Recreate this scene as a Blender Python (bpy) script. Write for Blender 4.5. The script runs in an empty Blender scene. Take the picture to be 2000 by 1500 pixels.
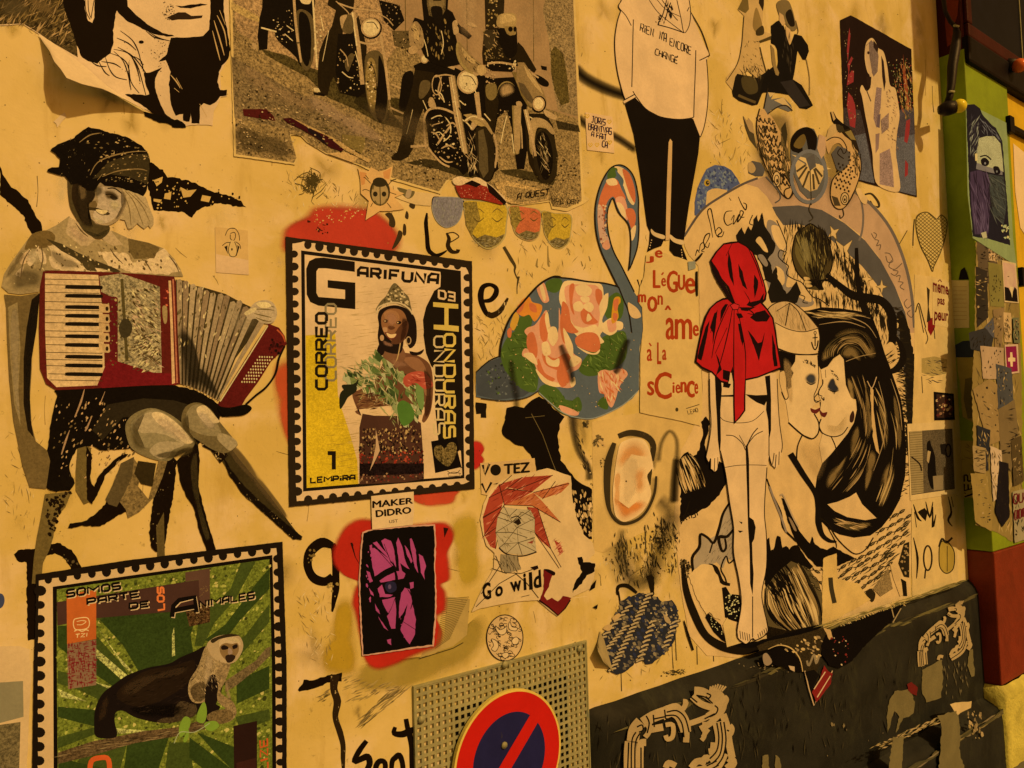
import bpy, math, random
from mathutils import Vector, Matrix
R = math.radians
scn = bpy.context.scene
COL = scn.collection

# ---------------------------------------------------------------- camera
F = 1500.0                                     # focal length in photo pixels (photo 2000 wide)
cam_d = bpy.data.cameras.new('camera'); cam = bpy.data.objects.new('camera', cam_d); COL.objects.link(cam)
cam_d.sensor_width = 36.0; cam_d.lens = 36.0 * F / 2000.0
cam_d.clip_start = 0.05; cam_d.clip_end = 200
CAMPOS = Vector((0.0, -1.5, 1.70))
_yaw, _pitch, _roll = R(37.6), R(2.8), R(-1.6)
_M = Matrix.Rotation(-_yaw, 3, 'Z') @ Matrix.Rotation(math.pi/2 + _pitch, 3, 'X') @ Matrix.Rotation(_roll, 3, 'Z')
cam.matrix_world = Matrix.Translation(CAMPOS) @ _M.to_4x4()
scn.camera = cam
scn.render.resolution_x, scn.render.resolution_y = 1024, 768

# ---------------------------------------------------------------- sky, street light, exposure
w = bpy.data.worlds.new('World'); scn.world = w; w.use_nodes = True
nt = w.node_tree; nt.nodes.clear()
sky = nt.nodes.new('ShaderNodeTexSky'); sky.sky_type = 'NISHITA'; sky.sun_disc = False
SUN_EL, SUN_AZ = R(39), R(165)                 # lamp light comes from the upper right, across the street
sky.sun_elevation = SUN_EL; sky.sun_rotation = SUN_AZ
tint = nt.nodes.new('ShaderNodeMix'); tint.data_type = 'RGBA'; tint.blend_type = 'MULTIPLY'
tint.inputs[0].default_value = 1.0; tint.inputs[7].default_value = (1.0, 0.36, 0.055, 1)   # night sky lit by sodium street lamps
bg = nt.nodes.new('ShaderNodeBackground'); bg.inputs[1].default_value = 0.085
out = nt.nodes.new('ShaderNodeOutputWorld')
nt.links.new(sky.outputs[0], tint.inputs[6]); nt.links.new(tint.outputs[2], bg.inputs[0]); nt.links.new(bg.outputs[0], out.inputs[0])
sun_d = bpy.data.lights.new('street_light', 'SUN'); sun_d.energy = 2.0; sun_d.angle = R(1.6); sun_d.color = (1.0, 0.56, 0.155)
sun = bpy.data.objects.new('street_light', sun_d); COL.objects.link(sun)
_ld = Vector((math.sin(SUN_AZ)*math.cos(SUN_EL), math.cos(SUN_AZ)*math.cos(SUN_EL), math.sin(SUN_EL)))   # towards the light
sun.rotation_euler = _ld.to_track_quat('Z', 'Y').to_euler(); sun.location = (3, -6, 6)
scn.view_settings.view_transform = 'Standard'; scn.view_settings.look = 'None'
scn.view_settings.exposure = 0.33; scn.view_settings.gamma = 1.0; scn.view_settings.use_curve_mapping = False
scn.render.engine = 'CYCLES'

# ---------------------------------------------------------------- helpers
rnd = random.Random(7)
def ray(px, py):
    return _M @ Vector(((px-1000.0)/F, -(py-750.0)/F, -1.0))
def at(px, py, h=0.0):
    """point of the wall plane (h metres proud of it) that a tape measure reading of the photo gives"""
    d = ray(px, py); t = (-h - CAMPOS.y) / d.y
    return CAMPOS + d*t
def atX(px, py, X):
    d = ray(px, py); t = (X - CAMPOS.x)/d.x
    return CAMPOS + d*t
def s2l(c):
    return c/12.92 if c <= 0.04045 else ((c+0.055)/1.055)**2.4
LIGHT = (0.90, 0.50, 0.150)                    # colour of the street light: pigments are read through it
def pig(hexc):
    r, g, b = (int(hexc[i:i+2], 16)/255.0 for i in (0, 2, 4))
    l = [s2l(r)/LIGHT[0], s2l(g)/LIGHT[1], s2l(b)/LIGHT[2]]
    return tuple(min(0.86, max(0.006, v)) for v in l)
PAL = dict(k='160b03', k2='2a1a08', k3='3f2c12', p='dba662', p2='d8a055', w='d09a44', br='6b5020', g='8d8374',
           r='b51c10', r2='8e150c', sal='d8744a', gr='5c6418', bl='5f6668', y='d3a01c', or_='d0661c')
def colr(c):
    c = PAL.get(c, c); r, g, b = (int(c[i:i+2], 16) for i in (0, 2, 4))
    if r > g > b and .76 < g/r < .90 and b/r < .64 and r < 0xcc: g, b = g*.955, b*.93      # sodium-lit greys lean to brown
    return pig('%02x%02x%02x' % (r, int(g), int(b)))
def tag(o, label=None, cat=None, group=None, kind=None):
    if label: o['label'] = label
    if cat: o['category'] = cat
    if group: o['group'] = group
    if kind: o['kind'] = kind
    return o
def pts(s):
    if isinstance(s, str):
        v = [float(a) for a in s.replace(',', ' ').split()]
        return [(v[i], v[i+1]) for i in range(0, len(v)-1, 2)]
    return list(s)
def smooth(P, closed=True, n=4):
    N = len(P); out = []
    if N < 3: return P
    for i in range(N if closed else N-1):
        if closed: a, b, c, d = P[(i-1) % N], P[i], P[(i+1) % N], P[(i+2) % N]
        else: a, b, c, d = P[max(i-1, 0)], P[i], P[i+1], P[min(i+2, N-1)]
        for k in range(n):
            t = k/n
            out.append(tuple(0.5*((2*b[j]) + (-a[j]+c[j])*t + (2*a[j]-5*b[j]+4*c[j]-d[j])*t*t + (-a[j]+3*b[j]-3*c[j]+d[j])*t**3) for j in (0, 1)))
    if not closed: out.append(P[-1])
    return out
def rough(P, amp, step=7, r=rnd):
    o = []
    for i in range(len(P)):
        a, b = P[i], P[(i+1) % len(P)]
        n = max(1, int(math.hypot(b[0]-a[0], b[1]-a[1])/step))
        for k in range(n):
            t = k/n
            o.append((a[0]+(b[0]-a[0])*t + r.uniform(-amp, amp), a[1]+(b[1]-a[1])*t + r.uniform(-amp, amp)))
    return o
def inside(x, y, P):
    c = False; j = len(P)-1
    for i in range(len(P)):
        if (P[i][1] > y) != (P[j][1] > y) and x < (P[j][0]-P[i][0])*(y-P[i][1])/(P[j][1]-P[i][1])+P[i][0]: c = not c
        j = i
    return c
STEP = 0.00003
MATS = {}
class Art:
    """one flat artwork on the wall: sheets and ink patches, each with its own small height"""
    def __init__(s, name, label, cat, h=0.001, group=None, wear=0.0, grain=0.0, single=False, proj=None):
        s.at = proj or at; s.h = h; s.wear = wear; s.grain = grain; s.boxes = []; s.parts = []; s.cur = None; s.single = single; s.nm = name
        if not single:
            s.root = bpy.data.objects.new(name, None); COL.objects.link(s.root); s.root.empty_display_size = 0.05
            tag(s.root, label, cat, group); s.locset = False
        else: s.info = (label, cat, group); s.part(name)
    def part(s, name, label=None):
        s.cur = dict(name=name, label=label, v=[], f=[], c=[], fx=[]); s.parts.append(s.cur); return s
    def word(s):
        if not s.single and s.cur['name'] == 'lettering' and s.cur['v']: s.part('lettering')
    def lay(s, P, extra=0.0):
        x0 = min(p[0] for p in P)-.5; x1 = max(p[0] for p in P)+.5; y0 = min(p[1] for p in P)-.5; y1 = max(p[1] for p in P)+.5
        L = 0
        for b in s.boxes:
            if b[4] >= L and x0 < b[1] and b[0] < x1 and y0 < b[3] and b[2] < y1: L = b[4]+1
        s.boxes.append((x0, x1, y0, y1, L))
        return s.h + L*STEP + extra
    def add(s, V, Fc, c, alpha=None, wear=None, grain=None, gloss=0.0):
        o = len(s.cur['v']); s.cur['v'] += V
        s.cur['f'] += [tuple(i+o for i in f) for f in Fc]
        col = colr(c)
        for i in range(len(V)):
            s.cur['c'].append((*col, 1.0 if alpha is None else alpha[i]))
            s.cur['fx'].append((s.wear if wear is None else wear, s.grain if grain is None else grain, gloss, 1.0))
    def P(s, c, p, sm=0, **k):
        p = pts(p)
        if sm: p = smooth(p, True, sm)
        if k.pop('rg', None): p = rough(p, k.pop('amp', 0.8), 5)
        A = sum(p[i-1][0]*p[i][1]-p[i][0]*p[i-1][1] for i in range(len(p)))
        if A > 0: p = p[::-1]
        h = s.lay(p); s.add([s.at(x, y, h) for x, y in p], [tuple(range(len(p)))], c, **k); return s
    def S(s, c, p, **k): return s.P(c, p, sm=4, **k)
    def sheet(s, c, p, sm=0, torn=0.0, th=0.0, **k):
        """paper: front face with edges going down to the wall"""
        p = pts(p)
        if sm: p = smooth(p, True, sm)
        if torn: p = rough(p, torn, 6)
        A = sum(p[i-1][0]*p[i][1]-p[i][0]*p[i-1][1] for i in range(len(p)))
        if A > 0: p = p[::-1]
        s.h += th; h = s.lay(p); n = len(p)
        V = [s.at(x, y, h) for x, y in p]; B = [s.at(x, y, h-.0005) for x, y in p]
        s.add(V+B, [tuple(range(n))]+[(i, i+n, (i+1) % n+n, (i+1) % n) for i in range(n)], c, **k); return s
    def L(s, c, wd, p, sm=4, taper=0, alpha=None, closed=False, **k):
        """brush or pen line; wd one width or a list along the line"""
        p = pts(p)
        if closed: p = smooth(p, True, sm) if sm else p; p = p+[p[0], p[1]]
        elif sm and len(p) > 2: p = smooth(p, False, sm)
        n = len(p); V = []; W = []
        for i in range(n):
            t = i/(n-1)
            if isinstance(wd, (list, tuple)):
                u = t*(len(wd)-1); j = min(int(u), len(wd)-2); ww = wd[j]+(wd[j+1]-wd[j])*(u-j)
            else: ww = wd
            if taper: ww *= max(0.15, min(1, min(t, 1-t)*2*taper)) if taper > 0 else max(.12, 1-t)
            W.append(ww)
        pad = max(W)/2
        h0 = s.lay([(min(q[0] for q in p)-pad, min(q[1] for q in p)-pad), (max(q[0] for q in p)+pad, max(q[1] for q in p)+pad)])
        rows = (-1, 1) if alpha is None else (-1, -.62, 0, .62, 1)
        al = [] 
        for i in range(n):
            a = p[max(i-1, 0)]; b = p[min(i+1, n-1)]
            dx, dy = b[0]-a[0], b[1]-a[1]; q = math.hypot(dx, dy) or 1; nx, ny = -dy/q, dx/q
            ht = h0 + STEP*0.8*i/n
            for rw in rows:
                V.append(s.at(p[i][0]+nx*rw*W[i]/2, p[i][1]+ny*rw*W[i]/2, ht))
                if alpha is not None: al.append({1: 0.0, .62: alpha*.55, 0: alpha}[abs(rw)] * (0.0 if i in (0, n-1) else 1.0))
        m = len(rows); Fc = [(i*m+j, (i+1)*m+j, (i+1)*m+j+1, i*m+j+1) for i in range(n-1) for j in range(m-1)]
        s.add(V, Fc, c, alpha=al if alpha is not None else None, **k); return s
    def E(s, c, cx, cy, rx, ry, n=20, rot=0, **k):
        ca, sa = math.cos(R(rot)), math.sin(R(rot)); q = []
        for i in range(n):
            a = 2*math.pi*i/n; x, y = rx*math.cos(a), ry*math.sin(a); q.append((cx+x*ca-y*sa, cy+x*sa+y*ca))
        return s.P(c, q, **k)
    def ring(s, c, cx, cy, rx, ry, wd, n=28, **k):
        q = [(cx+rx*math.cos(2*math.pi*i/n), cy+ry*math.sin(2*math.pi*i/n)) for i in range(n)]
        return s.L(c, wd, q+[q[0]], sm=0, **k)
    def spray(s, c, p, soft=14, alpha=1.0, sm=4, **k):
        """spray-paint cloud: full in the middle, thinning out over `soft` pixels at the rim"""
        p = pts(p); p = smooth(p, True, sm) if sm else p
        cx = sum(q[0] for q in p)/len(p); cy = sum(q[1] for q in p)/len(p); n = len(p)
        V = []; al = []; h = s.lay(p)
        for lev, a in ((0, 0.0), (.5, .45), (1.0, 1.0)):
            for q in p:
                d = math.hypot(q[0]-cx, q[1]-cy) or 1; sc = max(0.05, 1-soft*lev/d)
                V.append(s.at(cx+(q[0]-cx)*sc, cy+(q[1]-cy)*sc, h)); al.append(a*alpha)
        V.append(s.at(cx, cy, h)); al.append(alpha)
        Fc = [(l*n+i, l*n+(i+1) % n, (l+1)*n+(i+1) % n, (l+1)*n+i) for l in (0, 1) for i in range(n)]
        Fc += [(2*n+i, 2*n+(i+1) % n, 3*n) for i in range(n)]
        s.add(V, Fc, c, alpha=al, **k); return s
    def speck(s, cols, region, n, size=(1, 3), elong=1.0, ang=0, seed=1, **k):
        """small irregular patches scattered inside a region, all in one height"""
        P = pts(region); r = random.Random(seed); h = s.lay(P)
        x0 = min(p[0] for p in P); x1 = max(p[0] for p in P); y0 = min(p[1] for p in P); y1 = max(p[1] for p in P)
        cells = {}; done = 0; tries = 0
        while done < n and tries < n*12:
            tries += 1; x, y = r.uniform(x0, x1), r.uniform(y0, y1)
            if not inside(x, y, P): continue
            z = r.uniform(*size); a0 = R(ang)+r.uniform(-.35, .35); hh = h + STEP*0.9*done/n
            m = r.choice((4, 5, 6)); q = []
            for i in range(m):
                a = 2*math.pi*i/m; rr = z*r.uniform(.55, 1.2); u, v = rr*elong*math.cos(a), rr*math.sin(a)
                q.append((x+u*math.cos(a0)-v*math.sin(a0), y+u*math.sin(a0)+v*math.cos(a0)))
            s.add([s.at(a, b, hh) for a, b in q[::-1]], [tuple(range(m))], r.choice(cols), **k); done += 1
        return s
    def strands(s, cols, gA, gB, n, wd, seed=1, seg=(.25, .7), **k):
        """brushed strands flowing between two guide curves"""
        A, B = smooth(pts(gA), False, 6), smooth(pts(gB), False, 6); r = random.Random(seed); m = min(len(A), len(B))
        h = s.lay(A+B)
        for i in range(n):
            t = r.random(); l = r.uniform(*seg); u0 = r.uniform(-.1, 1.05-l); a0 = max(0, int(u0*m)); a1 = min(m-1, int((u0+l)*m))
            if a1-a0 < 3: continue
            dr = r.uniform(-.05, .05); p = []
            for j in range(a0, a1+1):
                tt = min(1, max(0, t+dr*(j-a0)/m)); p.append((A[j][0]*(1-tt)+B[j][0]*tt, A[j][1]*(1-tt)+B[j][1]*tt))
            V = []; q = len(p); W = wd*r.uniform(.4, 1.3); hh = h+STEP*.9*i/n
            for j in range(q):
                e = max(0.0, math.sin(math.pi*j/(q-1)))**.7*W/2; a = p[max(j-1, 0)]; b = p[min(j+1, q-1)]; dx, dy = b[0]-a[0], b[1]-a[1]; z = math.hypot(dx, dy) or 1
                V += [s.at(p[j][0]+dy/z*e, p[j][1]-dx/z*e, hh), s.at(p[j][0]-dy/z*e, p[j][1]+dx/z*e, hh)]
            s.add(V, [(2*j, 2*j+2, 2*j+3, 2*j+1) for j in range(q-1)], r.choice(cols), **k)
        return s
    def hatch(s, c, region, n, ln, wd, ang, jit=.15, seed=3, **k):
        P = pts(region); r = random.Random(seed)
        x0 = min(p[0] for p in P); x1 = max(p[0] for p in P); y0 = min(p[1] for p in P); y1 = max(p[1] for p in P); h = s.lay(P)
        done = tries = 0
        while done < n and tries < n*12:
            tries += 1; x, y = r.uniform(x0, x1), r.uniform(y0, y1)
            if not inside(x, y, P): continue
            a = R(ang)+r.uniform(-jit, jit); l = ln*r.uniform(.5, 1.3)/2; ww = wd*r.uniform(.5, 1.3)/2
            ca, sa = math.cos(a), math.sin(a); hh = h+STEP*.9*done/n
            q = [(x-l*ca, y-l*sa), (x+ww*sa, y-ww*ca), (x+l*ca, y+l*sa), (x-ww*sa, y+ww*ca)]
            s.add([s.at(a_, b_, hh) for a_, b_ in q[::-1]], [(0, 1, 2, 3)], r.choice(c) if isinstance(c, (list, tuple)) else c, **k); done += 1
        return s
    def T(s, c, txt, q, bold=0.0, shear=0.0, fat=0, **k):
        """printed lettering stretched over a quad: bottom-left, bottom-right, top-right, top-left"""
        if fat:
            for dx, dy in ((-fat, 0), (fat, 0), (0, -fat*.6), (0, fat*.6)): s.T(c, txt, [(x+dx, y+dy) for x, y in pts(q)], bold, shear, same=(dx, dy) != (-fat, 0), **k)
            return s
        s.word() if not k.pop('same', 0) else None; q = pts(q); cu = bpy.data.curves.new('t', 'FONT'); cu.body = txt; cu.offset = bold; cu.shear = shear; cu.resolution_u = 3
        o = bpy.data.objects.new('t', cu); me = None
        COL.objects.link(o); dg = bpy.context.evaluated_depsgraph_get(); me = bpy.data.meshes.new_from_object(o.evaluated_get(dg))
        vs = [(v.co.x, v.co.y) for v in me.vertices]; fs = [tuple(f.vertices) for f in me.polygons]
        bpy.data.objects.remove(o); bpy.data.curves.remove(cu); bpy.data.meshes.remove(me)
        if not vs: return s
        x0 = min(v[0] for v in vs); x1 = max(v[0] for v in vs); y0 = min(v[1] for v in vs); y1 = max(v[1] for v in vs)
        out = []
        for x, y in vs:
            u = (x-x0)/(x1-x0); t = (y-y0)/(y1-y0)
            bx = (q[0][0]*(1-u)+q[1][0]*u)*(1-t)+(q[3][0]*(1-u)+q[2][0]*u)*t
            by = (q[0][1]*(1-u)+q[1][1]*u)*(1-t)+(q[3][1]*(1-u)+q[2][1]*u)*t
            out.append((bx, by))
        h = s.lay(out); s.add([s.at(a, b, h) for a, b in out], fs, c, **k); return s
    def G(s, c, txt, q, wd, gap=.28, jit=0.0, seed=5, adv=None, **k):
        """stroke lettering (pen, brush or square techno letters) over a quad"""
        s.word(); q = pts(q); r = random.Random(seed); n = len(txt)
        ws = [{'I': .18, 'i': .18, '.': .12, "'": .1, ' ': .45, '1': .35, 'M': 1.15, 'W': 1.2}.get(ch, .8) for ch in txt]
        tot = sum(ws)+gap*(n-1); x = 0.0
        def m(u, t):
            u += r.uniform(-jit, jit)/n; t += r.uniform(-jit, jit)
            return ((q[0][0]*(1-u)+q[1][0]*u)*(1-t)+(q[3][0]*(1-u)+q[2][0]*u)*t, (q[0][1]*(1-u)+q[1][1]*u)*(1-t)+(q[3][1]*(1-u)+q[2][1]*u)*t)
        for ch, cw in zip(txt, ws):
            for st in GLY.get(ch, ()):
                pp = [m((x+a*cw)/tot, b) for a, b in st]
                s.L(c, wd, pp, sm=0, **k)
            x += cw+gap
        return s
    def done(s):
        objs = []
        for pt in s.parts:
            if not pt['v']: continue
            me = bpy.data.meshes.new(pt['name']); org = pt['v'][0] if s.single else None
            if not s.single and not s.locset:
                s.root.location = (pt['v'][0].x, 0, pt['v'][0].z); s.locset = True; bpy.context.view_layer.update()
            base = Vector(s.root.location) if not s.single else Vector((org.x, 0, org.z))
            me.from_pydata([tuple(v-base) for v in pt['v']], [], pt['f'])
            a = me.color_attributes.new('Col', 'FLOAT_COLOR', 'POINT'); a.data.foreach_set('color', [x for c in pt['c'] for x in c])
            b = me.color_attributes.new('fx', 'FLOAT_COLOR', 'POINT'); b.data.foreach_set('color', [x for c in pt['fx'] for x in c])
            me.materials.append(MATS['print'])
            o = bpy.data.objects.new(pt['name'], me); COL.objects.link(o)
            if s.single: o.location = base; tag(o, *s.info)
            else: o.parent = s.root
            if pt['label']: o['label'] = pt['label']
            objs.append(o)
        return objs
def _g(t): return [pts(x) for x in t.split('|')]
GLY = {k: _g(v) for k, v in {
 'A': '0 0 0 .7 .25 1 1 1 1 0|0 .4 1 .4', 'B': '0 0 0 1 .9 1 .9 .55 0 .55|.9 .55 1 .4 1 0 0 0', 'C': '1 1 .2 1 0 .8 0 .2 .2 0 1 0',
 'D': '0 0 0 1 .8 1 1 .8 1 .2 .8 0 0 0', 'E': '1 1 0 1 0 0 1 0|0 .5 .85 .5', 'F': '1 1 0 1 0 0|0 .5 .8 .5',
 'G': '1 1 .2 1 0 .8 0 .2 .2 0 1 0 1 .5 .55 .5', 'H': '0 0 0 1|1 0 1 1|0 .5 1 .5', 'I': '.5 0 .5 1', 'J': '.2 1 1 1|.7 1 .7 .1 .4 0 0 .15',
 'L': '0 1 0 0 1 0', 'M': '0 0 0 1 .5 .45 1 1 1 0', 'N': '0 0 0 1 1 0 1 1', 'O': '.2 0 0 .2 0 .8 .2 1 .8 1 1 .8 1 .2 .8 0 .2 0',
 'P': '0 0 0 1 .85 1 1 .85 1 .55 .85 .42 0 .42', 'Q': '.2 .1 0 .3 0 .8 .2 1 .8 1 1 .8 1 .3 .8 .1 .2 .1|.6 .3 1 -.05',
 'R': '0 0 0 1 .85 1 1 .85 1 .6 .85 .48 0 .48|.5 .48 1 0', 'S': '1 1 .1 1 0 .9 0 .6 .1 .5 .9 .5 1 .4 1 .1 .9 0 0 0',
 'T': '0 1 1 1|.5 1 .5 0', 'U': '0 1 0 .2 .2 0 .8 0 1 .2 1 1', 'V': '0 1 .5 0 1 1', 'Z': '0 1 1 1 0 0 1 0',
 'i': '.5 0 .5 .65|.5 .85 .5 1', '1': '0 1 .7 1 .7 0', 'X': '0 0 1 1|0 1 1 0', '.': '.5 0 .5 .12', "'": '.5 1.1 .5 .8',
 'K': '0 0 0 1|1 1 0 .5 1 0', 'W': '0 1 .25 0 .5 .6 .75 0 1 1', 'a': '0 .6 .8 .6 .8 0 0 0 0 .3 .8 .3',
 '3': '0 1 1 1 1 0 0 0|.15 .5 1 .5', '4': '1 .95 0 .35 0 .35 1 .35', '5': '.55 1.25 .8 1.45', 'c': '.9 .55 .6 .7 .2 .6 .1 .3 .3 .05 .9 .1',
 'e': '.15 .4 .7 .45 .85 .65 .5 .8 .15 .6 .1 .3 .3 .05 .9 .15', 'n': '.1 0 .1 .7|.1 .5 .4 .7 .7 .55 .8 0', 'p': '.1 -.4 .1 .7|.1 .6 .5 .75 .8 .5 .6 .1 .1 .2',
 'l': '.1 .1 .5 .6 .6 1.1 .35 1.15 .3 .4 .5 0 .8 .1', 'o': '.5 0 .1 .2 .1 .5 .4 .7 .8 .5 .8 .2 .5 0', 'u': '.1 .7 .15 .1 .5 0 .8 .7|.8 .7 .85 0', 's': '.8 .7 .3 .6 .3 .4 .8 .3 .6 0 .1 .1', 'r': '.1 0 .15 .7|.15 .5 .5 .7 .85 .6',
}.items()}

# ---------------------------------------------------------------- materials
def node(nt, t, **k):
    n = nt.nodes.new(t)
    for a, b in k.items(): setattr(n, a, b)
    return n
def noise(nt, vec, scale, det=4, rough_=.55, dist=0.0):
    n = node(nt, 'ShaderNodeTexNoise'); n.inputs['Scale'].default_value = scale; n.inputs['Detail'].default_value = det
    n.inputs['Roughness'].default_value = rough_; n.inputs['Distortion'].default_value = dist
    nt.links.new(vec, n.inputs['Vector']); return n.outputs['Fac']
def ramp(nt, fac, a, b, lo=0.0, hi=1.0):
    m = node(nt, 'ShaderNodeMapRange'); m.interpolation_type = 'SMOOTHSTEP'
    nt.links.new(fac, m.inputs['Value'])
    for i, v in zip(('From Min', 'From Max', 'To Min', 'To Max'), (a, b, lo, hi)):
        if isinstance(v, (int, float)): m.inputs[i].default_value = v
        else: nt.links.new(v, m.inputs[i])
    return m.outputs[0]
def mth(nt, op, a, b=None, clamp=False):
    m = node(nt, 'ShaderNodeMath', operation=op, use_clamp=clamp)
    for i, v in enumerate((a, b)):
        if v is None: continue
        if isinstance(v, (int, float)): m.inputs[i].default_value = v
        else: nt.links.new(v, m.inputs[i])
    return m.outputs[0]
def mix(nt, fac, a, b, mode='MIX'):
    m = node(nt, 'ShaderNodeMix', data_type='RGBA', blend_type=mode)
    for i, v in ((0, fac), (6, a), (7, b)):
        if isinstance(v, (int, float)): m.inputs[i].default_value = v
        elif isinstance(v, tuple): m.inputs[i].default_value = (*v, 1) if len(v) == 3 else v
        else: nt.links.new(v, m.inputs[i])
    return m.outputs[2]
def newmat(name):
    m = bpy.data.materials.new(name); m.use_nodes = True; nt = m.node_tree; nt.nodes.clear()
    b = node(nt, 'ShaderNodeBsdfPrincipled'); o = node(nt, 'ShaderNodeOutputMaterial'); nt.links.new(b.outputs[0], o.inputs[0])
    g = node(nt, 'ShaderNodeNewGeometry'); MATS[name] = m
    return m, nt, b, g.outputs['Position']
def bump(nt, b, height, strength, dist=0.01):
    n = node(nt, 'ShaderNodeBump'); n.inputs['Strength'].default_value = strength; n.inputs['Distance'].default_value = dist
    nt.links.new(height, n.inputs['Height']); nt.links.new(n.outputs[0], b.inputs['Normal'])
def scaled(nt, vec, s):
    m = node(nt, 'ShaderNodeVectorMath', operation='MULTIPLY'); nt.links.new(vec, m.inputs[0]); m.inputs[1].default_value = s; return m.outputs[0]

# printed paper and paint: pigment from the sheet, fibre grain, rubbed-off ink
m, nt, b, pos = newmat('print')
ac = node(nt, 'ShaderNodeAttribute', attribute_name='Col'); af = node(nt, 'ShaderNodeAttribute', attribute_name='fx')
sp = node(nt, 'ShaderNodeSeparateColor'); nt.links.new(af.outputs['Color'], sp.inputs[0])
wear, grain, gloss = sp.outputs[0], sp.outputs[1], sp.outputs[2]
n1 = noise(nt, pos, 260, 4, .75); n2 = noise(nt, pos, 60, 5, .65, .6); n3 = noise(nt, pos, 9, 4, .6, .4); n4 = noise(nt, scaled(nt, pos, (1, 1, .35)), 190, 4, .75, 1.2)
n5 = noise(nt, pos, 160, 4, .8)
gf = mth(nt, 'MULTIPLY', ramp(nt, n1, .40, .60, -1, 1), grain); gf2 = mth(nt, 'MULTIPLY', ramp(nt, n5, .35, .65, -.8, .8), grain)
gv = mth(nt, 'ADD', mth(nt, 'ADD', 1.0, gf), gf2)
gc = node(nt, 'ShaderNodeCombineColor'); gv2 = mth(nt, 'MAXIMUM', gv, .12)
for i in range(3): nt.links.new(gv2, gc.inputs[i])
base = mix(nt, 1.0, ac.outputs['Color'], gc.outputs[0], 'MULTIPLY')
dirt = ramp(nt, n3, .3, .75, .86, 1.07); dc = node(nt, 'ShaderNodeCombineColor')
fib = mth(nt, 'MULTIPLY', dirt, ramp(nt, n5, .2, .8, .93, 1.06))
for i in range(3): nt.links.new(fib, dc.inputs[i])
base = mix(nt, 1.0, base, dc.outputs[0], 'MULTIPLY')
wm = mth(nt, 'ADD', mth(nt, 'MULTIPLY', n4, .6), mth(nt, 'MULTIPLY', n2, .4))
thr = mth(nt, 'SUBTRACT', .78, mth(nt, 'MULTIPLY', wear, .42))
wmask = mth(nt, 'MULTIPLY', ramp(nt, wm, thr, mth(nt, 'ADD', thr, .03)), ramp(nt, wear, 0.0, .02))
base = mix(nt, wmask, base, pig('d0a055'))
nt.links.new(base, b.inputs['Base Color'])
al = ac.outputs['Alpha']
a2 = mth(nt, 'MULTIPLY', al, ramp(nt, mth(nt, 'ADD', mth(nt, 'MULTIPLY', n1, .5), mth(nt, 'MULTIPLY', n5, .5)), mth(nt, 'SUBTRACT', .72, mth(nt, 'MULTIPLY', al, .75)), mth(nt, 'SUBTRACT', .88, mth(nt, 'MULTIPLY', al, .75))))
a3 = mix(nt, ramp(nt, al, .97, .99), mix(nt, .28, al, a2), al)
nt.links.new(a3, b.inputs['Alpha'])
nt.links.new(mth(nt, 'SUBTRACT', .62, mth(nt, 'MULTIPLY', gloss, .4)), b.inputs['Roughness'])
b.inputs['Specular IOR Level'].default_value = .025
wr = noise(nt, scaled(nt, pos, (1.0, 1.0, .6)), 9, 3, .5, .3)
bump(nt, b, mth(nt, 'ADD', mth(nt, 'MULTIPLY', wr, 1.0), mth(nt, 'MULTIPLY', n5, .10)), .5, .007)

def simple(name, hexc, rough_=.6, var=.15, bscale=60, bstr=.3, hex2=None, thr=(.5, .6), nscale=8, bdist=.004, spec=.25):
    m, nt, b, pos = newmat(name)
    n = noise(nt, pos, nscale, 6, .65, .5); f = noise(nt, pos, bscale, 5, .7)
    c = pig(hexc); lo = tuple(v*(1-var) for v in c); hi = tuple(min(.9, v*(1+var)) for v in c)
    base = mix(nt, ramp(nt, n, .3, .7), lo, hi)
    if hex2: base = mix(nt, ramp(nt, noise(nt, scaled(nt, pos, (1, 1, .5)), nscale*1.7, 8, .75, .8), *thr), base, pig(hex2))
    nt.links.new(base, b.inputs['Base Color']); b.inputs['Roughness'].default_value = rough_; b.inputs['Specular IOR Level'].default_value = spec
    bump(nt, b, f, bstr, bdist); return m
# painted plaster
m, nt, b, pos = newmat('plaster')
a_ = noise(nt, pos, 2.2, 6, .6, .3); b_ = noise(nt, pos, 6, 8, .62, .25); c_ = noise(nt, pos, 55, 6, .7); d_ = noise(nt, scaled(nt, pos, (1, 1, .25)), 12, 9, .7, .3)
col = mix(nt, ramp(nt, a_, .40, .60), pig('d6a24c'), pig('c8963c'))
col = mix(nt, ramp(nt, b_, .45, .68), col, pig('daa65c'))
col = mix(nt, mth(nt, 'MULTIPLY', ramp(nt, d_, .52, .72), .6), col, pig('ae7e2a'))
col = mix(nt, mth(nt, 'MULTIPLY', ramp(nt, c_, .60, .70), .6), col, pig('8d6a2a'))
vor = node(nt, 'ShaderNodeTexVoronoi'); vor.inputs['Scale'].default_value = 38; nt.links.new(pos, vor.inputs['Vector'])
col = mix(nt, mth(nt, 'MULTIPLY', ramp(nt, vor.outputs['Distance'], .035, .06, 1, 0), ramp(nt, b_, .5, .56)), col, pig('4a3210'))
sc_ = noise(nt, scaled(nt, pos, (3.5, 1, .8)), 11, 2, .5, 2.5)
line = ramp(nt, mth(nt, 'ABSOLUTE', mth(nt, 'SUBTRACT', sc_, .5)), .0, .0035, 1, 0)
col = mix(nt, mth(nt, 'MULTIPLY', line, ramp(nt, a_, .5, .56, 0, .45)), col, pig('6a4a1a'))
nt.links.new(col, b.inputs['Base Color']); b.inputs['Roughness'].default_value = .6; b.inputs['Specular IOR Level'].default_value = .2
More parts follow.
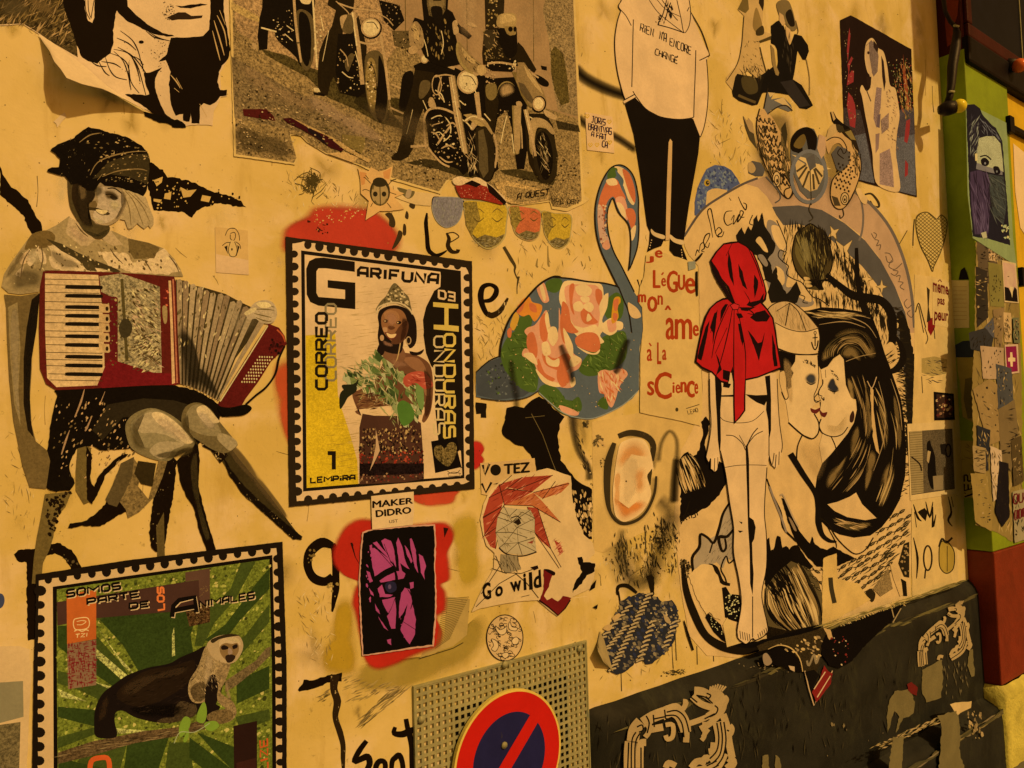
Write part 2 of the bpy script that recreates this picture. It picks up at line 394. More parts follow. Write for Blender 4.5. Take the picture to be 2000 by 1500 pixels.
bump(nt, b, mth(nt, 'ADD', mth(nt, 'ADD', mth(nt, 'MULTIPLY', b_, 1.0), mth(nt, 'MULTIPLY', c_, .10)), mth(nt, 'MULTIPLY', a_, 1.2)), .28, .008)
simple('black_paint', '241d0f', .55, .3, 40, .3, '332a14', (.5, .72), 5, .004, .10)
simple('grey_patch', '8a7448', .6, .1)
simple('green_paint', '7c7a0c', .45, .12, 90, .25)
simple('red_paint', '722009', .5, .2, 70, .4, '5e1a0a', (.55, .8), 6)
simple('yellow_paint', 'c29a30', .5, .2, 30, .8, '8a6a1a', (.6, .7), 9, .01)
simple('dark_red', '3a0d07', .5, .2, spec=.1); simple('near_black', '0c0806', .5, .3, spec=.08); simple('black_rubber', '0c0908', .5, .1)
simple('metal_grey', '967a3c', .38, .15, 90, .3, '7a6a3c', (.5, .7), 20); simple('duct_shade_dark', '120b04', .9, .2, spec=0)
simple('shutter_yellow', 'cf900f', .45, .1); simple('pale_cream', 'f0cf9a', .4, .05)
simple('bulb_yellow', 'f0b51c', .15, .05, 50, 0); simple('bulb_orange', 'd8591c', .15, .05, 50, 0); simple('stone', '5e4a28', .8, .3, 40, .8)
simple('dark_glass', '0e0d0b', .4, .2, 5, .05, spec=.06)

def mesh(name, V, Fc, mat, parent=None, smooth_=False):
    me = bpy.data.meshes.new(name); o = bpy.data.objects.new(name, me); COL.objects.link(o)
    off = Vector((0, 0, 0))
    if parent is not None: o.parent = parent; off = Vector(parent.location)
    else: off = Vector(V[0]); o.location = off
    me.from_pydata([tuple(Vector(v)-off) for v in V], [], Fc); me.materials.append(MATS[mat])
    if smooth_:
        for p in me.polygons: p.use_smooth = True
    return o
def box(name, x0, x1, y0, y1, z0, z1, mat, parent=None, bev=0.0):
    V = [(x, y, z) for x in (x0, x1) for y in (y0, y1) for z in (z0, z1)]
    Fc = [(0, 1, 3, 2), (4, 6, 7, 5), (0, 4, 5, 1), (2, 3, 7, 6), (0, 2, 6, 4), (1, 5, 7, 3)]
    o = mesh(name, V, Fc, mat, parent)
    if bev:
        md = o.modifiers.new('b', 'BEVEL'); md.width = bev; md.segments = 2
    return o
def empty(name, loc, label, cat, group=None):
    o = bpy.data.objects.new(name, None); COL.objects.link(o); o.location = loc; o.empty_display_size = .05; return tag(o, label, cat, group)
def tube(name, P, rad, mat, parent=None, n=10, label=None):
    V = []; Fc = []
    for i, p in enumerate(P):
        a = Vector(P[max(i-1, 0)]); c = Vector(P[min(i+1, len(P)-1)]); d = (c-a).normalized()
        u = d.orthogonal().normalized() if i == 0 else (u - d*u.dot(d)).normalized(); v = d.cross(u)
        rr = rad[i] if isinstance(rad, (list, tuple)) else rad
        for k in range(n):
            t = 2*math.pi*k/n; V.append(Vector(p)+u*math.cos(t)*rr+v*math.sin(t)*rr)
    for i in range(len(P)-1):
        for k in range(n): Fc.append((i*n+k, i*n+(k+1) % n, (i+1)*n+(k+1) % n, (i+1)*n+k))
    Fc += [tuple(range(n))[::-1], tuple(range((len(P)-1)*n, len(P)*n))]
    return mesh(name, V, Fc, mat, parent, True)
# ================================================================ setting
XE = 3.66                                          # plaster meets the shopfront pilaster
PD = 0.105                                         # the pilaster stands this far proud
ZG = 0.17                                          # pavement level
g = mesh('pavement', [(-6, -9, ZG), (14, -9, ZG), (14, 0.3, ZG), (-6, 0.3, ZG)], [(0, 1, 2, 3)], 'stone'); tag(g, kind='structure')
wall = empty('plastered_wall', (0, 0, ZG), 'cream plastered house wall covered all over in paste-ups and graffiti', 'wall')
def grid_sheet(name, x0, x1, z0, z1, y, mat, parent, n=60, amp=0.0015):
    """front skin with the slow unevenness of hand-laid plaster"""
    m = max(2, int(n*(z1-z0)/(x1-x0))); r = random.Random(3); ph = [(r.uniform(.5, 5), r.uniform(.5, 5), r.uniform(0, 6)) for _ in range(6)]
    V = []
    for j in range(m+1):
        for i in range(n+1):
            x = x0+(x1-x0)*i/n; z = z0+(z1-z0)*j/m
            V.append((x, y+sum(math.sin(x*a+z*b+c) for a, b, c in ph)/6*amp, z))
    Fc = [(j*(n+1)+i, j*(n+1)+i+1, (j+1)*(n+1)+i+1, (j+1)*(n+1)+i) for j in range(m) for i in range(n)]
    return mesh(name, V, Fc, mat, parent, True)
box('plaster', -4.0, XE-.001, 0.0, .35, ZG, 4.4, 'plaster', wall)
XP0 = 1.385
def moulding(name, x0, x1, prof, mat):
    """dark step with a rounded upper edge; prof = (height above ground, how proud)"""
    V = []; n = len(prof); r = random.Random(2); st = 26
    for i in range(st+1):
        x = x0+(x1-x0)*i/st; sc = 1.0 if i else .55
        for z, h in prof: V.append((x+(0 if i else .012), -max(.0004, h*sc+r.uniform(-.002, .002)*(h > .01)), z+r.uniform(-.0015, .0015)))
    Fc = [(i*n+j, (i+1)*n+j, (i+1)*n+j+1, i*n+j+1) for i in range(st) for j in range(n-1)]
    V += [(x0-.008, -.0003, z) for z, h in prof]; o = (st+1)*n
    Fc += [(o+j, j, j+1, o+j+1) for j in range(n-1)]
    return mesh(name, V, Fc, mat, wall, True)
moulding('base_panel', XP0, XE-.002, [(.30, .042), (.47, .042), (.87, .040), (.895, .038), (.915, .031), (.930, .021), (.942, .010), (.950, .0004)], 'black_paint')
moulding('base_step', XP0, XE+.055, [(ZG-.02, .115), (.36, .112), (.405, .106), (.425, .094), (.437, .075), (.452, .045), (.47, .035)], 'black_paint')
# shopfront pilaster
pil = empty('shopfront_pilaster', (XE, 0, ZG), 'green painted pilaster with a dark red lower part and chipped yellow foot', 'pilaster')
box('shaft', XE, 4.13, -PD, .3, 1.082, 3.30, 'green_paint', pil, .004)
box('red_base', XE, 4.13, -PD-.004, .3, .515, 1.080, 'red_paint', pil, .006)
def foot():
    r = random.Random(4); V = []; Fc = []; xs = [XE-.006+i*(.50/14) for i in range(15)]
    ring_ = [(XE-.016, .02), (XE-.016, -.04), (XE-.014, -PD-.016)] + [(x, -PD-.018) for x in xs[1:]]
    n = len(ring_)
    for z in (ZG-.02, .22, .30, .38, .46, .492, .512):
        for x, y in ring_:
            s = 0 if z > .5 else .004
            V.append((x+r.uniform(-s, s)+(.012 if z > .5 else 0), y+r.uniform(-s, s)+(.014 if z > .5 else 0), z+r.uniform(-.004, .004)*(z > .4)))
    for j in range(6):
        for i in range(n-1): Fc.append((j*n+i, j*n+i+1, (j+1)*n+i+1, (j+1)*n+i))
    return mesh('foot', V, Fc, 'yellow_paint', pil, True)
foot()
# shutter to the right of the pilaster
sh = empty('shop_shutter', (4.14, -.02, ZG), 'yellow shutter with black strap hinges and a pale panel at the right edge', 'shutter')
box('shutter_board', 4.135, 5.6, -.085, -.05, ZG+.42, 3.235, 'shutter_yellow', sh, .004)
box('sill', 4.135, 5.6, -.10, .3, ZG-.02, ZG+.418, 'red_paint', sh, .006)
box('plaster', 5.602, 11.0, -.02, .35, ZG, 4.4, 'plaster', wall)
_pp = [at(1979, 280, .087), at(2040, 330, .087), at(2040, 420, .087), at(2010, 470, .087), at(1993, 445, .087), at(1983, 375, .087)]
mesh('pale_panel', [(v.x, v.y, v.z) for v in _pp], [tuple(range(6))[::-1]], 'pale_cream', sh)  # shutter panel in one flat pale colour
for (y0, y1) in ((226, 262), (522, 560)):
    a = at(1966 if y0 < 300 else 1990, y0, .11); c_ = at(1975 if y0 < 300 else 1998, y1, .11)
    box('hinge', a.x, c_.x+.01, -.125, -.08, c_.z, a.z, 'near_black', sh, .003)
    box('hinge_strap', c_.x+.01, c_.x+.5, -.112, -.086, (a.z+c_.z)/2-.012, (a.z+c_.z)/2+.014, 'near_black', sh, .003)
# sign board over the shop
fa = empty('shop_fascia', (XE, 0, 3.235), 'dark red wooden shop sign box with black glass panel, over the green pilaster', 'sign board')
box('side_board', XE+.002, XE+.03, -.098, .25, 3.30, 4.4, 'dark_red', fa, .004)
mesh('peeling_patch', [tuple(atX(x, y, XE-.0005)) for x, y in ((1846, 0), (1872, 0), (1870, 30), (1864, 48), (1872, 72), (1860, 84), (1850, 92), (1846, 50))], [tuple(range(8))], 'red_paint', fa)
box('frame', XE+.03, 6.5, -.118, .2, 3.361, 3.425, 'dark_red', fa, .008)
box('frame', XE+.03, XE+.085, -.116, .2, 3.427, 4.4, 'dark_red', fa, .008)
box('glass_panel', XE+.086, 6.5, -.10, .2, 3.426, 4.4, 'dark_glass', fa)
box('glazing_bar', 4.36, 4.368, -.104, -.1, 3.426, 4.4, 'metal_grey', fa)
box('beam', XE+.004, 6.5, -.125, .2, 3.236, 3.3595, 'near_black', fa, .012)
hs = empty('hanging_sign', (3.66, -.5, 3.6), 'shop sign board hung out on a bracket above the pilaster, over the top edge', 'sign')
box('board', 3.545, 3.79, -.515, -.485, 3.60, 4.3, 'dark_red', hs, .006)
box('bracket', 3.655, 3.675, -.484, .0, 4.31, 4.335, 'near_black', hs)
# cable and festoon lamps on the pilaster corner
cb = tube('black_cable', [at(*p) for p in ((1848, -30, .09), (1843, 0, .10), (1846, 22, .10), (1856, 42, .105), (1866, 52, .115), (1869, 66, .12), (1866, 95, .125), (1860, 130, .125), (1858, 165, .12), (1855, 188, .12), (1850, 205, .11), (1846, 222, .06))],
          [.009, .009, .009, .009, .010, .016, .021, .020, .017, .014, .016, .012], 'black_rubber'); tag(cb, 'thick black cable hanging down the corner beside the red sign board', 'cable')
def lamp(px, py, h, rad, mat, label, dx):
    c = at(px, py, h); e = empty('festoon_lamp', c, label, 'lamp', 'coloured festoon bulbs at the shopfront')
    V = []; Fc = []
    for j in range(9):
        for i in range(14):
            t = math.pi*j/8; p = 2*math.pi*i/14; V.append(c+Vector((math.sin(t)*math.cos(p), math.sin(t)*math.sin(p), math.cos(t)))*rad)
    for j in range(8):
        for i in range(14): Fc.append((j*14+i, (j+1)*14+i, (j+1)*14+(i+1) % 14, j*14+(i+1) % 14))
    mesh('bulb', V, Fc, mat, e, True)
    d = Vector(dx)
    tube('socket', [c-d*rad*.55, c-d*rad*1.6, c-d*rad*2.1, c-d*rad*2.9], [rad*.9, rad*1.05, rad*1.0, rad*.6], 'black_rubber', e)
lamp(1874, 207, .15, .029, 'bulb_yellow', 'yellow festoon bulb in a black socket at the top of the green pilaster', (.6, -.75, .1))
lamp(1991, 128, .16, .033, 'bulb_orange', 'orange festoon bulb under the black beam at the right edge', (-.2, -.9, -.4))
for z, p in ((0, (1866, 52, .125)), (1, (1857, 180, .132))):
    v = at(*p); o = tube('cable_tie', [v+Vector((-.022, -.004, -.004)), v+Vector((.022, -.004, .006))], .005, 'metal_grey'); tag(o, 'pale tie round the upper bend of the black cable' if z == 0 else 'pale tie round the lower end of the black cable', 'cable tie')
# perforated vent plate
def vent():
    e = empty('vent_grille', at(980, 1480, 0), 'perforated metal vent plate low on the wall behind the no parking sign', 'grille')
    q = [(808, 1343), (1138, 1255), (1150, 1500), (815, 1500)]
    bl = at(812, 1440, .004); x0, x1 = at(808, 1343).x, at(1145, 1400).x; z1 = at(970, 1299).z; z0 = z1-.62
    nx, nz = 31, 37; hx = (x1-x0)/nx; hz = (z1-z0)/nz; V = []; Fc = []; yf = -.006
    for j in range(nz):
        for i in range(nx):
            o = len(V); cx = x0+hx*(i+.5); cz = z1-hz*(j+.5)
            for s in (.5, .29):
                for a, b in ((-1, -1), (1, -1), (1, 1), (-1, 1)): V.append((cx+a*hx*s, yf, cz+b*hz*s))
            for a, b in ((-1, -1), (1, -1), (1, 1), (-1, 1)): V.append((cx+a*hx*.29, yf+.0025, cz+b*hz*.29))
            for k in range(4):
                k2 = (k+1) % 4; Fc.append((o+k, o+k2, o+4+k2, o+4+k)); Fc.append((o+4+k, o+4+k2, o+8+k2, o+8+k))
    mesh('perforated_plate', V, Fc, 'metal_grey', e)
    for a in ((x0-.004, x0, z0, z1), (x1, x1+.004, z0, z1), (x0-.004, x1+.004, z1, z1+.004)):
        box('rim', a[0], a[1], -.0075, -.0002, a[2], a[3], 'metal_grey', e)
    # duct shade painted as a flat dark sheet, with pale wall round it
    mesh('duct_shade_sheet', [(x0+.105, -.0012, z0), (x1-.062, -.0012, z0), (x1-.062, -.0012, z1-.07), (x0+.105, -.0012, z1-.07)], [(0, 1, 2, 3)], 'duct_shade_dark', e)
    for px, py in ((986, 1298), (1132, 1267), (823, 1405)):
        c = at(px, py, .008); tube('screw', [c, c+Vector((0, -.003, 0))], .0085, 'metal_grey', e, 12)
vent()
def sign():
    cx, cz = at(995, 1480, .02).x, at(995, 1482, .02).z; rad = .1575; e = empty('no_parking_sign', (cx, -.012, cz), 'round red and blue no parking sign with one diagonal bar, fixed over the vent plate', 'sign')
    def disc(r0, y, n=72): return [(cx+r0*math.cos(2*math.pi*i/n), y, cz+r0*math.sin(2*math.pi*i/n)) for i in range(n)]
    n = 72
    o = mesh('backing_plate', disc(rad, -.0225)+disc(rad, -.0125), [tuple(range(n))]+[(i, i+n, (i+1) % n+n, (i+1) % n) for i in range(n)], 'sign_rim', e)
    mesh('red_ring', disc(rad*.965, -.0230)+disc(rad*.675, -.0230), [(i, (i+1) % n, (i+1) % n+n, i+n) for i in range(n)], 'sign_red', e)
    mesh('blue_disc', disc(rad*.675, -.0230), [tuple(range(n))], 'sign_blue', e)
    hw = rad*.105; L_ = math.sqrt((rad*.69)**2-hw*hw); a = R(45)
    def rt(u, v): return (cx+u*math.cos(a)-v*math.sin(a), -.0234, cz+u*math.sin(a)+v*math.cos(a))
    mesh('diagonal_bar', [rt(-L_, -hw), rt(L_, -hw), rt(L_, hw), rt(-L_, hw)], [(0, 1, 2, 3)], 'sign_red', e)
    for x, z in ((at(984, 1455, .023).x, at(984, 1455, .023).z),): tube('bolt', [(x, -.0232, z), (x, -.027, z)], .008, 'metal_grey', e)
simple('sign_red', 'bd170a', .3, .06, 60, .1); simple('sign_blue', '1f1a30', .3, .12, 60, .1, '3a2d1c', (.66, .74), 12); simple('sign_rim', 'd6a238', .35, .08)
sign()
# ================================================================ painted lettering and spray on the plaster
def paint(label, cat='graffiti', h=.0004, name='graffiti_stroke', group=None, **k):
    return Art(name, label, cat, h, group, single=True, **k)
a = paint('thick black brush stroke running down to the accordion player at the left edge'); a.P('k', '0,325 6,340 22,365 40,378 55,392 60,402 72,425 82,440 84,450 62,457 48,430 50,425 30,405 10,390 0,380', rg=1, amp=1.2); a.done()
a = paint('ragged black brush stroke running right from behind the hat'); a.P('k', '290,320 296,318 318,332 326,345 345,348 362,352 380,356 398,366 420,376 445,381 470,392 480,404 455,402 430,396 400,404 385,412 375,424 355,414 330,412 300,411 292,380 288,350', rg=1, amp=1.6)
for q in ('300,352 318,345 316,356 306,364', '322,378 335,374 333,390 320,388', '352,365 366,372 384,370 372,384 358,386', '395,381 412,384 408,395 392,392', '340,345 346,334 343,347', '336,368 343,362 340,372', '300,388 316,390 312,396 300,393'): a.P('cf9a45', q)
a.speck(['cf9a45', 'cf9a45', 'k'], '295,345 470,375 470,402 300,408', 60, (1, 2.6), seed=4); a.done()
a = paint('black painted letter P at the bottom left beside the chair leg', h=.0004)
a.P('k', '28,1083 36,1075 72,1070 90,1062 118,1061 140,1074 152,1092 160,1112 160,1135 142,1135 138,1108 126,1090 108,1081 92,1084 82,1100 80,1160 68,1250 54,1250 52,1160 53,1098 36,1098 30,1090', rg=1, amp=1.3); a.speck(['5a4420'], '90,1062 155,1100 140,1110', 12, seed=2); a.done()
# letters of the long black sentence
a = paint('black painted word Le under the row of face stickers'); a.L('k', [3, 8, 8, 9, 8], '834,416 832,435 834,460 836,484 841,494'); a.L('k', [8, 8, 6, 2], '838,490 850,499 862,496 873,489')
a.L('k2', [3, 8, 9, 6, 8], '872,455 877,466 875,480 882,491 893,492 895,487', wear=.35); a.L('k2', 2, '873,456 886,454 896,461 892,466 878,474'); a.done()
a = paint('black painted letter e between the stamp and the flamingo'); a.L('k', [6, 9, 11, 9, 7, 10, 12, 11, 9, 5], '944,588 958,586 968,575 969,563 958,556 944,560 939,575 941,592 950,612 962,620')
a.L('k2', [9, 12, 10, 4], '952,612 962,616 978,606 992,582', wear=.5); a.done()
a = paint('small black brush letter v beside the ransom note text'); a.L('k2', 3, '1245,546 1250,562 1254,547', sm=0); a.done()
a = paint('broken black brush dashes between the red spray and the word Le'); 
for q in ('806,390 811,400 808,408 799,402', '794,412 798,418 797,428 791,424', '788,438 793,441 793,458 787,458', '779,450 786,454 784,466 775,480 768,486 766,484 775,462'): a.S('k3', q, wear=.4)
a.S('k3', '752,418 764,416 772,432 770,444 760,440 760,428', wear=.4); a.done()
a = paint('black painted letter q left of the red flower halo'); a.L('k', [12, 20, 20, 17, 16, 18, 17, 15], '650,1066 628,1060 606,1078 601,1104 612,1128 634,1136 650,1126', sm=5); a.L('k', [10, 16, 14, 14, 9, 3], '650,1062 656,1085 656,1120 656,1150 652,1175 649,1195'); a.speck(['9a7430'], '640,1140 660,1140 658,1165 646,1165', 10, (2, 4), seed=8); a.speck(['7a5a24'], '605,1070 620,1065 615,1100 600,1100', 14, (1.5, 3.5), seed=3); a.done()
a = paint('black painted hooked letter running down left of the vent plate'); a.P('k', '582,1348 592,1334 594,1328 610,1328 640,1320 668,1314 668,1330 650,1334 640,1334 612,1346 585,1351', rg=1, amp=1.2)
a.L('k2', [18, 14, 15, 11, 12, 10, 9, 5], '655,1318 652,1345 659,1370 655,1400 664,1430 670,1455 670,1480 671,1505', wear=.45); a.done()
a = paint('grey dry brush smears left of the vent plate'); a.hatch(['7d6230', '5b4418', '9a7a3a'], '700,1408 760,1350 800,1344 780,1360 745,1388 708,1420', 80, 34, 2.2, -38, seed=6); a.hatch(['8a6c34', '5b4418'], '620,1358 645,1345 645,1362 625,1375', 20, 16, 2, -30, seed=2); a.hatch(['a5843c', '7d6230'], '670,1320 760,1330 790,1345 720,1365 675,1375', 60, 20, 2.6, -25, seed=9); a.done()
a = paint('black painted word Sont left of the vent plate at the bottom'); a.L('k', [9, 11, 10, 12, 13, 12, 10], '716,1447 702,1466 692,1487 706,1482 718,1478 722,1492 712,1512'); a.L('k', [10, 11, 11, 10, 10], '742,1515 734,1500 741,1487 752,1490 752,1512'); a.L('k', [8, 10, 11, 11, 10, 10], '764,1515 766,1488 772,1480 780,1475 786,1490 788,1515')
a.L('k', [9, 10, 13, 13, 13], '793,1404 797,1425 805,1455 806,1480 807,1515'); a.L('k', [7, 10, 13, 14, 9], '772,1420 770,1432 786,1434 800,1428 814,1422', rg=0) if False else a.L('k', [7, 10, 13, 14, 9], '772,1420 770,1432 786,1434 800,1428 810,1424'); a.done()
a = paint('crooked black ink drip below the yellow face sticker'); a.L('4a3a18', [6, 7, 5, 3, 2, 5, 2, 1.5], '984,482 998,506 1006,520 1005,530 1011,545 1013,540 1010,560 1010,574'); a.done()
a = paint('faint thin drips and specks under the rightmost face stickers'); 
for q in ('1050,505 1048,518 1051,522', '1070,480 1071,515 1074,520', '1108,485 1113,498', '1136,432 1137,440', '1150,500 1153,510', '1135,510 1138,520', '992,524 991,530'): a.L('8f7232', [1.5, 4, 2.5], q)
a.done()
a = paint('soft black spray line arcing from the bikers photo behind the T-shirt figure', name='spray_stroke', h=.0003); a.L('1c1206', [24, 30, 30, 26, 22], '1122,130 1142,152 1180,172 1220,186 1250,190', alpha=1.0); a.done()
a = paint('soft black spray line behind the handwritten artist note', name='spray_stroke', h=.0003); a.L('241808', [20, 22, 20, 18], '1128,228 1150,246 1200,266 1245,296', alpha=.9); a.done()
a = paint('red spray paint cloud above the woman stamp', name='spray_stroke', h=.0003); a.spray('b8361c', '545,462 556,440 590,420 610,400 660,393 715,400 745,412 775,440 790,470 772,500 700,505 560,500', soft=20, wear=.34); a.speck(['d09a44', 'c98c3c', 'd8a860'], '600,400 720,395 740,410 620,450', 60, (.8, 2.2), seed=5); a.speck(['3c1408'], '600,430 650,440 640,460 610,450', 18, (1, 3), seed=6); a.done()
a = paint('red spray shading between the accordion and the woman stamp', name='spray_stroke', h=.0003); a.spray('c0481e', '530,725 545,700 580,700 590,780 580,880 560,870 535,800', soft=24, alpha=.85); a.done()
a = paint('red spray smudge below the woman stamp right of the printed name label', name='spray_stroke', h=.0003); a.spray('c0401e', '800,960 895,955 895,968 885,985 840,992 805,980', soft=10, alpha=.95); a.done()
a = paint('red sprayed double dot at the right edge of the woman stamp', name='spray_stroke', h=.0003); a.spray('bc2818', '920,862 938,860 948,874 944,888 948,900 940,912 925,920 915,900', soft=7); a.done()
a = paint('red sprayed flower shape behind the pink face print', name='spray_stroke', h=.0005); a.spray('b22512', '650,1062 660,1040 674,1022 700,1009 740,1012 790,1020 830,1018 870,1016 888,1030 890,1050 880,1075 882,1095 884,1130 868,1142 876,1160 874,1195 858,1210 868,1240 860,1265 838,1275 800,1290 770,1304 735,1312 712,1296 700,1250 690,1205 683,1180 688,1150 694,1136 665,1122 648,1100 645,1080', soft=12, sm=5)
a.L('2a1008', [2, 4, 1.5, 1], '690,1066 686,1060 694,1088 702,1102', sm=0); a.P('2a1008', '866,1030 876,1032 868,1050'); a.done()
a = paint('mustard yellow spray patch left of the pink face print', name='spray_stroke', h=.0002); a.spray('b88c1c', '652,1190 665,1165 690,1170 700,1250 700,1310 680,1330 630,1320 622,1280 640,1240', soft=26, alpha=.85); a.done()
a = paint('olive yellow smear below the pink face print', name='spray_stroke', h=.0002); a.spray('a8862c', '700,1300 800,1290 900,1240 935,1200 955,1210 950,1260 900,1310 800,1350 690,1350', soft=30, alpha=.7); a.done()
a = paint('ochre stain right of the red flower shape', name='spray_stroke', h=.0002); a.spray('c29222', '880,1010 930,1000 945,1080 935,1140 900,1150 880,1080', soft=22, alpha=.7); a.done()
a = paint('ruled newsprint scrap glued beside the red flower shape', name='paper_scrap', cat='paper scrap', h=.0003); a.P('b08c40', '872,1165 918,1170 912,1240 885,1262 820,1285 825,1275 868,1250')
for i in range(24): a.L('6d5420', 1.2, [(868-i*.8, 1170+i*4.2), (916-i*1.6, 1166+i*3.5)], sm=0)
a.L('3a2a10', 1.5, '818,1287 885,1266 905,1255', sm=0); a.done()
a = paint('scribbled black pen tangle on the plaster above the red spray', cat='doodle'); r_ = random.Random(4)
for i in range(26): a.L('4c3812', 1.0, [(607+r_.gauss(0, 9)+i*.1, 355+r_.gauss(0, 11)) for _ in range(5)])
for q in ('575,352 590,340 602,336', '576,358 590,362 598,372', '584,380 594,376 592,362', '580,345 596,346', '610,385 628,372 637,360', '618,388 632,376'): a.L('5a4418', 1.2, q)
a.done()

# ================================================================ portrait poster, top left
a = Art('portrait_poster', 'torn black and white portrait of a long haired woman, top left corner of the wall', 'poster', .0012)
a.part('paper').sheet('dba868', '-60,-60 446,-60 447,90 442,122 430,142 432,176 443,176 443,188 432,190 424,207 418,216 415,245 388,243 362,246 330,232 290,217 262,203 232,186 205,165 175,138 150,118 120,96 98,82 75,66 45,47 0,50 -60,52', torn=.6)
a.part('hair'); K = 'k'
a.P('4c3716', '-60,-60 130,-60 136,40 150,90 152,112 128,98 100,82 75,64 45,46 -60,50', grain=.5); a.hatch(['8a6a30', '241808', 'b28a4a'], '0,0 125,0 135,50 145,95 75,60 45,44 0,46', 160, 26, 2.2, -48, .5, seed=11)
a.P(K, '112,-60 162,-60 166,20 172,40 180,44 184,34 188,-60 240,-60 236,0 226,28 221,60 222,82 216,104 202,114 190,124 172,120 160,112 150,88 138,50 126,20', rg=1, amp=.8)
for q in ('166,0 168,22 176,38', '172,0 173,20 177,34', '184,0 180,22 178,36'): a.L(K, 1.5, q)
a.P(K, '214,-60 240,-60 250,12 266,30 292,50 318,64 342,70 330,72 300,66 278,56 250,42 232,26 220,12', rg=1, amp=.7)
a.P(K, '334,73 372,73 396,70 408,58 411,20 411,-60 438,-60 437,22 444,60 450,96 446,114 434,128 428,140 425,160 430,176 443,175 443,187 430,188 424,198 410,206 398,202 390,208 390,242 374,240 373,220 370,238 358,236 357,222 343,226 334,205 330,165 333,140 324,118 310,120 326,106 330,88', rg=1, amp=.7)
a.P(K, '281,142 298,140 316,132 306,146 302,160 304,176 312,200 322,222 340,236 325,232 305,226 290,214 268,200 244,184 262,184 284,186 292,184 284,165', rg=1, amp=.8)
a.P('0e0703', '280,216 300,222 330,230 350,236 362,242 363,250 350,250 338,248 330,242 312,240 296,232 284,226', rg=1, amp=1.6)
for q in ('222,100 240,118 250,145 254,170', '216,104 236,112 250,128 256,160 272,182', '222,96 250,104 268,128 278,160 286,190', '206,112 214,135 226,150 248,156', '192,118 204,140 214,148', '235,60 258,78 270,100 276,125', '228,74 250,84 266,98', '198,120 222,124 236,132', '176,118 190,128 208,130', '290,62 310,74 332,80', '285,60 300,72 320,78', '262,110 276,120 280,140', '252,120 252,150 256,176', '230,92 262,112 290,150', '258,112 268,135 274,160'): a.L(K, [.8, 2.4, 1.2], q)
for q in ('418,40 428,72 436,100', '424,30 438,60 443,90', '415,60 424,95 430,118', '420,48 432,86 438,108', '429,20 440,48'): a.L('c9964e', [1, 2.6, 1], q)
for q in ('333,146 345,160 352,172', '344,152 356,174', '390,203 404,228', '340,172 350,180'): a.L('c9964e', [1, 2.6, 1], q)
a.spray('5a4420', '0,0 40,-10 60,20 30,36 0,30', soft=14, alpha=.7); a.spray('7d602e', '50,-10 100,0 110,30 70,30', soft=16, alpha=.6)
a.part('face'); a.P(K, '342,11 356,12 372,9 392,7 406,9 390,12 372,16 352,15', rg=1, amp=.5); a.P('2e1c0a', '326,34 348,24 362,24 374,31 396,30 394,35 372,38 348,38 336,40'); a.speck([K, '3c2810'], '316,2 340,6 345,36 326,40 314,24', 46, (.6, 1.7), seed=1); a.E(K, 276, 82, 5, 3.2)
a.speck([K], '300,70 335,80 330,130 300,135', 40, (.5, 1.4), seed=2); a.speck([K], '225,80 330,90 320,190 240,150', 30, (.5, 1.3), seed=3)
a.part('writing'); 
a.done()
# the loose lower edge curls away from the wall
def flap(name, label, cat, inner, outer, lift, back, tagobj=True, rows=5):
    I, O = pts(inner), pts(outer); n = len(I); V = []
    for j in range(rows+1):
        t = j/rows
        for i in range(n):
            e = min(1, 3.0*min(i, n-1-i)/(n-1)); hh = .0035+lift*e*math.sin(t*math.pi/2)**1.3
            V.append(at(I[i][0]+(O[i][0]-I[i][0])*t, I[i][1]+(O[i][1]-I[i][1])*t, hh))
    Fc = [(j*n+i, j*n+i+1, (j+1)*n+i+1, (j+1)*n+i) for j in range(rows) for i in range(n-1)]
    me = bpy.data.meshes.new(name); org = V[0].copy(); me.from_pydata([tuple(v-org) for v in V], [], Fc)
    c = me.color_attributes.new('Col', 'FLOAT_COLOR', 'POINT'); c.data.foreach_set('color', [x for _ in V for x in (*colr(back), 1.0)])
    f = me.color_attributes.new('fx', 'FLOAT_COLOR', 'POINT'); f.data.foreach_set('color', [x for _ in V for x in (0, 0, .2, 1)])
    me.materials.append(MATS['print']); o = bpy.data.objects.new(name, me); COL.objects.link(o); o.location = org
    for p in me.polygons: p.use_smooth = True
    tag(o, label, cat); return o
flap('paper_flap', 'curled loose lower edge of the torn portrait poster, casting a shadow', 'paper flap',
     '75,66 98,80 120,95 150,117 178,140 205,164 232,184 262,202 290,218', '80,76 97,100 106,120 118,134 130,152 160,164 196,172 240,192 290,219', .05, 'd6a45e')
a = Art('paper_scrap', 'small torn white paper scrap on the plaster left of the hat', 'paper scrap', .001, single=True); a.sheet('dba968', '104,238 118,225 126,219 130,228 122,236 112,249 110,242', torn=.6); a.done()

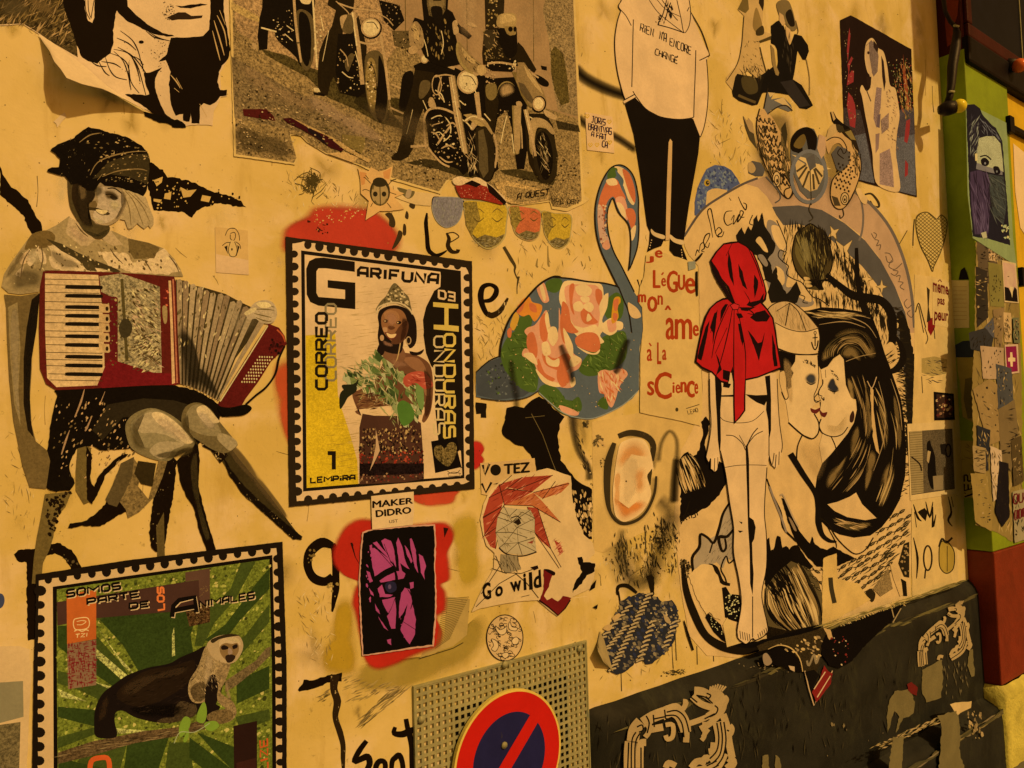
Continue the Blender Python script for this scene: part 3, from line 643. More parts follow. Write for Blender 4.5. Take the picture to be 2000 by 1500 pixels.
# ================================================================ accordion player paste-up
a = Art('accordion_player_paste_up', 'life-size paste-up of a seated woman with hat playing a red accordion', 'paste-up', .0016, wear=.14, grain=.10)
a.part('stool', 'dark worn stool')
a.P('6a5020', '88,965 140,960 128,990 110,1010 104,1050 96,1075 84,1100 80,1140 62,1140 66,1090 72,1050 80,1010', wear=.3); a.speck([K, K, '2a1a08'], '90,970 138,962 118,1000 100,1060 92,1030', 60, (2, 5), seed=5)
a.P(K, '318,905 334,890 345,900 340,960 330,1010 322,1070 306,1078 296,1070 292,1040 300,970 305,920', rg=1, amp=1.2, wear=.4); a.P('5c451c', '305,1030 320,1000 322,1085 308,1095', wear=.4)
a.P(K, '346,900 366,880 386,860 390,900 388,950 400,1000 412,1040 422,1075 406,1080 390,1040 378,990 364,970 352,940', rg=1, amp=.8, wear=.35)
a.P('6a5020', '152,872 166,866 178,876 176,930 186,975 164,985 148,958 148,920', wear=.4); a.P(K, '168,868 180,890 176,940 184,950 192,930 215,905 240,886 250,888 232,902 205,930 192,962 180,985 170,975', rg=1, amp=1, wear=.2)
a.part('legs')
a.P(K, '160,1027 140,1032 132,1031 136,1022 165,1018 186,1004 206,985 216,962 230,975 250,998 232,1006 214,1018 196,1028', rg=1, amp=1)
a.P('7c6230', '238,905 262,895 276,918 270,950 290,975 300,940 310,900 330,890 318,930 302,970 272,1000 250,1012 246,996 228,972 216,958 226,930', wear=.35, grain=.3); a.P('33240c', '270,900 305,905 298,950 276,945 262,925')
a.P('3a2b10', '428,835 448,872 470,900 520,960 556,1008 580,1040 591,1048 588,1055 572,1052 552,1030 520,1000 478,968 452,930 434,900 420,880', wear=.05)
a.P('150c04', '430,880 450,915 478,950 520,990 556,1020 588,1046 590,1054 572,1054 548,1032 515,1002 474,966 448,928', rg=1, amp=.8, wear=.45)
a.P(K, '390,845 430,860 445,890 430,905 412,880 396,872', wear=.5)
a.spray('5c4722', '440,860 462,872 490,905 530,960 562,1006 556,1012 520,975 478,925 450,890', soft=9, alpha=.7); a.spray('4a3818', '372,905 384,885 386,960 398,1010 410,1050 402,1055 388,1010 376,960', soft=6, alpha=.5); a.P('5a4420', '236,905 262,892 258,930 244,962 228,990 212,985 206,975 216,955 228,930', wear=.3)
a.part('skirt'); a.P('130b04', '106,762 180,757 240,752 330,750 380,762 412,778 440,800 470,796 490,800 478,808 455,812 440,815 430,812 425,835 400,850 385,872 350,888 320,900 295,890 260,880 255,876 196,880 180,870 150,876 138,900 135,915 146,944 136,958 110,960 92,955 86,930 90,888 95,862 100,820 112,772', rg=1, amp=1.0, wear=.30)
a.P('2c2210', '210,790 280,778 340,782 400,800 380,830 320,810 240,815 200,860 180,840', wear=.2)
for q in ('165,760 158,785 146,815', '180,812 170,835 166,842', '136,840 128,862 120,888', '205,765 195,790'): a.L('a87a48', [1, 4, 2], q)
a.speck(['a58046', 'c89a58', '6c5428'], '110,790 200,770 300,880 150,940 100,930', 130, (.8, 2.4), 2, -60, seed=8)
a.part('knees'); a.S('7a6738', '245,830 262,808 295,797 330,808 365,835 380,860 374,876 350,880 330,900 296,896 262,880 250,862'); a.S('8e7a48', '255,832 272,812 300,800 330,812 360,840 372,866 345,872 320,862 300,875 272,868')
a.S('a9905a', '262,826 282,808 312,806 345,828 366,852 360,868 330,852 300,845 275,845'); a.S('d2a86a', '296,808 315,806 345,826 368,850 378,862 362,866 335,842 310,828'); a.S('a9905a', '292,882 306,866 330,862 360,868 336,880 330,892 312,896')
a.S('6d5a2e', '354,820 362,795 385,786 410,798 430,825 460,862 462,872 440,885 415,878 390,862 362,842'); a.S('8b7644', '362,818 372,795 392,790 412,806 428,834 430,850 400,850 372,838'); a.S('d2a86a', '384,798 400,792 420,812 428,825 404,826 390,815'); a.S('a08852', '428,846 450,852 464,866 450,880 438,872 425,858')
a.spray('c8a468', '300,815 330,815 362,842 374,862 350,862 318,842', soft=14, alpha=.6); a.spray('54421c', '250,840 262,815 285,802 270,840 285,880 262,876', soft=12, alpha=.6); a.spray('4a3a18', '300,890 345,876 380,872 372,888 335,898', soft=8, alpha=.6); a.spray('4a3a18', '352,830 366,806 372,850 390,872 372,862', soft=9, alpha=.6); a.spray('bfa068', '385,802 405,806 425,834 410,842 390,826', soft=10, alpha=.6)
a.part('blouse'); a.P('9c8048', '3,560 8,535 20,515 45,480 62,457 90,450 110,440 135,422 150,440 175,465 200,470 218,450 250,465 290,474 320,485 340,505 352,525 358,540 335,540 290,536 180,530 88,528 76,570 40,575 16,572')
a.P('b5945a', '135,424 150,432 175,458 186,468 172,480 158,480 140,466 128,455'); a.P('b5945a', '200,466 216,450 226,462 240,478 220,480 206,472'); a.S('6e5424', '62,458 92,450 108,462 96,482 60,486 48,486')
a.P('6b5426', '250,466 290,474 312,484 305,500 296,520 290,505 262,506 252,490'); a.S('c9a262', '50,492 60,488 56,510 42,516 38,506', wear=0)
for q in ('52,508 66,494 76,480 72,500 60,520', '74,486 88,495 90,515 78,510', '30,535 46,520 40,540', '96,500 116,510 120,525 102,522'): a.S('d0a466', q)
a.P('d2a668', '94,480 120,478 145,495 160,512 180,520 212,530 180,532 118,528 104,508', rg=1, amp=1.5); a.P('d2a668', '190,490 250,495 258,512 300,505 310,490 322,486 340,508 352,530 330,536 262,532 212,520', rg=1, amp=2)
a.P('403014', '90,466 120,476 150,492 180,506 225,524 236,530 228,534 200,524 170,522 148,505 120,490', wear=.1); a.P('4a3818', '155,510 178,512 190,530 170,528'); a.speck(['5b4620', '8a6d38', 'd8b070'], '40,490 100,470 220,480 330,500 330,530 100,528 20,560', 120, (1, 3), 1.5, 60, seed=12)
a.spray('5a4420', '20,530 50,515 86,530 84,560 50,570 20,566', soft=18, alpha=.55); a.spray('6b5428', '10,545 20,515 44,486 50,500 30,530', soft=10, alpha=.5); a.spray('d0a86c', '50,490 70,484 84,505 70,520 54,510', soft=10, alpha=.6); a.spray('5a4420', '96,486 130,500 160,520 130,528 104,512', soft=10, alpha=.45); a.spray('c8a064', '135,440 165,456 176,468 160,474 142,462', soft=8, alpha=.6)
for q in ('60,486 46,510 40,545', '80,480 84,505 78,530', '330,500 342,515 350,532', '215,485 225,500 240,515', '282,508 290,520 296,530', '148,436 160,452 172,462'): a.L('5c4622', [1, 2.6, 1], q)
a.part('arm'); a.P('6e5628', '8,575 40,578 76,572 74,600 66,640 60,700 58,770 62,830 70,862 92,880 98,900 90,955 58,952 44,910 36,870 26,820 18,740 14,660 12,600', wear=.12); a.P('1d1206', '62,585 78,572 72,640 62,700 58,760 60,820 66,855 54,840 46,790 46,700 52,640', wear=.35); a.P('927840', '16,600 34,590 40,680 36,760 40,830 28,790 20,700')
a.spray('a88c54', '22,610 34,605 38,680 36,760 38,820 28,770 20,690', soft=8, alpha=.6); a.spray('20160a', '60,600 74,590 66,680 60,760 56,820 50,760 52,660', soft=7, alpha=.6)
a.part('head'); a.S('4c3918', '132,352 138,330 170,340 200,362 210,385 200,420 215,445 205,462 190,466 165,452 148,425 136,400')
a.S('a0824e', '176,352 200,358 232,362 248,378 246,400 232,428 212,440 192,437 176,425 170,410 178,392 170,370'); a.S('b99c68', '190,368 218,366 240,380 240,400 226,424 206,436 188,432 182,418 192,396'); a.S('2c1c0a', '146,355 175,360 186,380 176,400 166,420 176,436 160,432 146,405 140,380')
a.spray('58431c', '203,372 222,372 234,386 222,392 206,388', soft=6, alpha=.8); a.L('33230c', 2.5, '210,368 224,368 238,378'); a.L('2c1c0a', [2, 3.5, 2], '206,380 218,380 230,388'); a.S('3e2c10', '166,404 190,406 214,416 208,420 188,412 170,410');  a.spray('2c1e0c', '168,345 192,352 186,380 178,400 172,430 182,445 160,440 146,400 150,355', soft=9, alpha=.9); a.S('6b5226', '176,396 186,392 190,402 182,407 174,404'); a.spray('7b6032', '152,362 168,362 170,384 158,392', soft=6, alpha=.6); a.L('33230c', [1, 2, 1], '168,405 180,406 196,410 212,411'); a.S('d9b87a', '188,409 200,410 210,411 206,417 196,417 189,413'); a.L('5a4422', [.6, 1.6, .6], '188,413 196,419 206,419 213,412'); a.spray('c8a468', '184,426 198,430 206,436 194,440 184,436', soft=4, alpha=.6); a.S('2a1c0a', '214,384 222,382 230,388 222,391'); a.spray('4a3818', '160,448 184,464 206,462 214,446 200,462 180,462', soft=4, alpha=.6)
a.spray('d0aa6a', '212,392 230,388 240,402 228,416 214,410', soft=10, alpha=.7); a.spray('d0aa6a', '182,424 200,428 205,436 192,438', soft=5, alpha=.6); a.spray('4a3818', '176,360 200,362 204,378 190,388 182,378', soft=8, alpha=.6); a.spray('5a4622', '236,372 248,384 246,404 232,426 224,430 238,404', soft=7, alpha=.55)
a.part('hair'); a.P('b39458', '236,366 262,372 285,385 292,405 300,425 300,438 294,446 290,440 282,447 276,443 268,436 258,446 250,447 244,430 234,428 240,415 247,400 246,382'); 
for q in ('244,372 262,395 280,440', '250,374 276,400 292,432', '240,376 252,405 256,440', '262,378 288,406'): a.L('7c6230', [1, 2, 1], q)
a.part('hat', 'black broad hat'); a.P('110904', '98,293 112,282 118,280 140,272 152,262 172,248 190,251 210,258 250,268 276,284 290,300 294,318 290,345 286,372 280,383 262,376 230,366 205,362 196,356 184,372 170,372 152,358 138,360 130,350 126,344 108,340 92,334 94,330 102,327 114,326 118,310 108,300', rg=1, amp=.9, wear=.42)
a.P('3b2c12', '180,350 210,318 250,302 290,300 292,330 288,360 250,345 215,340', wear=.4); 
for q in ('176,342 190,318 220,304 262,296 288,296', '200,345 230,334 270,330 288,334', '190,352 200,340', '155,278 175,264 195,260'): a.L('8f7038', [1, 2.6, 1.2], q, wear=.2)
a.speck(['b5904e', '7a5f2c'], '150,270 260,275 285,300 285,365 200,350 190,300', 80, (.7, 2), 2, -15, seed=9)
a.part('accordion', 'red piano accordion')
a.P('5c1a0e', '78,560 84,530 100,528 230,532 340,540 346,560 350,620 352,750 330,752 250,754 180,759 110,762 90,750 78,720 76,640'); a.P('cf9f5c', '88,534 192,537 194,560 200,600 204,700 204,752 110,756 92,738 88,640')
a.P('9a8450', '194,540 236,534 270,545 312,560 314,640 316,728 290,728 250,730 204,745 204,716 230,706 230,582 214,578 198,570', grain=.4)
a.P('6e1512', '212,700 300,728 340,730 345,752 300,752 200,758 190,752'); a.P('5f1612', '228,580 200,578 200,590 215,594 214,700 228,698')
for i, y in enumerate((545, 556, 571, 589, 605, 615, 630, 646, 658, 673, 688, 702, 714, 730, 742)): a.L('4a3614', 1.3, [(88+(y > 715)*(y-715)*.4, y), (194 if y < 575 else 200, y+2)], sm=0)
for y in (561, 578, 600, 617, 633, 657, 674, 697, 714, 731): a.S('1c1206', f'128,{y} 134,{y-4} 194,{y-3} 200,{y-1} 200,{y+3} 192,{y+4} 132,{y+3}')
for y in (593, 613, 631, 650, 671): a.P('c39a58', f'193,{y} 213,{y+1} 215,{y+16} 212,{y+18} 194,{y+17}'); a.E('2c1c0a', 209, y+10, 3, 4.5)
a.hatch(['d2b07c', '664e28', 'c29c66', '42300f', '8a7040'], '258,560 308,560 314,724 290,724 256,650 260,600', 230, 13, 3.6, 40, .4, seed=21); a.hatch(['d2b07c', '573f1c'], '256,655 300,650 314,724 262,726', 90, 12, 3.4, -35, .3, seed=22)
a.speck(['6b5724', 'b2954f', '4c3c16'], '212,585 255,560 255,700 215,735', 90, (1, 3), seed=23)
a.L('55461d', 6, '238,545 244,640 248,705', sm=0); a.S('40351a', '232,640 242,622 256,630 258,645 250,658 238,658'); a.P('d09a58', '329,548 334,548 338,640 342,748 336,750 333,640')
a.L('b5633a', 3, '338,545 342,640 346,748', sm=0); a.S('9a7c42', '317,600 326,600 326,628 320,630'); a.speck(['c05a30', '8c2818'], '318,560 330,560 330,600 320,600', 8, (1.5, 3), seed=3)
a.P('3d3014', '343,546 360,548 372,556 400,562 440,574 470,590 500,604 535,612 500,645 460,700 432,770 428,782 400,766 370,752 352,750')
tops = [(345, 547), (358, 550), (372, 556), (386, 562), (398, 568), (411, 573), (426, 575), (438, 578), (450, 590), (463, 588), (475, 600), (488, 606), (505, 628), (520, 640)]
bots = [(352, 750), (358, 752), (364, 754), (371, 757), (378, 760), (385, 763), (391, 766), (397, 769), (403, 772), (409, 775), (414, 778), (420, 780), (424, 782), (428, 784)]
for i, ((x, y), (u, v)) in enumerate(zip(tops, bots)):
    a.P(['9c8050', '8c7044', 'a88c58'][i % 3], [(x, y), (x+7, y-2), (x+11, y+3), (x*.5+u*.5+6, (y+v)/2), (u+2.5, v), (u, v), (x*.5+u*.5-1.5, (y+v)/2)])
a.spray('241a0a', '345,640 372,650 392,700 420,745 432,782 400,768 352,752', soft=24, alpha=.75); a.spray('c8aa6c', '440,590 480,604 505,630 470,660 440,640', soft=24, alpha=.3); a.speck(['c9ac68', '5b4a20'], '345,548 400,560 480,600 470,660 430,700 380,700 350,700', 90, (1, 2.2), 3, 100, seed=5)
a.P('5a160e', '524,632 545,640 556,656 560,672 546,690 530,705 505,745 480,778 470,796 452,795 440,800 425,790 440,765 470,716 500,668'); a.L('cfae76', 2.4, '523,636 480,705 430,784', sm=0); a.L('b04a20', 3, '541,644 552,655 557,668'); a.speck(['1c0b06', '3a0e08'], '530,660 558,672 545,690 525,690', 20, (2, 4), seed=3)
for j in range(9):
    for i in range(6): a.E('cfae76', 507-j*4.3+i*4.9, 697+j*6.1+i*.1, 1.6, 2.0, 6)
a.L('1a0e06', 4, '556,676 545,700 538,730 520,756 500,772 480,790'); a.S('100903', '425,795 450,796 480,790 492,798 478,810 455,813 436,812', wear=.3)
a.part('hand'); a.S('b09460', '488,602 500,590 520,586 534,592 541,608 538,624 528,632 510,630 498,622 486,626 480,612')
for q in ('496,612 512,616 530,620', '494,604 515,604 536,606', '500,620 515,626 530,628', '510,592 524,596 536,600'): a.L('6b5524', [1, 2.4, 1], q)
a.S('d6b474', '500,592 520,590 530,598 512,602'); a.S('c9ac68', '478,610 498,600 500,606 482,616')
a.done()
a = Art('icon_sticker', 'small white sticker with a robed statue line drawing, right of the hat', 'sticker', .001, single=True)
a.sheet('d8a462', '420,443 484,450 486,537 422,532'); a.P('cf9a4c', '420,443 484,450 485,508 422,496')
a.L('2a1c0a', 1.4, '450,456 458,454 460,462 456,470 450,466 450,458'); a.L('2a1c0a', 1.3, '440,460 446,448 458,446 466,456 468,470'); a.P('2a1c0a', '438,482 448,478 450,496 445,496'); a.P('2a1c0a', '460,476 468,482 462,500 457,498'); a.S('cf9e50', '448,470 460,472 464,485 460,500 448,500 444,486'); a.L('2a1c0a', 1.3, '450,472 446,488 450,500 460,500 463,486 458,472'); a.L('2a1c0a', 1.3, '434,480 442,474 450,474'); a.L('2a1c0a', 1.3, '460,472 468,478 470,486'); a.E('2a1c0a', 453, 487, 1.5, 2.5)
a.done()
# ================================================================ bikers photo poster
a = Art('bikers_poster', 'large sepia photo poster of leather clad bikers on motorcycles, torn along the bottom', 'poster', .0022, grain=.12)
a.part('paper').sheet('d6a450', '447,-60 457,305 576,322 582,312 577,298 568,264 584,262 600,278 636,300 700,322 716,330 760,350 860,379 872,358 884,346 905,346 935,352 960,368 990,396 1020,401 1074,394 1078,408 1108,413 1142,397 1152,389 1140,380 1121,-60', torn=.4, grain=0)
a.part('print')
a.P('8e6a34', '452,-60 461,301 574,318 579,308 566,262 590,266 606,282 640,300 700,320 760,345 857,374 872,352 905,345 935,350 962,366 990,394 1020,399 1070,391 1100,405 1136,392 1117,-60', grain=.42)
a.P('a27c44', '452,-60 461,60 560,120 700,190 800,60 800,-60', grain=.35); a.P('785a2e', '452,110 458,230 600,260 760,300 800,320 700,240 560,170', grain=.38)
a.P('a07a44', '770,-60 1117,-60 1129,232 1068,212 1040,200 980,200 900,180 800,90 765,70', grain=.05)
a.P('8c6a38', '1060,20 1078,-60 1117,-60 1128,228 1090,216 1078,160 1072,80', grain=.4)
for x in (791, 911, 1041): a.L('5a4316', 1.4, [(x, -50), (x+1.5, 120 if x > 1000 else 105)], sm=0)
a.P('2a1d0a', '945,-60 948,58 960,56 974,50 984,30 988,-60'); a.speck(['c09a50', '8a6c30'], '950,-10 975,-10 972,50 952,52', 26, (1.5, 3.5), seed=4)
a.P('5a4418', '1076,100 1084,90 1100,105 1108,150 1112,200 1096,206 1084,180 1076,140', grain=.38)
for q in ('450,8 470,18 500,32 510,42',): a.P('b08c44', '452,4 480,18 508,34 508,44 480,34 452,18', grain=.3)
# shadows under the machines
a.P('4a3814', '510,96 560,108 600,130 660,150 700,185 760,215 800,260 780,250 740,240 690,212 640,190 600,150 560,130 520,108', grain=.4)
a.P('2c2009', '700,180 740,200 768,232 752,238 720,220 690,200', grain=.3); a.P('3a2b10', '790,318 850,330 900,345 960,352 940,340 880,318 830,310', grain=.3); a.P('3f2f11', '985,340 1030,352 1080,362 1086,350 1060,340 1010,330 975,332', grain=.3); a.P('382910', '1085,235 1130,245 1133,258 1090,252', grain=.4)
a.P('40300f', '760,190 800,196 795,230 768,224', grain=.4)
D1, D2, M1, H1, H2 = '130b04', '221606', '5e4620', 'b48e50', 'd8ae66'
a.part('motorcycle')
a.P(D1, '514,-60 560,-60 600,-60 618,-60 615,10 608,60 604,100 606,132 596,135 586,128 578,112 566,100 556,92 545,82 538,72 536,60 524,60 522,96 506,98 503,70 507,35 512,16'); a.S(M1, '580,22 600,22 612,40 614,80 611,120 600,138 590,130 584,110 578,70'); a.S(D1, '584,28 598,28 606,50 608,90 602,128 592,120 586,90')
a.L(H1, 5, '573,-20 577,40 582,82', sm=0); a.L(H1, 4, '583,85 588,122', sm=0); a.L(H2, 3.4, '610,-20 615,60 619,132', sm=0); a.L(H2, 3, '510,54 540,62', sm=0); a.S(H2, '586,-8 608,-10 606,6 596,8 588,4'); a.speck([H1, H2, M1], '528,25 570,20 572,80 545,85 535,60', 34, (.7, 2.3), seed=5); a.P(H1, '492,84 500,84 502,98 494,96'); a.speck([H1, H2], '612,50 628,60 630,125 616,125', 24, (1.2, 3), seed=6)
a.part('motorcycle')
a.P(D2, '622,182 620,148 624,100 634,74 648,52 656,20 640,10 650,-60 700,-60 690,20 672,40 668,80 700,30 716,90 716,160 716,190 690,188 664,182 652,150 646,160 640,186 634,187'); a.P(D1, '660,66 700,66 714,180 700,190 680,186 664,178 655,140')
a.S(M1, '716,105 740,100 754,130 760,190 754,230 742,238 726,225 716,190 712,140'); a.S(D1, '740,108 752,140 757,190 750,232 738,236 732,200 738,160'); a.S('8a6c30', '720,115 732,120 736,160 732,212 726,218 718,190 714,150'); a.speck([H2, D1, H1], '718,120 732,120 736,165 732,212 724,214 716,170', 60, (1, 2.8), seed=7)
a.L(H1, 8, '690,24 700,90 708,165', sm=0); a.L(H2, 3, '688,24 697,90', sm=0); a.L(H1, 5, '740,50 752,120 761,195', sm=0); a.S(M1, '664,34 676,28 688,32 690,60 680,66 668,58'); a.S(H1, '664,36 670,30 678,30 672,44 668,56')
a.E(D1, 725, 55, 21, 21); a.E(H1, 724, 54, 19, 19); a.E(H2, 725, 54, 16.5, 16); a.L(H1, 3, '660,6 690,16 722,20 752,24 764,34'); a.L(H1, 2, '656,2 676,20 682,28'); a.L(H1, 4, '702,82 724,86 746,80'); a.speck([H1, H2, '8a6c30'], '655,100 700,80 706,180 660,182', 44, (.7, 2.3), seed=8); a.S(M1, '676,116 686,104 692,110 686,126 680,140 674,130')
a.P(H2, '612,172 622,172 626,180 614,179'); a.P(D1, '612,180 634,184 634,188 614,185'); a.P(D1, '740,0 780,10 790,40 770,60 750,40'); a.speck([H1, M1], '740,5 785,10 785,50 760,60', 26, (.7, 2.3), seed=9); a.L(H1, 3.4, '762,210 788,222'); a.L(H1, 3.4, '764,165 782,172 806,180')
a.S(D1, '788,145 806,140 808,170 800,190 796,215 780,212 782,180'); a.P(M1, '766,60 800,60 806,90 790,95 770,88'); a.speck([H1, D1], '766,60 800,60 806,92 770,90', 20, (.7, 2.3), seed=19)
a.part('motorcycle')
a.P(D1, '808,128 830,118 850,122 885,130 905,140 930,145 960,150 950,200 955,240 968,290 974,330 956,346 938,350 920,330 905,342 895,330 872,322 850,305 838,285 834,250 826,200 818,160')
a.P(D2, '810,136 848,142 846,172 838,196 826,215 816,240 810,270 806,292 798,306 782,314 766,312 764,306 776,296 786,262 788,226 798,196 806,166'); a.S(M1, '822,160 838,158 840,172 828,190 818,190')
a.E(D1, 945, 298, 22, 58, 30, -8); a.E('5e4620', 942, 299, 15, 50, 24, -8); a.E(D1, 938, 296, 9, 40, 20, -8); a.hatch([H1, M1], '930,262 944,262 948,330 936,334', 26, 30, 1.2, 78, .5, seed=41); a.E(H1, 939, 298, 4, 6); a.S(H1, '918,250 924,236 940,232 956,244 966,262 962,266 950,252 934,244 924,254')
a.L(H1, 4.2, '832,290 829,262 828,235 836,216 852,211 870,214 888,222', sm=6); a.L(H1, 3.6, '836,288 845,300 862,318 878,326'); a.L(H1, 4.2, '926,228 946,238 960,252 969,280 970,305 966,328', sm=6); a.L(H1, 4, '854,282 868,262 880,246'); a.L(D1, 2, '858,284 880,252')
a.L(M1, 11, '882,150 893,230 908,296', sm=0); a.L(H1, 7, '880,150 891,230 906,296', sm=0); a.L(H1, 7, '932,180 937,230', sm=0); a.P('a88642', '905,224 920,222 945,238 950,250 930,244')
a.E(D1, 913, 161, 23, 26, rot=-15); a.E(H1, 913, 160, 20.5, 23.5, rot=-15); a.E(H2, 914, 160, 17.5, 20.5, rot=-15); a.speck([H1, M1], '905,160 925,165 920,180 908,178', 8, (1, 2), seed=5)
a.L(H1, 5.4, '834,92 846,93 855,104 862,118 874,128 888,134', sm=5); a.E(H1, 829, 115, 8, 9); a.E(H2, 829, 115, 5.5, 6.5); a.speck([H1, H2, M1, '8a6c30'], '835,180 880,150 930,235 960,300 940,340 880,320 840,290', 90, (.7, 2.3), seed=31); a.speck([H1, H2], '838,250 900,260 905,320 850,300', 36, (1, 2.8), seed=32); a.L(H1, 3, '850,150 868,146 884,148'); a.ring(H1, 853, 166, 9, 19, 2); a.speck([H1, D1], '800,60 822,65 818,95 792,110 780,80', 36, (1, 2.8), seed=33); a.S(H1, '838,192 846,192 852,212 838,208'); a.L(H1, 5, '802,286 816,286 836,284', sm=0)
a.part('rider', 'bearded rider in open leather vest')
a.P(D1, '818,-60 880,-60 874,20 884,46 892,78 897,110 905,124 870,132 846,124 830,112 822,92 826,70 822,52 806,44 810,34 828,40'); a.P(M1, '832,-60 874,-60 870,20 862,34 850,36 838,30 834,10', grain=.4); a.S('96793a', '806,50 812,42 822,60 826,84 818,92 808,74'); a.speck([M1, '8a6c30'], '826,45 870,40 890,110 850,118 834,100', 40, (.7, 2.3), 3, 80, seed=34)
a.P(D1, '872,16 884,24 892,42 906,58 914,70 900,66 886,52'); a.S(H1, '884,44 892,40 896,62 888,68 885,60'); a.S('9a7c3c', '892,84 900,84 912,104 930,120 942,130 946,140 930,146 912,140 898,124 891,104'); a.S(H1, '928,132 942,128 940,142 930,148 924,142'); a.P(D1, '892,48 906,54 922,70 916,76 902,66'); a.S(H1, '912,46 922,44 932,52 928,54 916,50')
a.part('motorcycle')
a.P(D1, '945,155 975,152 1010,150 1030,160 1030,200 1026,240 1030,290 1024,330 1010,330 1006,300 1000,250 990,215 972,230 966,262 954,236 946,210'); a.P(D2, '946,165 970,162 974,200 968,240 958,290 966,330 956,345 940,330 948,280 950,240'); a.S('78602a', '950,166 968,164 970,186 960,196 950,188')
a.P('7a6028', '1000,140 1022,142 1044,160 1060,185 1064,206 1046,214 1030,206 1018,186 1008,160'); a.P('967838', '1008,120 1022,118 1034,128 1036,142 1026,144 1014,138'); a.S(H1, '1012,120 1026,124 1036,138 1030,144 1018,136'); a.P('a38142', '1022,146 1044,158 1062,186 1060,192 1046,178 1032,160'); a.P('8e7134', '1000,206 1016,208 1014,300 1006,302 1002,250')
a.E(D1, 991, 182, 20, 24); a.E('927536', 990, 181, 18.5, 22.5); a.S('a88846', '976,170 990,162 1004,168 1006,182 992,178 978,184'); a.E(D1, 1052, 203, 15, 17); a.E(H1, 1051, 203, 12.5, 14.5); a.E(H2, 1051, 202, 9, 10.5); a.P(D2, '1024,222 1066,222 1080,245 1088,300 1086,345 1070,360 1050,350 1034,320 1028,280')
a.S('8e7134', '1036,240 1052,232 1066,236 1080,256 1060,250 1046,254 1042,300 1034,290'); a.S('5a4418', '1050,256 1064,256 1078,290 1082,330 1072,356 1056,350 1046,320 1044,280'); a.S('8b6e34', '1052,262 1062,262 1070,290 1068,330 1058,345 1050,318 1048,284'); a.hatch([H1, D1], '1050,264 1066,264 1070,335 1054,340 1048,300', 40, 22, 1.4, 78, .5, seed=35); a.L(D1, 6, '1074,258 1084,300 1084,340 1072,358')
a.L(H1, 5.4, '1025,214 1034,255 1044,308', sm=0); a.speck([H1, H2], '950,128 1010,125 1008,136 955,138', 34, (1, 2.8), seed=36); a.speck([H1, M1], '972,208 1000,215 1000,300 965,320 968,260', 46, (.7, 2.3), seed=37); a.S(H1, '1062,214 1076,220 1088,228 1082,234 1066,226'); a.S(H1, '1008,200 1016,198 1020,206 1012,212'); a.speck([H1], '948,130 968,140 966,165 950,160', 18, (1, 2.8), seed=38); a.P(D1, '1056,128 1068,130 1068,138 1058,136'); a.S(D1, '1046,146 1058,150 1071,160 1071,168 1062,168 1050,160'); a.L(H1, 3, '1036,142 1052,152')
a.part('rider', 'rider in pale turban and dark glasses')
a.P(D2, '944,80 948,62 956,54 974,54 985,90 996,118 1008,98 1012,82 1022,92 1034,112 1048,136 1044,142 1026,130 1010,122 985,126 960,126 944,126 942,104'); a.speck(['8a6c30', H1, M1, D1], '946,60 975,58 984,122 948,124 944,90', 60, (1, 2.8), seed=39); a.S(D1, '973,56 1006,56 1010,76 1010,100 1002,112 990,112 978,90 972,74'); a.S('a58343', '970,40 974,30 988,25 1004,27 1009,36 1007,50 1000,54 976,54 970,48'); a.S('bb9650', '978,30 990,27 1004,30 1006,40 990,44 978,46'); a.P('8e6f34', '984,52 1008,50 1008,66 1000,72 990,66'); a.E(D1, 997, 57, 4.5, 5); a.E(D1, 1006, 57, 3.4, 5); a.P(D1, '984,66 994,70 1006,68 1010,80 1006,104 996,110 986,96')
a.part('chrome_details')
for q, w_ in (('842,232 856,226 870,230 880,246 878,266 866,276', 2), ('846,262 858,258 866,266', 2), ('884,200 896,196 906,204', 2), ('900,232 912,240 922,252', 2.4), ('850,176 862,184 868,200', 2), ('824,66 832,90 836,110', 1.6), ('862,60 866,84 862,106', 1.6), ('1012,228 1018,250 1020,290', 2.4), ('1000,262 1004,300', 2), ('990,226 984,250 978,280', 2), ('1030,146 1044,160', 2), ('664,96 676,110 680,130', 2), ('668,140 680,150 690,152', 2), ('694,100 702,130', 1.6), ('560,50 574,60', 1.6), ('556,66 572,80', 1.6), ('626,30 632,60', 1.8), ('740,28 756,36 768,50', 2), ('930,150 926,170 932,186', 2), ('946,222 958,236', 2), ('1034,228 1048,236', 2), ('826,196 834,214', 1.6), ('806,214 800,240 794,262', 1.2), ('642,60 636,90 630,120', 1.2)): a.L(H2 if len(q) % 2 else H1, w_, q)
for q in ('836,240 842,262 852,280 868,290', '884,166 892,214', '950,260 958,290 956,330', '1052,262 1060,300 1060,334', '724,120 734,150 736,200', '596,30 606,70 606,120', '905,148 920,150 930,166', '1044,196 1056,194 1062,206', '716,44 730,44 738,56'): a.L(D1, 1.4, q)
a.part('motorcycle')
a.P('2a1d0a', '929,250 945,246 958,252 966,290 966,330 958,352 940,352 932,330 928,290'); a.P('5a4420', '934,256 944,252 952,290 954,335 944,348 936,330'); a.P('130b04', '908,268 926,262 932,300 930,340 918,346 910,320'); a.hatch([H2, H1], '910,270 926,266 929,335 914,340', 30, 22, 1.3, 80, .7, seed=51); a.L('a07e42', [5, 9, 8, 4], '908,238 922,228 944,236 962,262'); a.L(H2, 2.4, '908,236 924,227 944,234'); a.L(H1, 7, '884,148 896,220 910,300', sm=0); a.L('7a5c2c', 2, '888,148 900,220 914,300', sm=0); a.L(H2, 2, '881,150 893,222 906,298', sm=0); a.L(H1, 6, '929,182 936,232', sm=0)
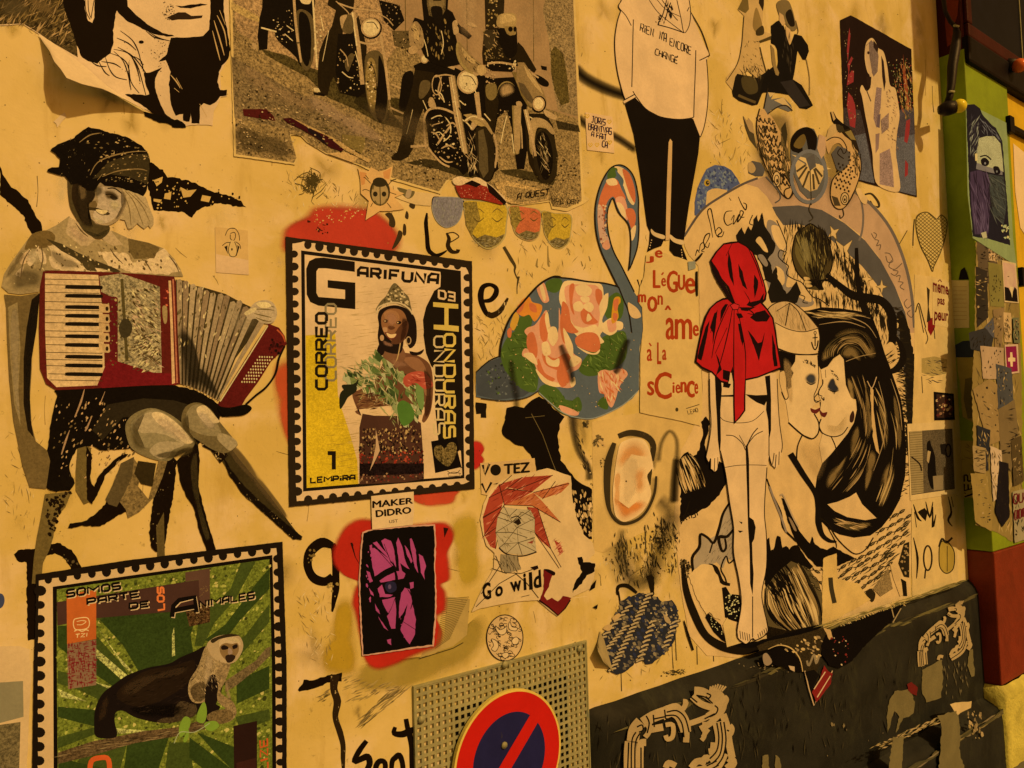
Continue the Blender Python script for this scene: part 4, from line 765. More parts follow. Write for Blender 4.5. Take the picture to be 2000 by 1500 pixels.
for q in ('862,150 856,180 866,196', '842,258 852,262 858,272', '862,290 876,284 888,290', '846,244 860,240', '872,246 884,240 892,248', '858,306 872,316 884,316'): a.L(H1, [2, 3.4, 2], q)
for q in ('846,216 858,220 870,232', '868,262 880,262 890,270', '836,250 846,256', '876,296 890,300 896,310', '846,280 856,288', '896,210 902,220'): a.L(D1, 3, q)
a.part('rider_sleeves')
a.S('9c7a42', '804,48 814,42 824,56 828,78 826,92 812,98 802,88 798,66'); a.S('b8924e', '806,50 812,48 818,62 818,78 810,76'); a.hatch([D2, '6b5024'], '802,50 822,50 826,90 804,92', 16, 10, 1.6, 60, .5, seed=52); a.S('b08a4c', '800,92 812,90 816,100 806,106 798,102'); a.P('8e6e38', '896,82 906,92 924,112 940,124 946,138 936,144 918,138 904,124 896,104'); a.S('b8924e', '902,92 916,108 930,120 924,124 908,112'); a.hatch([D2], '900,92 944,130 930,142 902,118', 16, 9, 1.4, 70, .5, seed=53); a.S('b8924e', '934,128 946,128 950,140 940,148 932,140')
a.S('7c5e2e', '838,-30 862,-30 868,4 858,26 846,24 838,8'); a.S('150d05', '842,14 862,14 864,34 856,48 846,36'); a.L(D1, 3, '846,0 862,0'); a.S('3a2a12', '946,62 956,58 966,62 966,84 956,96 946,88'); a.hatch(['b08a4c', '6b5024'], '944,60 972,58 980,110 948,118', 30, 8, 2, 40, 1.0, seed=54)
a.part('motorcycle')
a.P('2a1d0a', '1048,256 1066,250 1082,268 1090,305 1086,345 1072,361 1056,356 1044,328 1040,290'); a.S('130b04', '1050,262 1064,258 1076,280 1080,315 1074,345 1062,350 1052,325 1046,290'); a.hatch([H1, H2, M1], '1052,268 1062,264 1074,300 1070,340 1060,344 1050,300', 44, 20, 1.3, 74, .6, seed=55); a.S('a88448', '1036,236 1052,230 1070,238 1084,258 1078,262 1064,250 1048,252 1042,290 1034,280'); a.P('a88448', '1004,206 1018,208 1016,290 1010,302 1004,290'); a.P('8e6e38', '1010,122 1024,122 1040,146 1062,178 1068,200 1060,212 1046,214 1034,206 1022,184 1008,160'); a.P('b8924e', '1022,126 1034,140 1056,172 1060,184 1046,170 1030,148'); a.P('5c4422', '1012,160 1024,164 1040,190 1044,206 1030,196 1018,180'); a.E(D1, 1053, 203, 14, 16); a.E(H1, 1052, 203, 12, 14); a.E(H2, 1052, 202, 9, 11); a.L(H1, 5, '1028,214 1037,255 1046,305', sm=0); a.L(H2, 1.8, '1026,214 1035,255', sm=0)
a.E(D1, 991, 183, 19, 22); a.spray('b08a4c', '974,178 980,164 998,162 1006,178 994,188 980,190', soft=8, alpha=.9); a.P(D1, '956,118 1008,116 1012,128 1000,140 960,138 948,130'); a.L(H1, 4, '952,124 975,122 1000,126 1008,132'); a.speck([H2, H1], '950,118 1008,118 1006,134 954,134', 18, (1, 2.6), seed=56)
a.spray('c0985a', '880,-40 940,-40 935,60 900,70', soft=24, alpha=.4); a.spray('b48c50', '1010,0 1060,0 1065,90 1030,80', soft=24, alpha=.4); a.spray('5a4220', '700,200 800,210 860,250 800,290 740,250', soft=30, alpha=.5); a.spray('a8824a', '470,120 560,170 640,220 560,210 480,160', soft=26, alpha=.5); a.spray('4a3618', '458,240 560,270 570,312 462,296', soft=20, alpha=.5); a.spray('b8905a', '600,180 690,220 760,280 680,260 610,215', soft=20, alpha=.5)
a.part('torn_strip')
a.P('4a130c', '474,213 520,213 534,226 538,236 510,232 476,226', wear=.1); a.part('torn_strip'); a.P('3a0d0c', '552,231 568,230 600,246 632,262 656,278 672,290 668,296 645,288 616,268 588,252 562,240'); a.P('1c0f0c', '600,248 625,262 640,285 618,268 602,258'); a.P('b48c46', '566,228 600,244 650,268 700,300 725,312 720,318 672,292 640,266 600,248', grain=.2)
a.P('7a6229', '668,262 712,268 714,282 706,300 668,280', grain=.2); a.P('c89a50', '640,300 672,296 700,308 690,318')
a.speck([H1, 'c4a05c', D2, '5a4418'], '462,140 560,170 700,240 860,330 850,370 700,315 590,262 560,310 462,298', 300, (.7, 1.9), 1.6, 15, seed=40); a.speck([H1, D2], '455,30 540,100 520,140 458,120', 60, (.6, 1.4), seed=41); a.speck([D2, H1, '5a4418'], '985,350 1130,290 1136,385 1000,392', 110, (.7, 1.8), 1.5, 10, seed=42)
a.P('b48c46', '965,358 985,352 1070,372 1072,390 1030,398 1000,398 985,392', grain=.38); a.P('8e6a34', '985,362 1066,376 1068,388 1010,396 990,384', grain=.42); a.P('8e6a34', '1076,372 1130,380 1136,392 1108,405 1080,402', grain=.8)
a.G(K, 'A QUEST', '1010,390 1072,380 1073,369 1012,378', 2.4, jit=.05, seed=3); a.G('33250d', 'NPC DEN', '1078,397 1130,398 1130,390 1078,388', 1.8, jit=.08, seed=6)
a.part('torn_patch', 'torn red and white paper showing through'); a.P('8e2714', '889,362 950,358 985,396 980,400 940,390 900,386 893,374', wear=.12); a.speck(['c87848', '5e140a'], '895,365 948,362 978,392 900,384', 70, (.6, 1.5), seed=2); a.S('d8a864', '884,350 900,344 916,350 930,346 944,352 950,364 930,358 916,356 900,362 888,360'); a.P('1c0d05', '908,358 922,352 940,360 930,366'); a.P('d8a864', '944,352 960,362 985,384 992,400 975,392 955,372'); a.P('1c0d05', '950,356 965,368 990,395 985,400 955,375')
a.done()
# ================================================================ small things below the bikers
a = Art('star_sticker', 'star shaped paper sticker with a hand drawn ladybird under the bikers photo', 'sticker', .0030, single=True)
a.sheet('d69a4c', '699,327 706,331 720,334 724,326 740,335 752,332 767,324 764,345 760,360 768,370 790,378 770,386 784,400 790,408 762,412 742,412 714,430 720,392 705,378 704,352', torn=.3)
a.P('c9803a', '702,335 716,338 712,360 706,362'); a.P('c9803a', '748,336 764,328 760,350 750,348'); a.E('3a2c12', 742, 375, 20, 27); a.E('a48244', 742, 378, 16.5, 22); a.S('33260f', '728,354 736,347 748,348 756,356 750,364 734,364'); a.L('33260f', 1.6, '742,362 743,402', sm=0); a.E('2c200c', 733, 379, 4.5, 5); a.E('2c200c', 750, 379, 4.5, 5)
for q in ('732,392 736,398 742,400', '746,400 752,396 756,388', '730,362 728,370'): a.L('6b5424', 3, q)
for q in ('724,358 714,348 710,346', '724,374 714,370 708,372', '728,396 724,404', '758,362 766,352 774,350', '762,376 774,380', '756,396 764,406', '720,350 714,342'): a.L('4a3614', 1.4, q)
a.done()
a = Art('paper_scrap', 'torn scrap with grey crescent print beside the ladybird star', 'paper scrap', .0014, single=True); a.sheet('d6a458', '768,362 812,374 858,380 856,394 840,402 812,400 800,396 784,390 770,384', torn=.5); a.S('6b5a2c', '776,366 800,372 810,374 806,384 796,388 784,378'); a.S('b0905a', '796,370 804,372 800,386 792,384'); a.done()
FACE = [('face_sticker', 'rounded grey sticker, leftmost of the hanging row under the bikers photo', '845,386 858,384 904,388 903,415 898,430 888,440 872,445 858,438 848,424 843,404', '82705e', None),
 ('face_sticker', 'large mustard yellow upside-down face sticker with short grey hair', '904,392 940,392 989,400 990,440 987,462 975,478 955,487 938,480 922,462 911,436 906,410', 'bf9120', 1),
 ('face_sticker', 'small orange red upside-down face sticker between two yellow ones', '994,402 1030,404 1056,412 1057,440 1052,462 1038,471 1022,468 1006,456 999,432', 'bd5c2c', 1),
 ('face_sticker', 'smaller mustard upside-down face sticker, rightmost of the hanging row', '1058,412 1085,416 1116,420 1115,458 1110,476 1094,486 1078,480 1064,458 1060,436', 'b98c22', 1)]
for nm, lb, q, c, f in FACE:
    a = Art(nm, lb, 'sticker', .0014, 'row of face stickers', single=True); P_ = smooth(pts(q), True, 4); a.sheet('ad9450' if f else '9c8a6c', P_)
    cx = sum(p[0] for p in P_)/len(P_); cy = sum(p[1] for p in P_)/len(P_); x0 = min(p[0] for p in P_); x1 = max(p[0] for p in P_); y0 = min(p[1] for p in P_); y1 = max(p[1] for p in P_); W_, H_ = x1-x0, y1-y0
    a.P(c, [(cx+(p[0]-cx)*.94, cy+(p[1]-cy)*.96) for p in P_], grain=.12)
    if f:
        In = [(cx+(p[0]-cx)*.93, cy+(p[1]-cy)*.95) for p in P_ if p[1] > y0+H_*.66]
        a.P('74602e', sorted([p for p in In if p[0] < cx], key=lambda p: p[1])+sorted([p for p in In if p[0] >= cx], key=lambda p: -p[1])+[(cx+W_*.25, y0+H_*.76), (cx, y0+H_*.70), (cx-W_*.22, y0+H_*.80)], grain=.35)
        a.P('8a7028', [(x0+W_*.05, y0+H_*.05), (x0+W_*.32, y0+H_*.04), (x0+W_*.40, y0+H_*.40), (x0+W_*.25, y0+H_*.62), (x0+W_*.22, y0+H_*.74), (x0+W_*.09, y0+H_*.5)], grain=.3)
        for ex in (.36, .76): a.L('5c4818', [1, 2.4, 1], [(x0+W_*(ex-.11), y0+H_*.36), (x0+W_*ex, y0+H_*.44), (x0+W_*(ex+.12), y0+H_*.36)]); a.L('6d5520', [1, 2, 1], [(x0+W_*(ex-.1), y0+H_*.26), (x0+W_*ex, y0+H_*.18), (x0+W_*(ex+.12), y0+H_*.26)])
        a.hatch(['b09a60', '4a3a18'], [(cx-W_*.28, y0+H_*.80), (cx+W_*.3, y0+H_*.78), (cx+W_*.15, y0+H_*.94), (cx-W_*.15, y0+H_*.94)], int(W_*.7), 7, .9, 0, .5, seed=3)
    else:
        a.hatch(['9a8a74', '6e5e4c'], [(cx+(p[0]-cx)*.85, cy+(p[1]-cy)*.85) for p in P_], 90, 9, 1.2, 95, .2, seed=4)
    a.done()
# ================================================================ stamp poster with the woman
def perf(c, edge, n, r, side, a, h0=.0):
    (x0, y0), (x1, y1) = edge
    for i in range(n):
        t = (i+.5)/n; x, y = x0+(x1-x0)*t, y0+(y1-y0)*t; rr = r*rnd.uniform(.85, 1.1)
        a.E(c, x-side[0]*2.5, y-side[1]*2.5, rr*(1.3 if side[0] else 1.1), rr*(1.1 if side[0] else 1.3), 12)
a = Art('woman_stamp_poster', 'giant postage stamp poster of a smiling woman holding leaves, cream with black edge', 'poster', .0026)
a.part('paper').sheet('2a1c0c', '558,462 922,510 927,955 565,990', torn=.3)
a.part('stamp_border').P('d9a765', '571,476 593,472 910,523 916,535 917,940 905,945 580,979 578,960', rg=1, amp=.6)
perf('2a1c0c', ((571, 484), (578, 972)), 20, 7.4, (-1, 0), a); perf('2a1c0c', ((916, 530), (920, 945)), 17, 6.6, (1, 0), a); perf('2a1c0c', ((590, 474), (905, 517)), 14, 7.2, (0, -1), a); perf('2a1c0c', ((590, 981), (905, 951)), 13, 7.2, (0, 1), a)
a.part('print_frame').P('1d1308', '588,489 900,529 907,934 592,960'); a.P('d9a765', '595,497 860,531 861,539 860,560 848,568 832,600 826,625 828,655 832,690 842,715 848,720 850,800 856,860 898,880 900,930 599,952'); a.P('dba868', '599,498 700,512 705,610 600,600'); a.P('d0a018', '597,655 655,652 660,770 668,800 678,830 690,870 698,900 700,945 599,953', grain=.1)
a.hatch(['b08e4c'], '700,560 830,560 826,900 700,900 660,800 655,700', 260, 26, .9, -6, .03, seed=3); a.hatch(['a88420'], '662,780 700,880 700,940 640,940 640,800', 60, 26, .9, -8, .03, seed=5)
a.P('1d1308', '861,532 898,537 903,880 862,862 855,852 851,800 850,720 842,712 832,690 827,655 830,622 836,598 850,574 862,566')
a.part('lettering')
a.P('1d1308', '693,511 693,531 636,524 622,524 618,530 618,572 622,580 674,584 674,566 640,562 640,547 694,552 694,604 622,597 606,590 599,575 598,525 604,510 616,504 632,503')
a.G('1d1308', 'ARIFUNA', '700,540 854,555 856,536 700,522', 6.2, gap=.34); a.G('d9a765', 'D3', '857,582 888,588 888,572 857,567', 4.2)
a.P('d2a540', '846,590 895,594 895,603 876,602 876,635 896,637 896,648 847,643 847,634 868,635 868,601 846,599')
def vtext(c, txt, x0, x1, ytop, ybot, wd, up=True, skew=0.0):
    if up: q = [(x1, ybot), (x1, ytop), (x0, ytop+skew), (x0, ybot)]
    else: q = [(x0, ytop), (x0, ybot), (x1, ybot), (x1, ytop)]
    a.G(c, txt, q, wd)
vtext('8a7648', 'CORREO', 636, 656, 594, 743, 4.4); vtext('1d1308', 'CORREO', 618, 638, 612, 760, 6.0)
vtext('cfa660', 'ONDURAS', 848, 868, 657, 848, 3.8, False); vtext('d2a540', 'ONDURAS', 868, 888, 653, 856, 5.4, False)
a.P('1d1308', '640,881 656,881 656,917 648,917 648,889 640,889'); a.G('1d1308', 'LEMPiRA', '607,943 693,937 693,928 607,933', 3.8)
a.part('woman', 'printed photo of a smiling woman with leaves and patterned skirt')
SK, SK2 = '6b3f20', '8f5a30'
a.P('4a2a18', '702,835 708,808 732,812 800,812 822,826 826,880 828,935 790,942 702,946'); a.speck(['b9924e', '2a160c', '8a6030', '1c0f08'], '704,840 820,830 826,886 702,888', 300, (1, 2.8), 1.4, 90, seed=51); a.speck(['8c2814', '5a160c', '2a0f08', 'a84020'], '702,882 826,880 828,910 702,912', 160, (1.2, 3), seed=52); a.P('1c0f0a', '702,905 828,905 828,925 702,930', grain=.4); a.speck(['6e2414', '2c140c', 'a07040'], '702,925 828,922 828,934 704,945', 70, (1, 2.6), seed=53); a.P('c29058', '734,838 742,880 730,905 722,920 728,900 734,870')
a.S(SK, '752,702 772,690 800,690 826,700 842,718 846,760 842,800 832,822 824,822 820,790 700,800 706,812 698,800 688,770 700,762 730,745')
a.S(SK2, '788,700 812,698 828,712 836,740 838,770 830,770 818,730 800,716'); a.S('7a4c28', '746,690 756,672 780,672 792,694 780,716 762,712 750,705')
a.S('20130a', '738,618 744,604 770,596 796,604 810,620 814,645 812,670 800,680 790,660 782,690 748,684 738,660 740,635'); a.S('925a2c', '746,616 758,604 780,604 792,616 796,640 790,660 778,670 762,664 750,650 745,634'); a.S('a56a36', '750,612 762,606 776,610 780,624 770,632 756,628'); a.S('5a3218', '778,640 794,626 798,640 790,664 776,672 764,668')
a.P('eac890', '756,651 772,653 768,660 760,660'); a.S('6a2c1a', '752,648 764,652 776,652 770,662 762,663 756,658'); a.S('ecc890', '755,650 764,653 774,652 770,659 762,660 757,656'); a.E('20130a', 754, 627, 5, 3.2); a.E('20130a', 779, 630, 5, 3.2); a.E('e6c48c', 752, 627, 1.6, 1.2); a.E('e6c48c', 777, 630, 1.6, 1.2); a.S('5f3519', '758,638 764,636 772,640 766,644 760,643'); a.S('b98048', '748,640 756,640 756,648 750,648')
a.S('6b5a30', '734,604 744,588 754,578 760,566 766,556 772,553 780,560 790,572 798,580 802,596 804,610 790,600 770,592 750,596 738,606'); a.speck(['d0a868', '4a3a1a', '8a7440'], '740,600 756,576 772,556 790,572 800,600 770,590', 90, (1.2, 3.2), seed=54); a.L('cda468', 3, '736,612 740,600 760,592 780,592 798,602 806,614')
a.E('b9854c', 746, 660, 4, 6); a.ring('b08a50', 798, 665, 4.5, 7, 2); a.L('d2b078', 3, '742,672 744,690 750,704'); a.L('b9924e', 2, '782,670 776,700 766,716'); a.S('20130a', '800,686 815,688 828,682 822,692 806,694'); a.S('20130a', '742,670 752,672 750,690 740,698 730,704 734,690')
LV = ['5a6428', '3f4a1c', '8e8a48', 'b0a060', '2c3414', '7a7a38']
a.speck(LV, '690,720 740,690 770,720 800,740 826,760 820,820 790,830 770,800 740,780 700,760 670,745', 150, (2.5, 6.5), 2.4, 60, seed=55); a.hatch(['c9b070', 'a0924c', '6b6a2c'], '690,710 770,715 815,760 815,820 770,830 740,790 700,770', 130, 24, 1.8, 75, .8, seed=56); a.hatch(['b39c5c', '4a4a1c'], '670,715 720,700 760,730 700,760', 40, 24, 1.6, 15, .5, seed=57)
a.S('4f6a20', '776,792 788,782 806,796 808,818 790,832 780,820'); a.S('6d7a34', '812,752 822,745 828,770 826,800 816,790'); a.S('22200e', '664,770 676,758 694,752 696,764 680,776 672,790 664,798'); a.S('22200e', '668,752 690,750 700,742 694,758 676,764')
a.S('b0482a', '790,735 808,726 830,728 846,752 830,760 812,748 796,756 788,748'); a.hatch(['d8744a', '8a2c18'], '790,736 820,728 842,752 800,752', 22, 14, 2, 20, .5, seed=58); a.hatch(['8f6030', '4a2814'], '692,765 750,772 745,800 700,795', 50, 20, 2.4, -10, .4, seed=59)
a.spray('b87848', '752,612 770,608 780,624 768,640 754,632', soft=8, alpha=.6); a.spray('3c1e0e', '786,620 797,625 794,655 782,668 784,640', soft=5, alpha=.6); a.spray('a56c40', '760,700 790,704 800,716 770,722', soft=9, alpha=.55); a.spray('3c1e0e', '828,720 844,740 842,800 830,815 832,760', soft=6, alpha=.6); a.spray('b07448', '748,664 768,672 764,678 750,674', soft=4, alpha=.5)
a.part('heart_label', 'small black square with a grainy heart').P('120b06', '842,862 892,853 902,912 850,924'); a.S('6d5626', '848,878 852,870 862,870 868,876 876,866 886,864 892,872 890,890 882,905 874,911 862,904 850,892', grain=.6)
a.P('dba868', '894,882 900,880 903,928 845,934 846,926 902,914'); a.L('2a1c0c', 1.2, '874,920 880,924 892,924 898,918'); a.L('2a1c0c', 1.2, '874,926 886,922 900,925'); a.L('2a1c0c', 1.0, '876,926 876,930 898,930 898,926', sm=0)
a.done()
a = Art('name_label', 'white paper label reading MAKER DIDRO in heavy slab letters, under the woman stamp', 'label', .0042, single=True)
a.sheet('dcaa6a', '725,969 808,960 809,998 806,1025 727,1034'); a.T('1c1006', 'MAKER', '728,992 806,983 806,972 728,979', fat=1.0); a.T('1c1006', 'DIDRO', '735,1010 803,1002 802,990 734,997', fat=1.0); a.T('2c1c0a', 'UST', '760,1022 777,1020 777,1014 760,1016', bold=.01); a.done()
# ================================================================ pink face print
a = Art('pink_face_print', 'black linocut style print of a magenta face with one blue eye on torn paper', 'print', .0032, single=True)
a.sheet('c98a5c', '707,1040 730,1032 760,1030 800,1026 849,1024 852,1060 850,1110 853,1160 852,1210 847,1262 800,1268 750,1276 708,1281 704,1230 702,1180 700,1130 703,1090', torn=.8)
a.P('100a05', '710,1041 730,1035 760,1033 800,1029 847,1027 849,1060 848,1110 850,1160 849,1210 844,1259 800,1265 750,1273 710,1279 707,1230 705,1180 703,1130 706,1090', rg=1, amp=.7)
PK = 'a83f5c'
for q in ('724,1076 730,1070 745,1080 760,1092 768,1105 752,1112 732,1126 727,1105', '728,1060 736,1058 750,1075 765,1092 768,1100 750,1082', '744,1056 752,1052 764,1056 770,1076 774,1108 764,1092 752,1074', '774,1060 778,1050 786,1068 790,1090 796,1105 800,1112 790,1106 782,1100 786,1120 780,1118 778,1090', '800,1052 804,1052 812,1075 814,1100 817,1120 810,1108 804,1080', '790,1064 798,1075 806,1096 803,1100 794,1082', '818,1082 826,1086 832,1105 828,1120 830,1132 822,1118', '722,1066 726,1064 728,1090 724,1080', '716,1115 722,1118 728,1135 722,1138', '741,1134 756,1124 770,1118 772,1132 756,1136 744,1138', '774,1116 784,1114 792,1120 788,1130 778,1132', '738,1150 746,1142 752,1160 768,1162 762,1166 742,1166', '800,1138 808,1136 808,1148 802,1150', '784,1158 790,1148 800,1150 806,1180 812,1210 810,1240 800,1258 790,1245 782,1230 792,1200 796,1180 786,1200 779,1208 780,1180', '746,1172 772,1166 762,1192 758,1198 750,1184', '772,1170 774,1200 772,1228 764,1228 756,1204 764,1190', '732,1178 740,1192 742,1200 734,1192', '720,1148 728,1158 730,1164 724,1160', '738,1204 744,1212 758,1232 750,1226', '756,1250 764,1248 764,1260 758,1256'): a.P(PK, q, rg=1, amp=.5)
for q in ('736,1072 770,1110', '750,1062 764,1100', '784,1212 812,1230', '796,1150 806,1170 802,1190', '732,1126 750,1118 770,1112'): a.L('100a05', [1, 2.6, 1], q)
a.S('27202c', '752,1142 760,1136 772,1138 774,1152 762,1158 754,1152'); a.E('5c4450', 761, 1146, 3.2, 4.6); a.speck([PK], '712,1060 728,1060 730,1180 716,1180', 14, (1, 2.4), 2, 80, seed=3); a.speck([PK], '780,1220 790,1250 800,1200 776,1200', 6, (1, 2), seed=4)
a.done()
# ================================================================ monkey stamp
a = Art('monkey_stamp_poster', 'giant postage stamp poster of a capuchin monkey on a branch, bottom left', 'poster', .0030)
a.part('paper').sheet('1c1208', '70,1122 250,1094 400,1076 552,1058 556,1180 560,1300 560,1560 62,1560 66,1300 70,1190', torn=.3)
a.part('stamp_border').P('cf9f5c', '76,1134 300,1100 540,1070 545,1180 550,1300 551,1560 74,1560 74,1300', rg=1, amp=.6)
perf('1c1208', ((80, 1131), (535, 1069)), 16, 8, (0, -1), a); perf('1c1208', ((76, 1140), (73, 1555)), 15, 8.5, (-1, 0), a); perf('1c1208', ((545, 1078), (551, 1555)), 18, 7.5, (1, 0), a)
a.part('picture').P('140c05', '103,1146 532,1084 538,1300 540,1560 105,1560 104,1300'); a.P('6b6a1c', '111,1151 526,1092 531,1300 532,1560 113,1560 111,1300', grain=.3)
a.speck(['a89a38', '4a4c14', 'c0ac50', '38380f', '8a8228'], '111,1155 526,1094 531,1500 113,1500', 900, (1.2, 4.2), 1.5, -40, seed=61)
GA, GB = '313a10', '414614'
a.P(GA, '190,1205 300,1188 392,1180 372,1240 380,1290 330,1310 300,1330 282,1330 240,1260', grain=.15)
for q, c in (('128,1170 190,1168 200,1210 165,1215 240,1300 262,1340 250,1345 180,1275', GB), ('113,1222 130,1222 200,1290 250,1330 235,1350 160,1300 113,1262', GA), ('113,1310 160,1320 220,1345 210,1375 150,1345 113,1335', GB), ('113,1380 200,1388 190,1420 130,1405 113,1400', GA), ('113,1440 220,1410 210,1425 113,1462', GB), ('392,1190 420,1180 450,1150 470,1100 500,1096 460,1170 420,1215 396,1262 380,1262', GB), ('400,1250 440,1220 500,1140 526,1110 526,1150 470,1210 430,1262', GA), ('440,1270 480,1240 526,1180 526,1215 470,1280 450,1290', GB), ('462,1330 526,1300 526,1345 462,1375', GA), ('460,1400 526,1385 528,1405 470,1430', GB), ('250,1440 330,1440 310,1500 290,1520 240,1520', GA), ('330,1450 370,1450 380,1520 320,1520', GB), ('385,1430 460,1460 500,1520 470,1520 420,1470', GA), ('150,1460 250,1445 230,1520 160,1520', GB), ('180,1330 240,1365 220,1385 170,1350', GB), ('370,1440 450,1500 420,1520 370,1480', GA), ('115,1480 200,1500 113,1515', GA)): a.P(c, q, grain=.12)
for q in ('190,1225 230,1280 276,1330 240,1300', '180,1260 250,1320 240,1330 190,1285', '340,1225 342,1280 336,1282 336,1240', '180,1330 230,1345 222,1350', '113,1345 170,1370 120,1362', '200,1420 300,1428 200,1436'): a.P('a89a48', q, grain=.5)
a.P('46291a', '111,1176 390,1132 390,1190 180,1208 112,1222'); a.P('5b3a24', '362,1118 410,1110 410,1190 390,1178 388,1132 362,1136'); a.P('4a2f14', '362,1190 410,1178 410,1215 370,1224', grain=.6); a.hatch(['8a6a34'], '364,1190 408,1180 408,1212 370,1220', 40, 7, 1, 0, 1.2, seed=7); a.hatch(['8a6a34'], '385,1150 410,1142 410,1160 390,1165', 16, 6, 1, 0, 1.2, seed=8)
a.P('b8561c', '130,1160 188,1152 188,1248 131,1258'); a.P('86603a', '131,1258 188,1249 188,1338 133,1346'); a.hatch(['6e1414', '7a1c18'], '132,1259 187,1250 187,1337 134,1345', 130, 9, 2.2, 0, .04, seed=9); a.hatch(['6e1414', '7a1c18'], '132,1259 187,1250 187,1337 134,1345', 130, 9, 2.2, 90, .04, seed=10)
a.L('e0b070', 1.8, '144,1212 150,1208 168,1206 174,1212 174,1222 168,1228 150,1230 144,1224', closed=True); a.L('e0b070', 1.4, '150,1214 160,1212 168,1214 160,1220 150,1220'); a.L('e0b070', 2, '145,1233 152,1230 160,1233 168,1230 173,1232'); a.G('e0b070', 'TZI', '147,1246 170,1243 171,1236 148,1239', 1.8)
a.P('2a150c', '456,1418 502,1408 502,1470 502,1560 458,1560'); a.P('3a1c10', '462,1490 500,1480 500,1560 462,1560')
a.part('monkey', 'capuchin monkey with pale head and dark fur')
a.P('5c4624', '113,1470 180,1448 280,1428 350,1420 400,1404 425,1398 430,1412 400,1424 345,1438 260,1452 180,1476 113,1492', grain=.35); a.P('6e5830', '440,1330 470,1310 500,1290 520,1266 530,1262 528,1280 500,1308 460,1340 440,1352', grain=.3); a.hatch(['33240f', '8c7240'], '113,1474 200,1448 350,1425 420,1404 425,1410 340,1438 200,1466 113,1488', 60, 26, 1.4, -9, .1, seed=12)
a.S('1a1009', '184,1418 186,1385 200,1355 225,1335 250,1318 290,1304 330,1296 352,1284 380,1272 400,1262 412,1272 405,1300 392,1330 385,1370 370,1392 350,1408 320,1412 290,1408 262,1400 240,1388 226,1392 224,1410 228,1438 200,1442 186,1436')
a.S('241609', '230,1350 280,1312 340,1300 380,1290 370,1330 330,1360 280,1380 240,1372'); a.S('1a1009', '385,1330 400,1300 430,1300 435,1340 420,1385 440,1400 430,1412 400,1408 384,1395')
a.S('9a7d48', '397,1272 404,1260 416,1250 432,1246 440,1256 438,1280 440,1300 430,1312 426,1340 412,1362 398,1372 378,1372 368,1355 370,1330 385,1305 392,1288', grain=.25); a.S('8a6e3e', '426,1300 446,1292 450,1300 440,1330 430,1350 442,1362 456,1372 462,1390 456,1404 440,1412 420,1408 408,1402 420,1394 440,1384 430,1375 424,1360', grain=.3); a.S('5c4422', '372,1345 395,1330 406,1350 396,1368 380,1368', grain=.3); a.S('1a1009', '404,1330 420,1318 426,1345 420,1372 430,1382 412,1398 400,1390')
a.S('6e562c', '404,1398 420,1388 444,1386 456,1396 446,1410 424,1414 408,1408', grain=.3); a.S('46331a', '340,1385 352,1370 368,1372 384,1380 380,1398 352,1408 330,1412 306,1410 320,1402 340,1400', grain=.3)
a.S('b3935a', '404,1260 414,1248 430,1241 452,1239 468,1243 475,1258 472,1274 462,1290 450,1296 436,1294 424,1290 412,1280'); a.S('c9a76a', '430,1250 450,1244 466,1248 470,1260 460,1258 440,1256 430,1266'); a.S('86602f', '430,1262 440,1256 452,1258 464,1256 466,1272 456,1286 446,1292 436,1284 430,1274'); a.S('22140a', '432,1263 438,1260 446,1264 444,1268 434,1269'); a.S('22140a', '454,1262 462,1258 464,1264 456,1268'); a.S('2e1c0e', '440,1282 450,1278 460,1282 454,1292 444,1294'); a.S('9c7650', '446,1266 452,1268 454,1276 446,1278'); a.S('33240f', '412,1250 430,1242 450,1238 468,1241 455,1243 430,1248 416,1256')
a.spray('463018', '235,1345 285,1315 340,1305 370,1300 360,1316 300,1330 250,1362', soft=14, alpha=.55); a.spray('0e0804', '250,1385 300,1370 360,1380 345,1402 290,1404', soft=14, alpha=.7); a.spray('3a2612', '192,1410 194,1380 208,1358 214,1370 208,1400', soft=8, alpha=.6); a.spray('c4a266', '404,1275 420,1290 415,1320 400,1340 396,1310', soft=10, alpha=.5); a.spray('b08c54', '440,1330 448,1340 452,1370 440,1360', soft=8, alpha=.5); a.spray('d8b67a', '440,1246 460,1244 472,1254 456,1254', soft=5, alpha=.7)
a.hatch(['7c6238', 'c4a266', '5c4422'], '385,1300 430,1290 430,1340 385,1368', 70, 8, 1.2, 60, .4, seed=15); a.hatch(['2e1e10', '100904'], '210,1360 380,1280 380,1390 250,1395', 120, 16, 1.4, -20, .4, seed=16)
a.part('leaves')
for q in ('396,1372 402,1376 404,1395 398,1412 384,1408 386,1392', '360,1400 372,1405 368,1425 352,1440 350,1420', '400,1412 420,1408 428,1418 415,1428 402,1424', '358,1445 368,1425 368,1440 362,1450'): a.S('7a8a24', q)
a.L('a09a5c', 1.6, '340,1452 352,1430 380,1430 410,1412')
a.part('lettering')
def shad(txt, q, wd=4.6):
    q = pts(q); a.G('cfa468', txt, [(x+2.2, y+2) for x, y in q], wd*.8); a.G('120b06', txt, q, wd)
shad('SOMOS', '130,1166 235,1150 234,1138 131,1153'); shad('PARTE', '171,1181 272,1165 270,1154 170,1170'); shad('DE', '253,1189 290,1184 290,1174 253,1179'); a.G('d86c2c', 'LOS', '321,1190 319,1148 308,1146 308,1192', 4.0)
shad('A', '336,1205 384,1196 380,1166 340,1174', 9); shad('NIMALES', '390,1186 496,1168 496,1156 390,1174', 4.0); a.G('c8501c', 'BELIZE', '524,1540 522,1442 508,1446 510,1545', 3.6); a.L('c8501c', 10, '175,1520 178,1488 195,1480 212,1484 214,1520')
a.done()
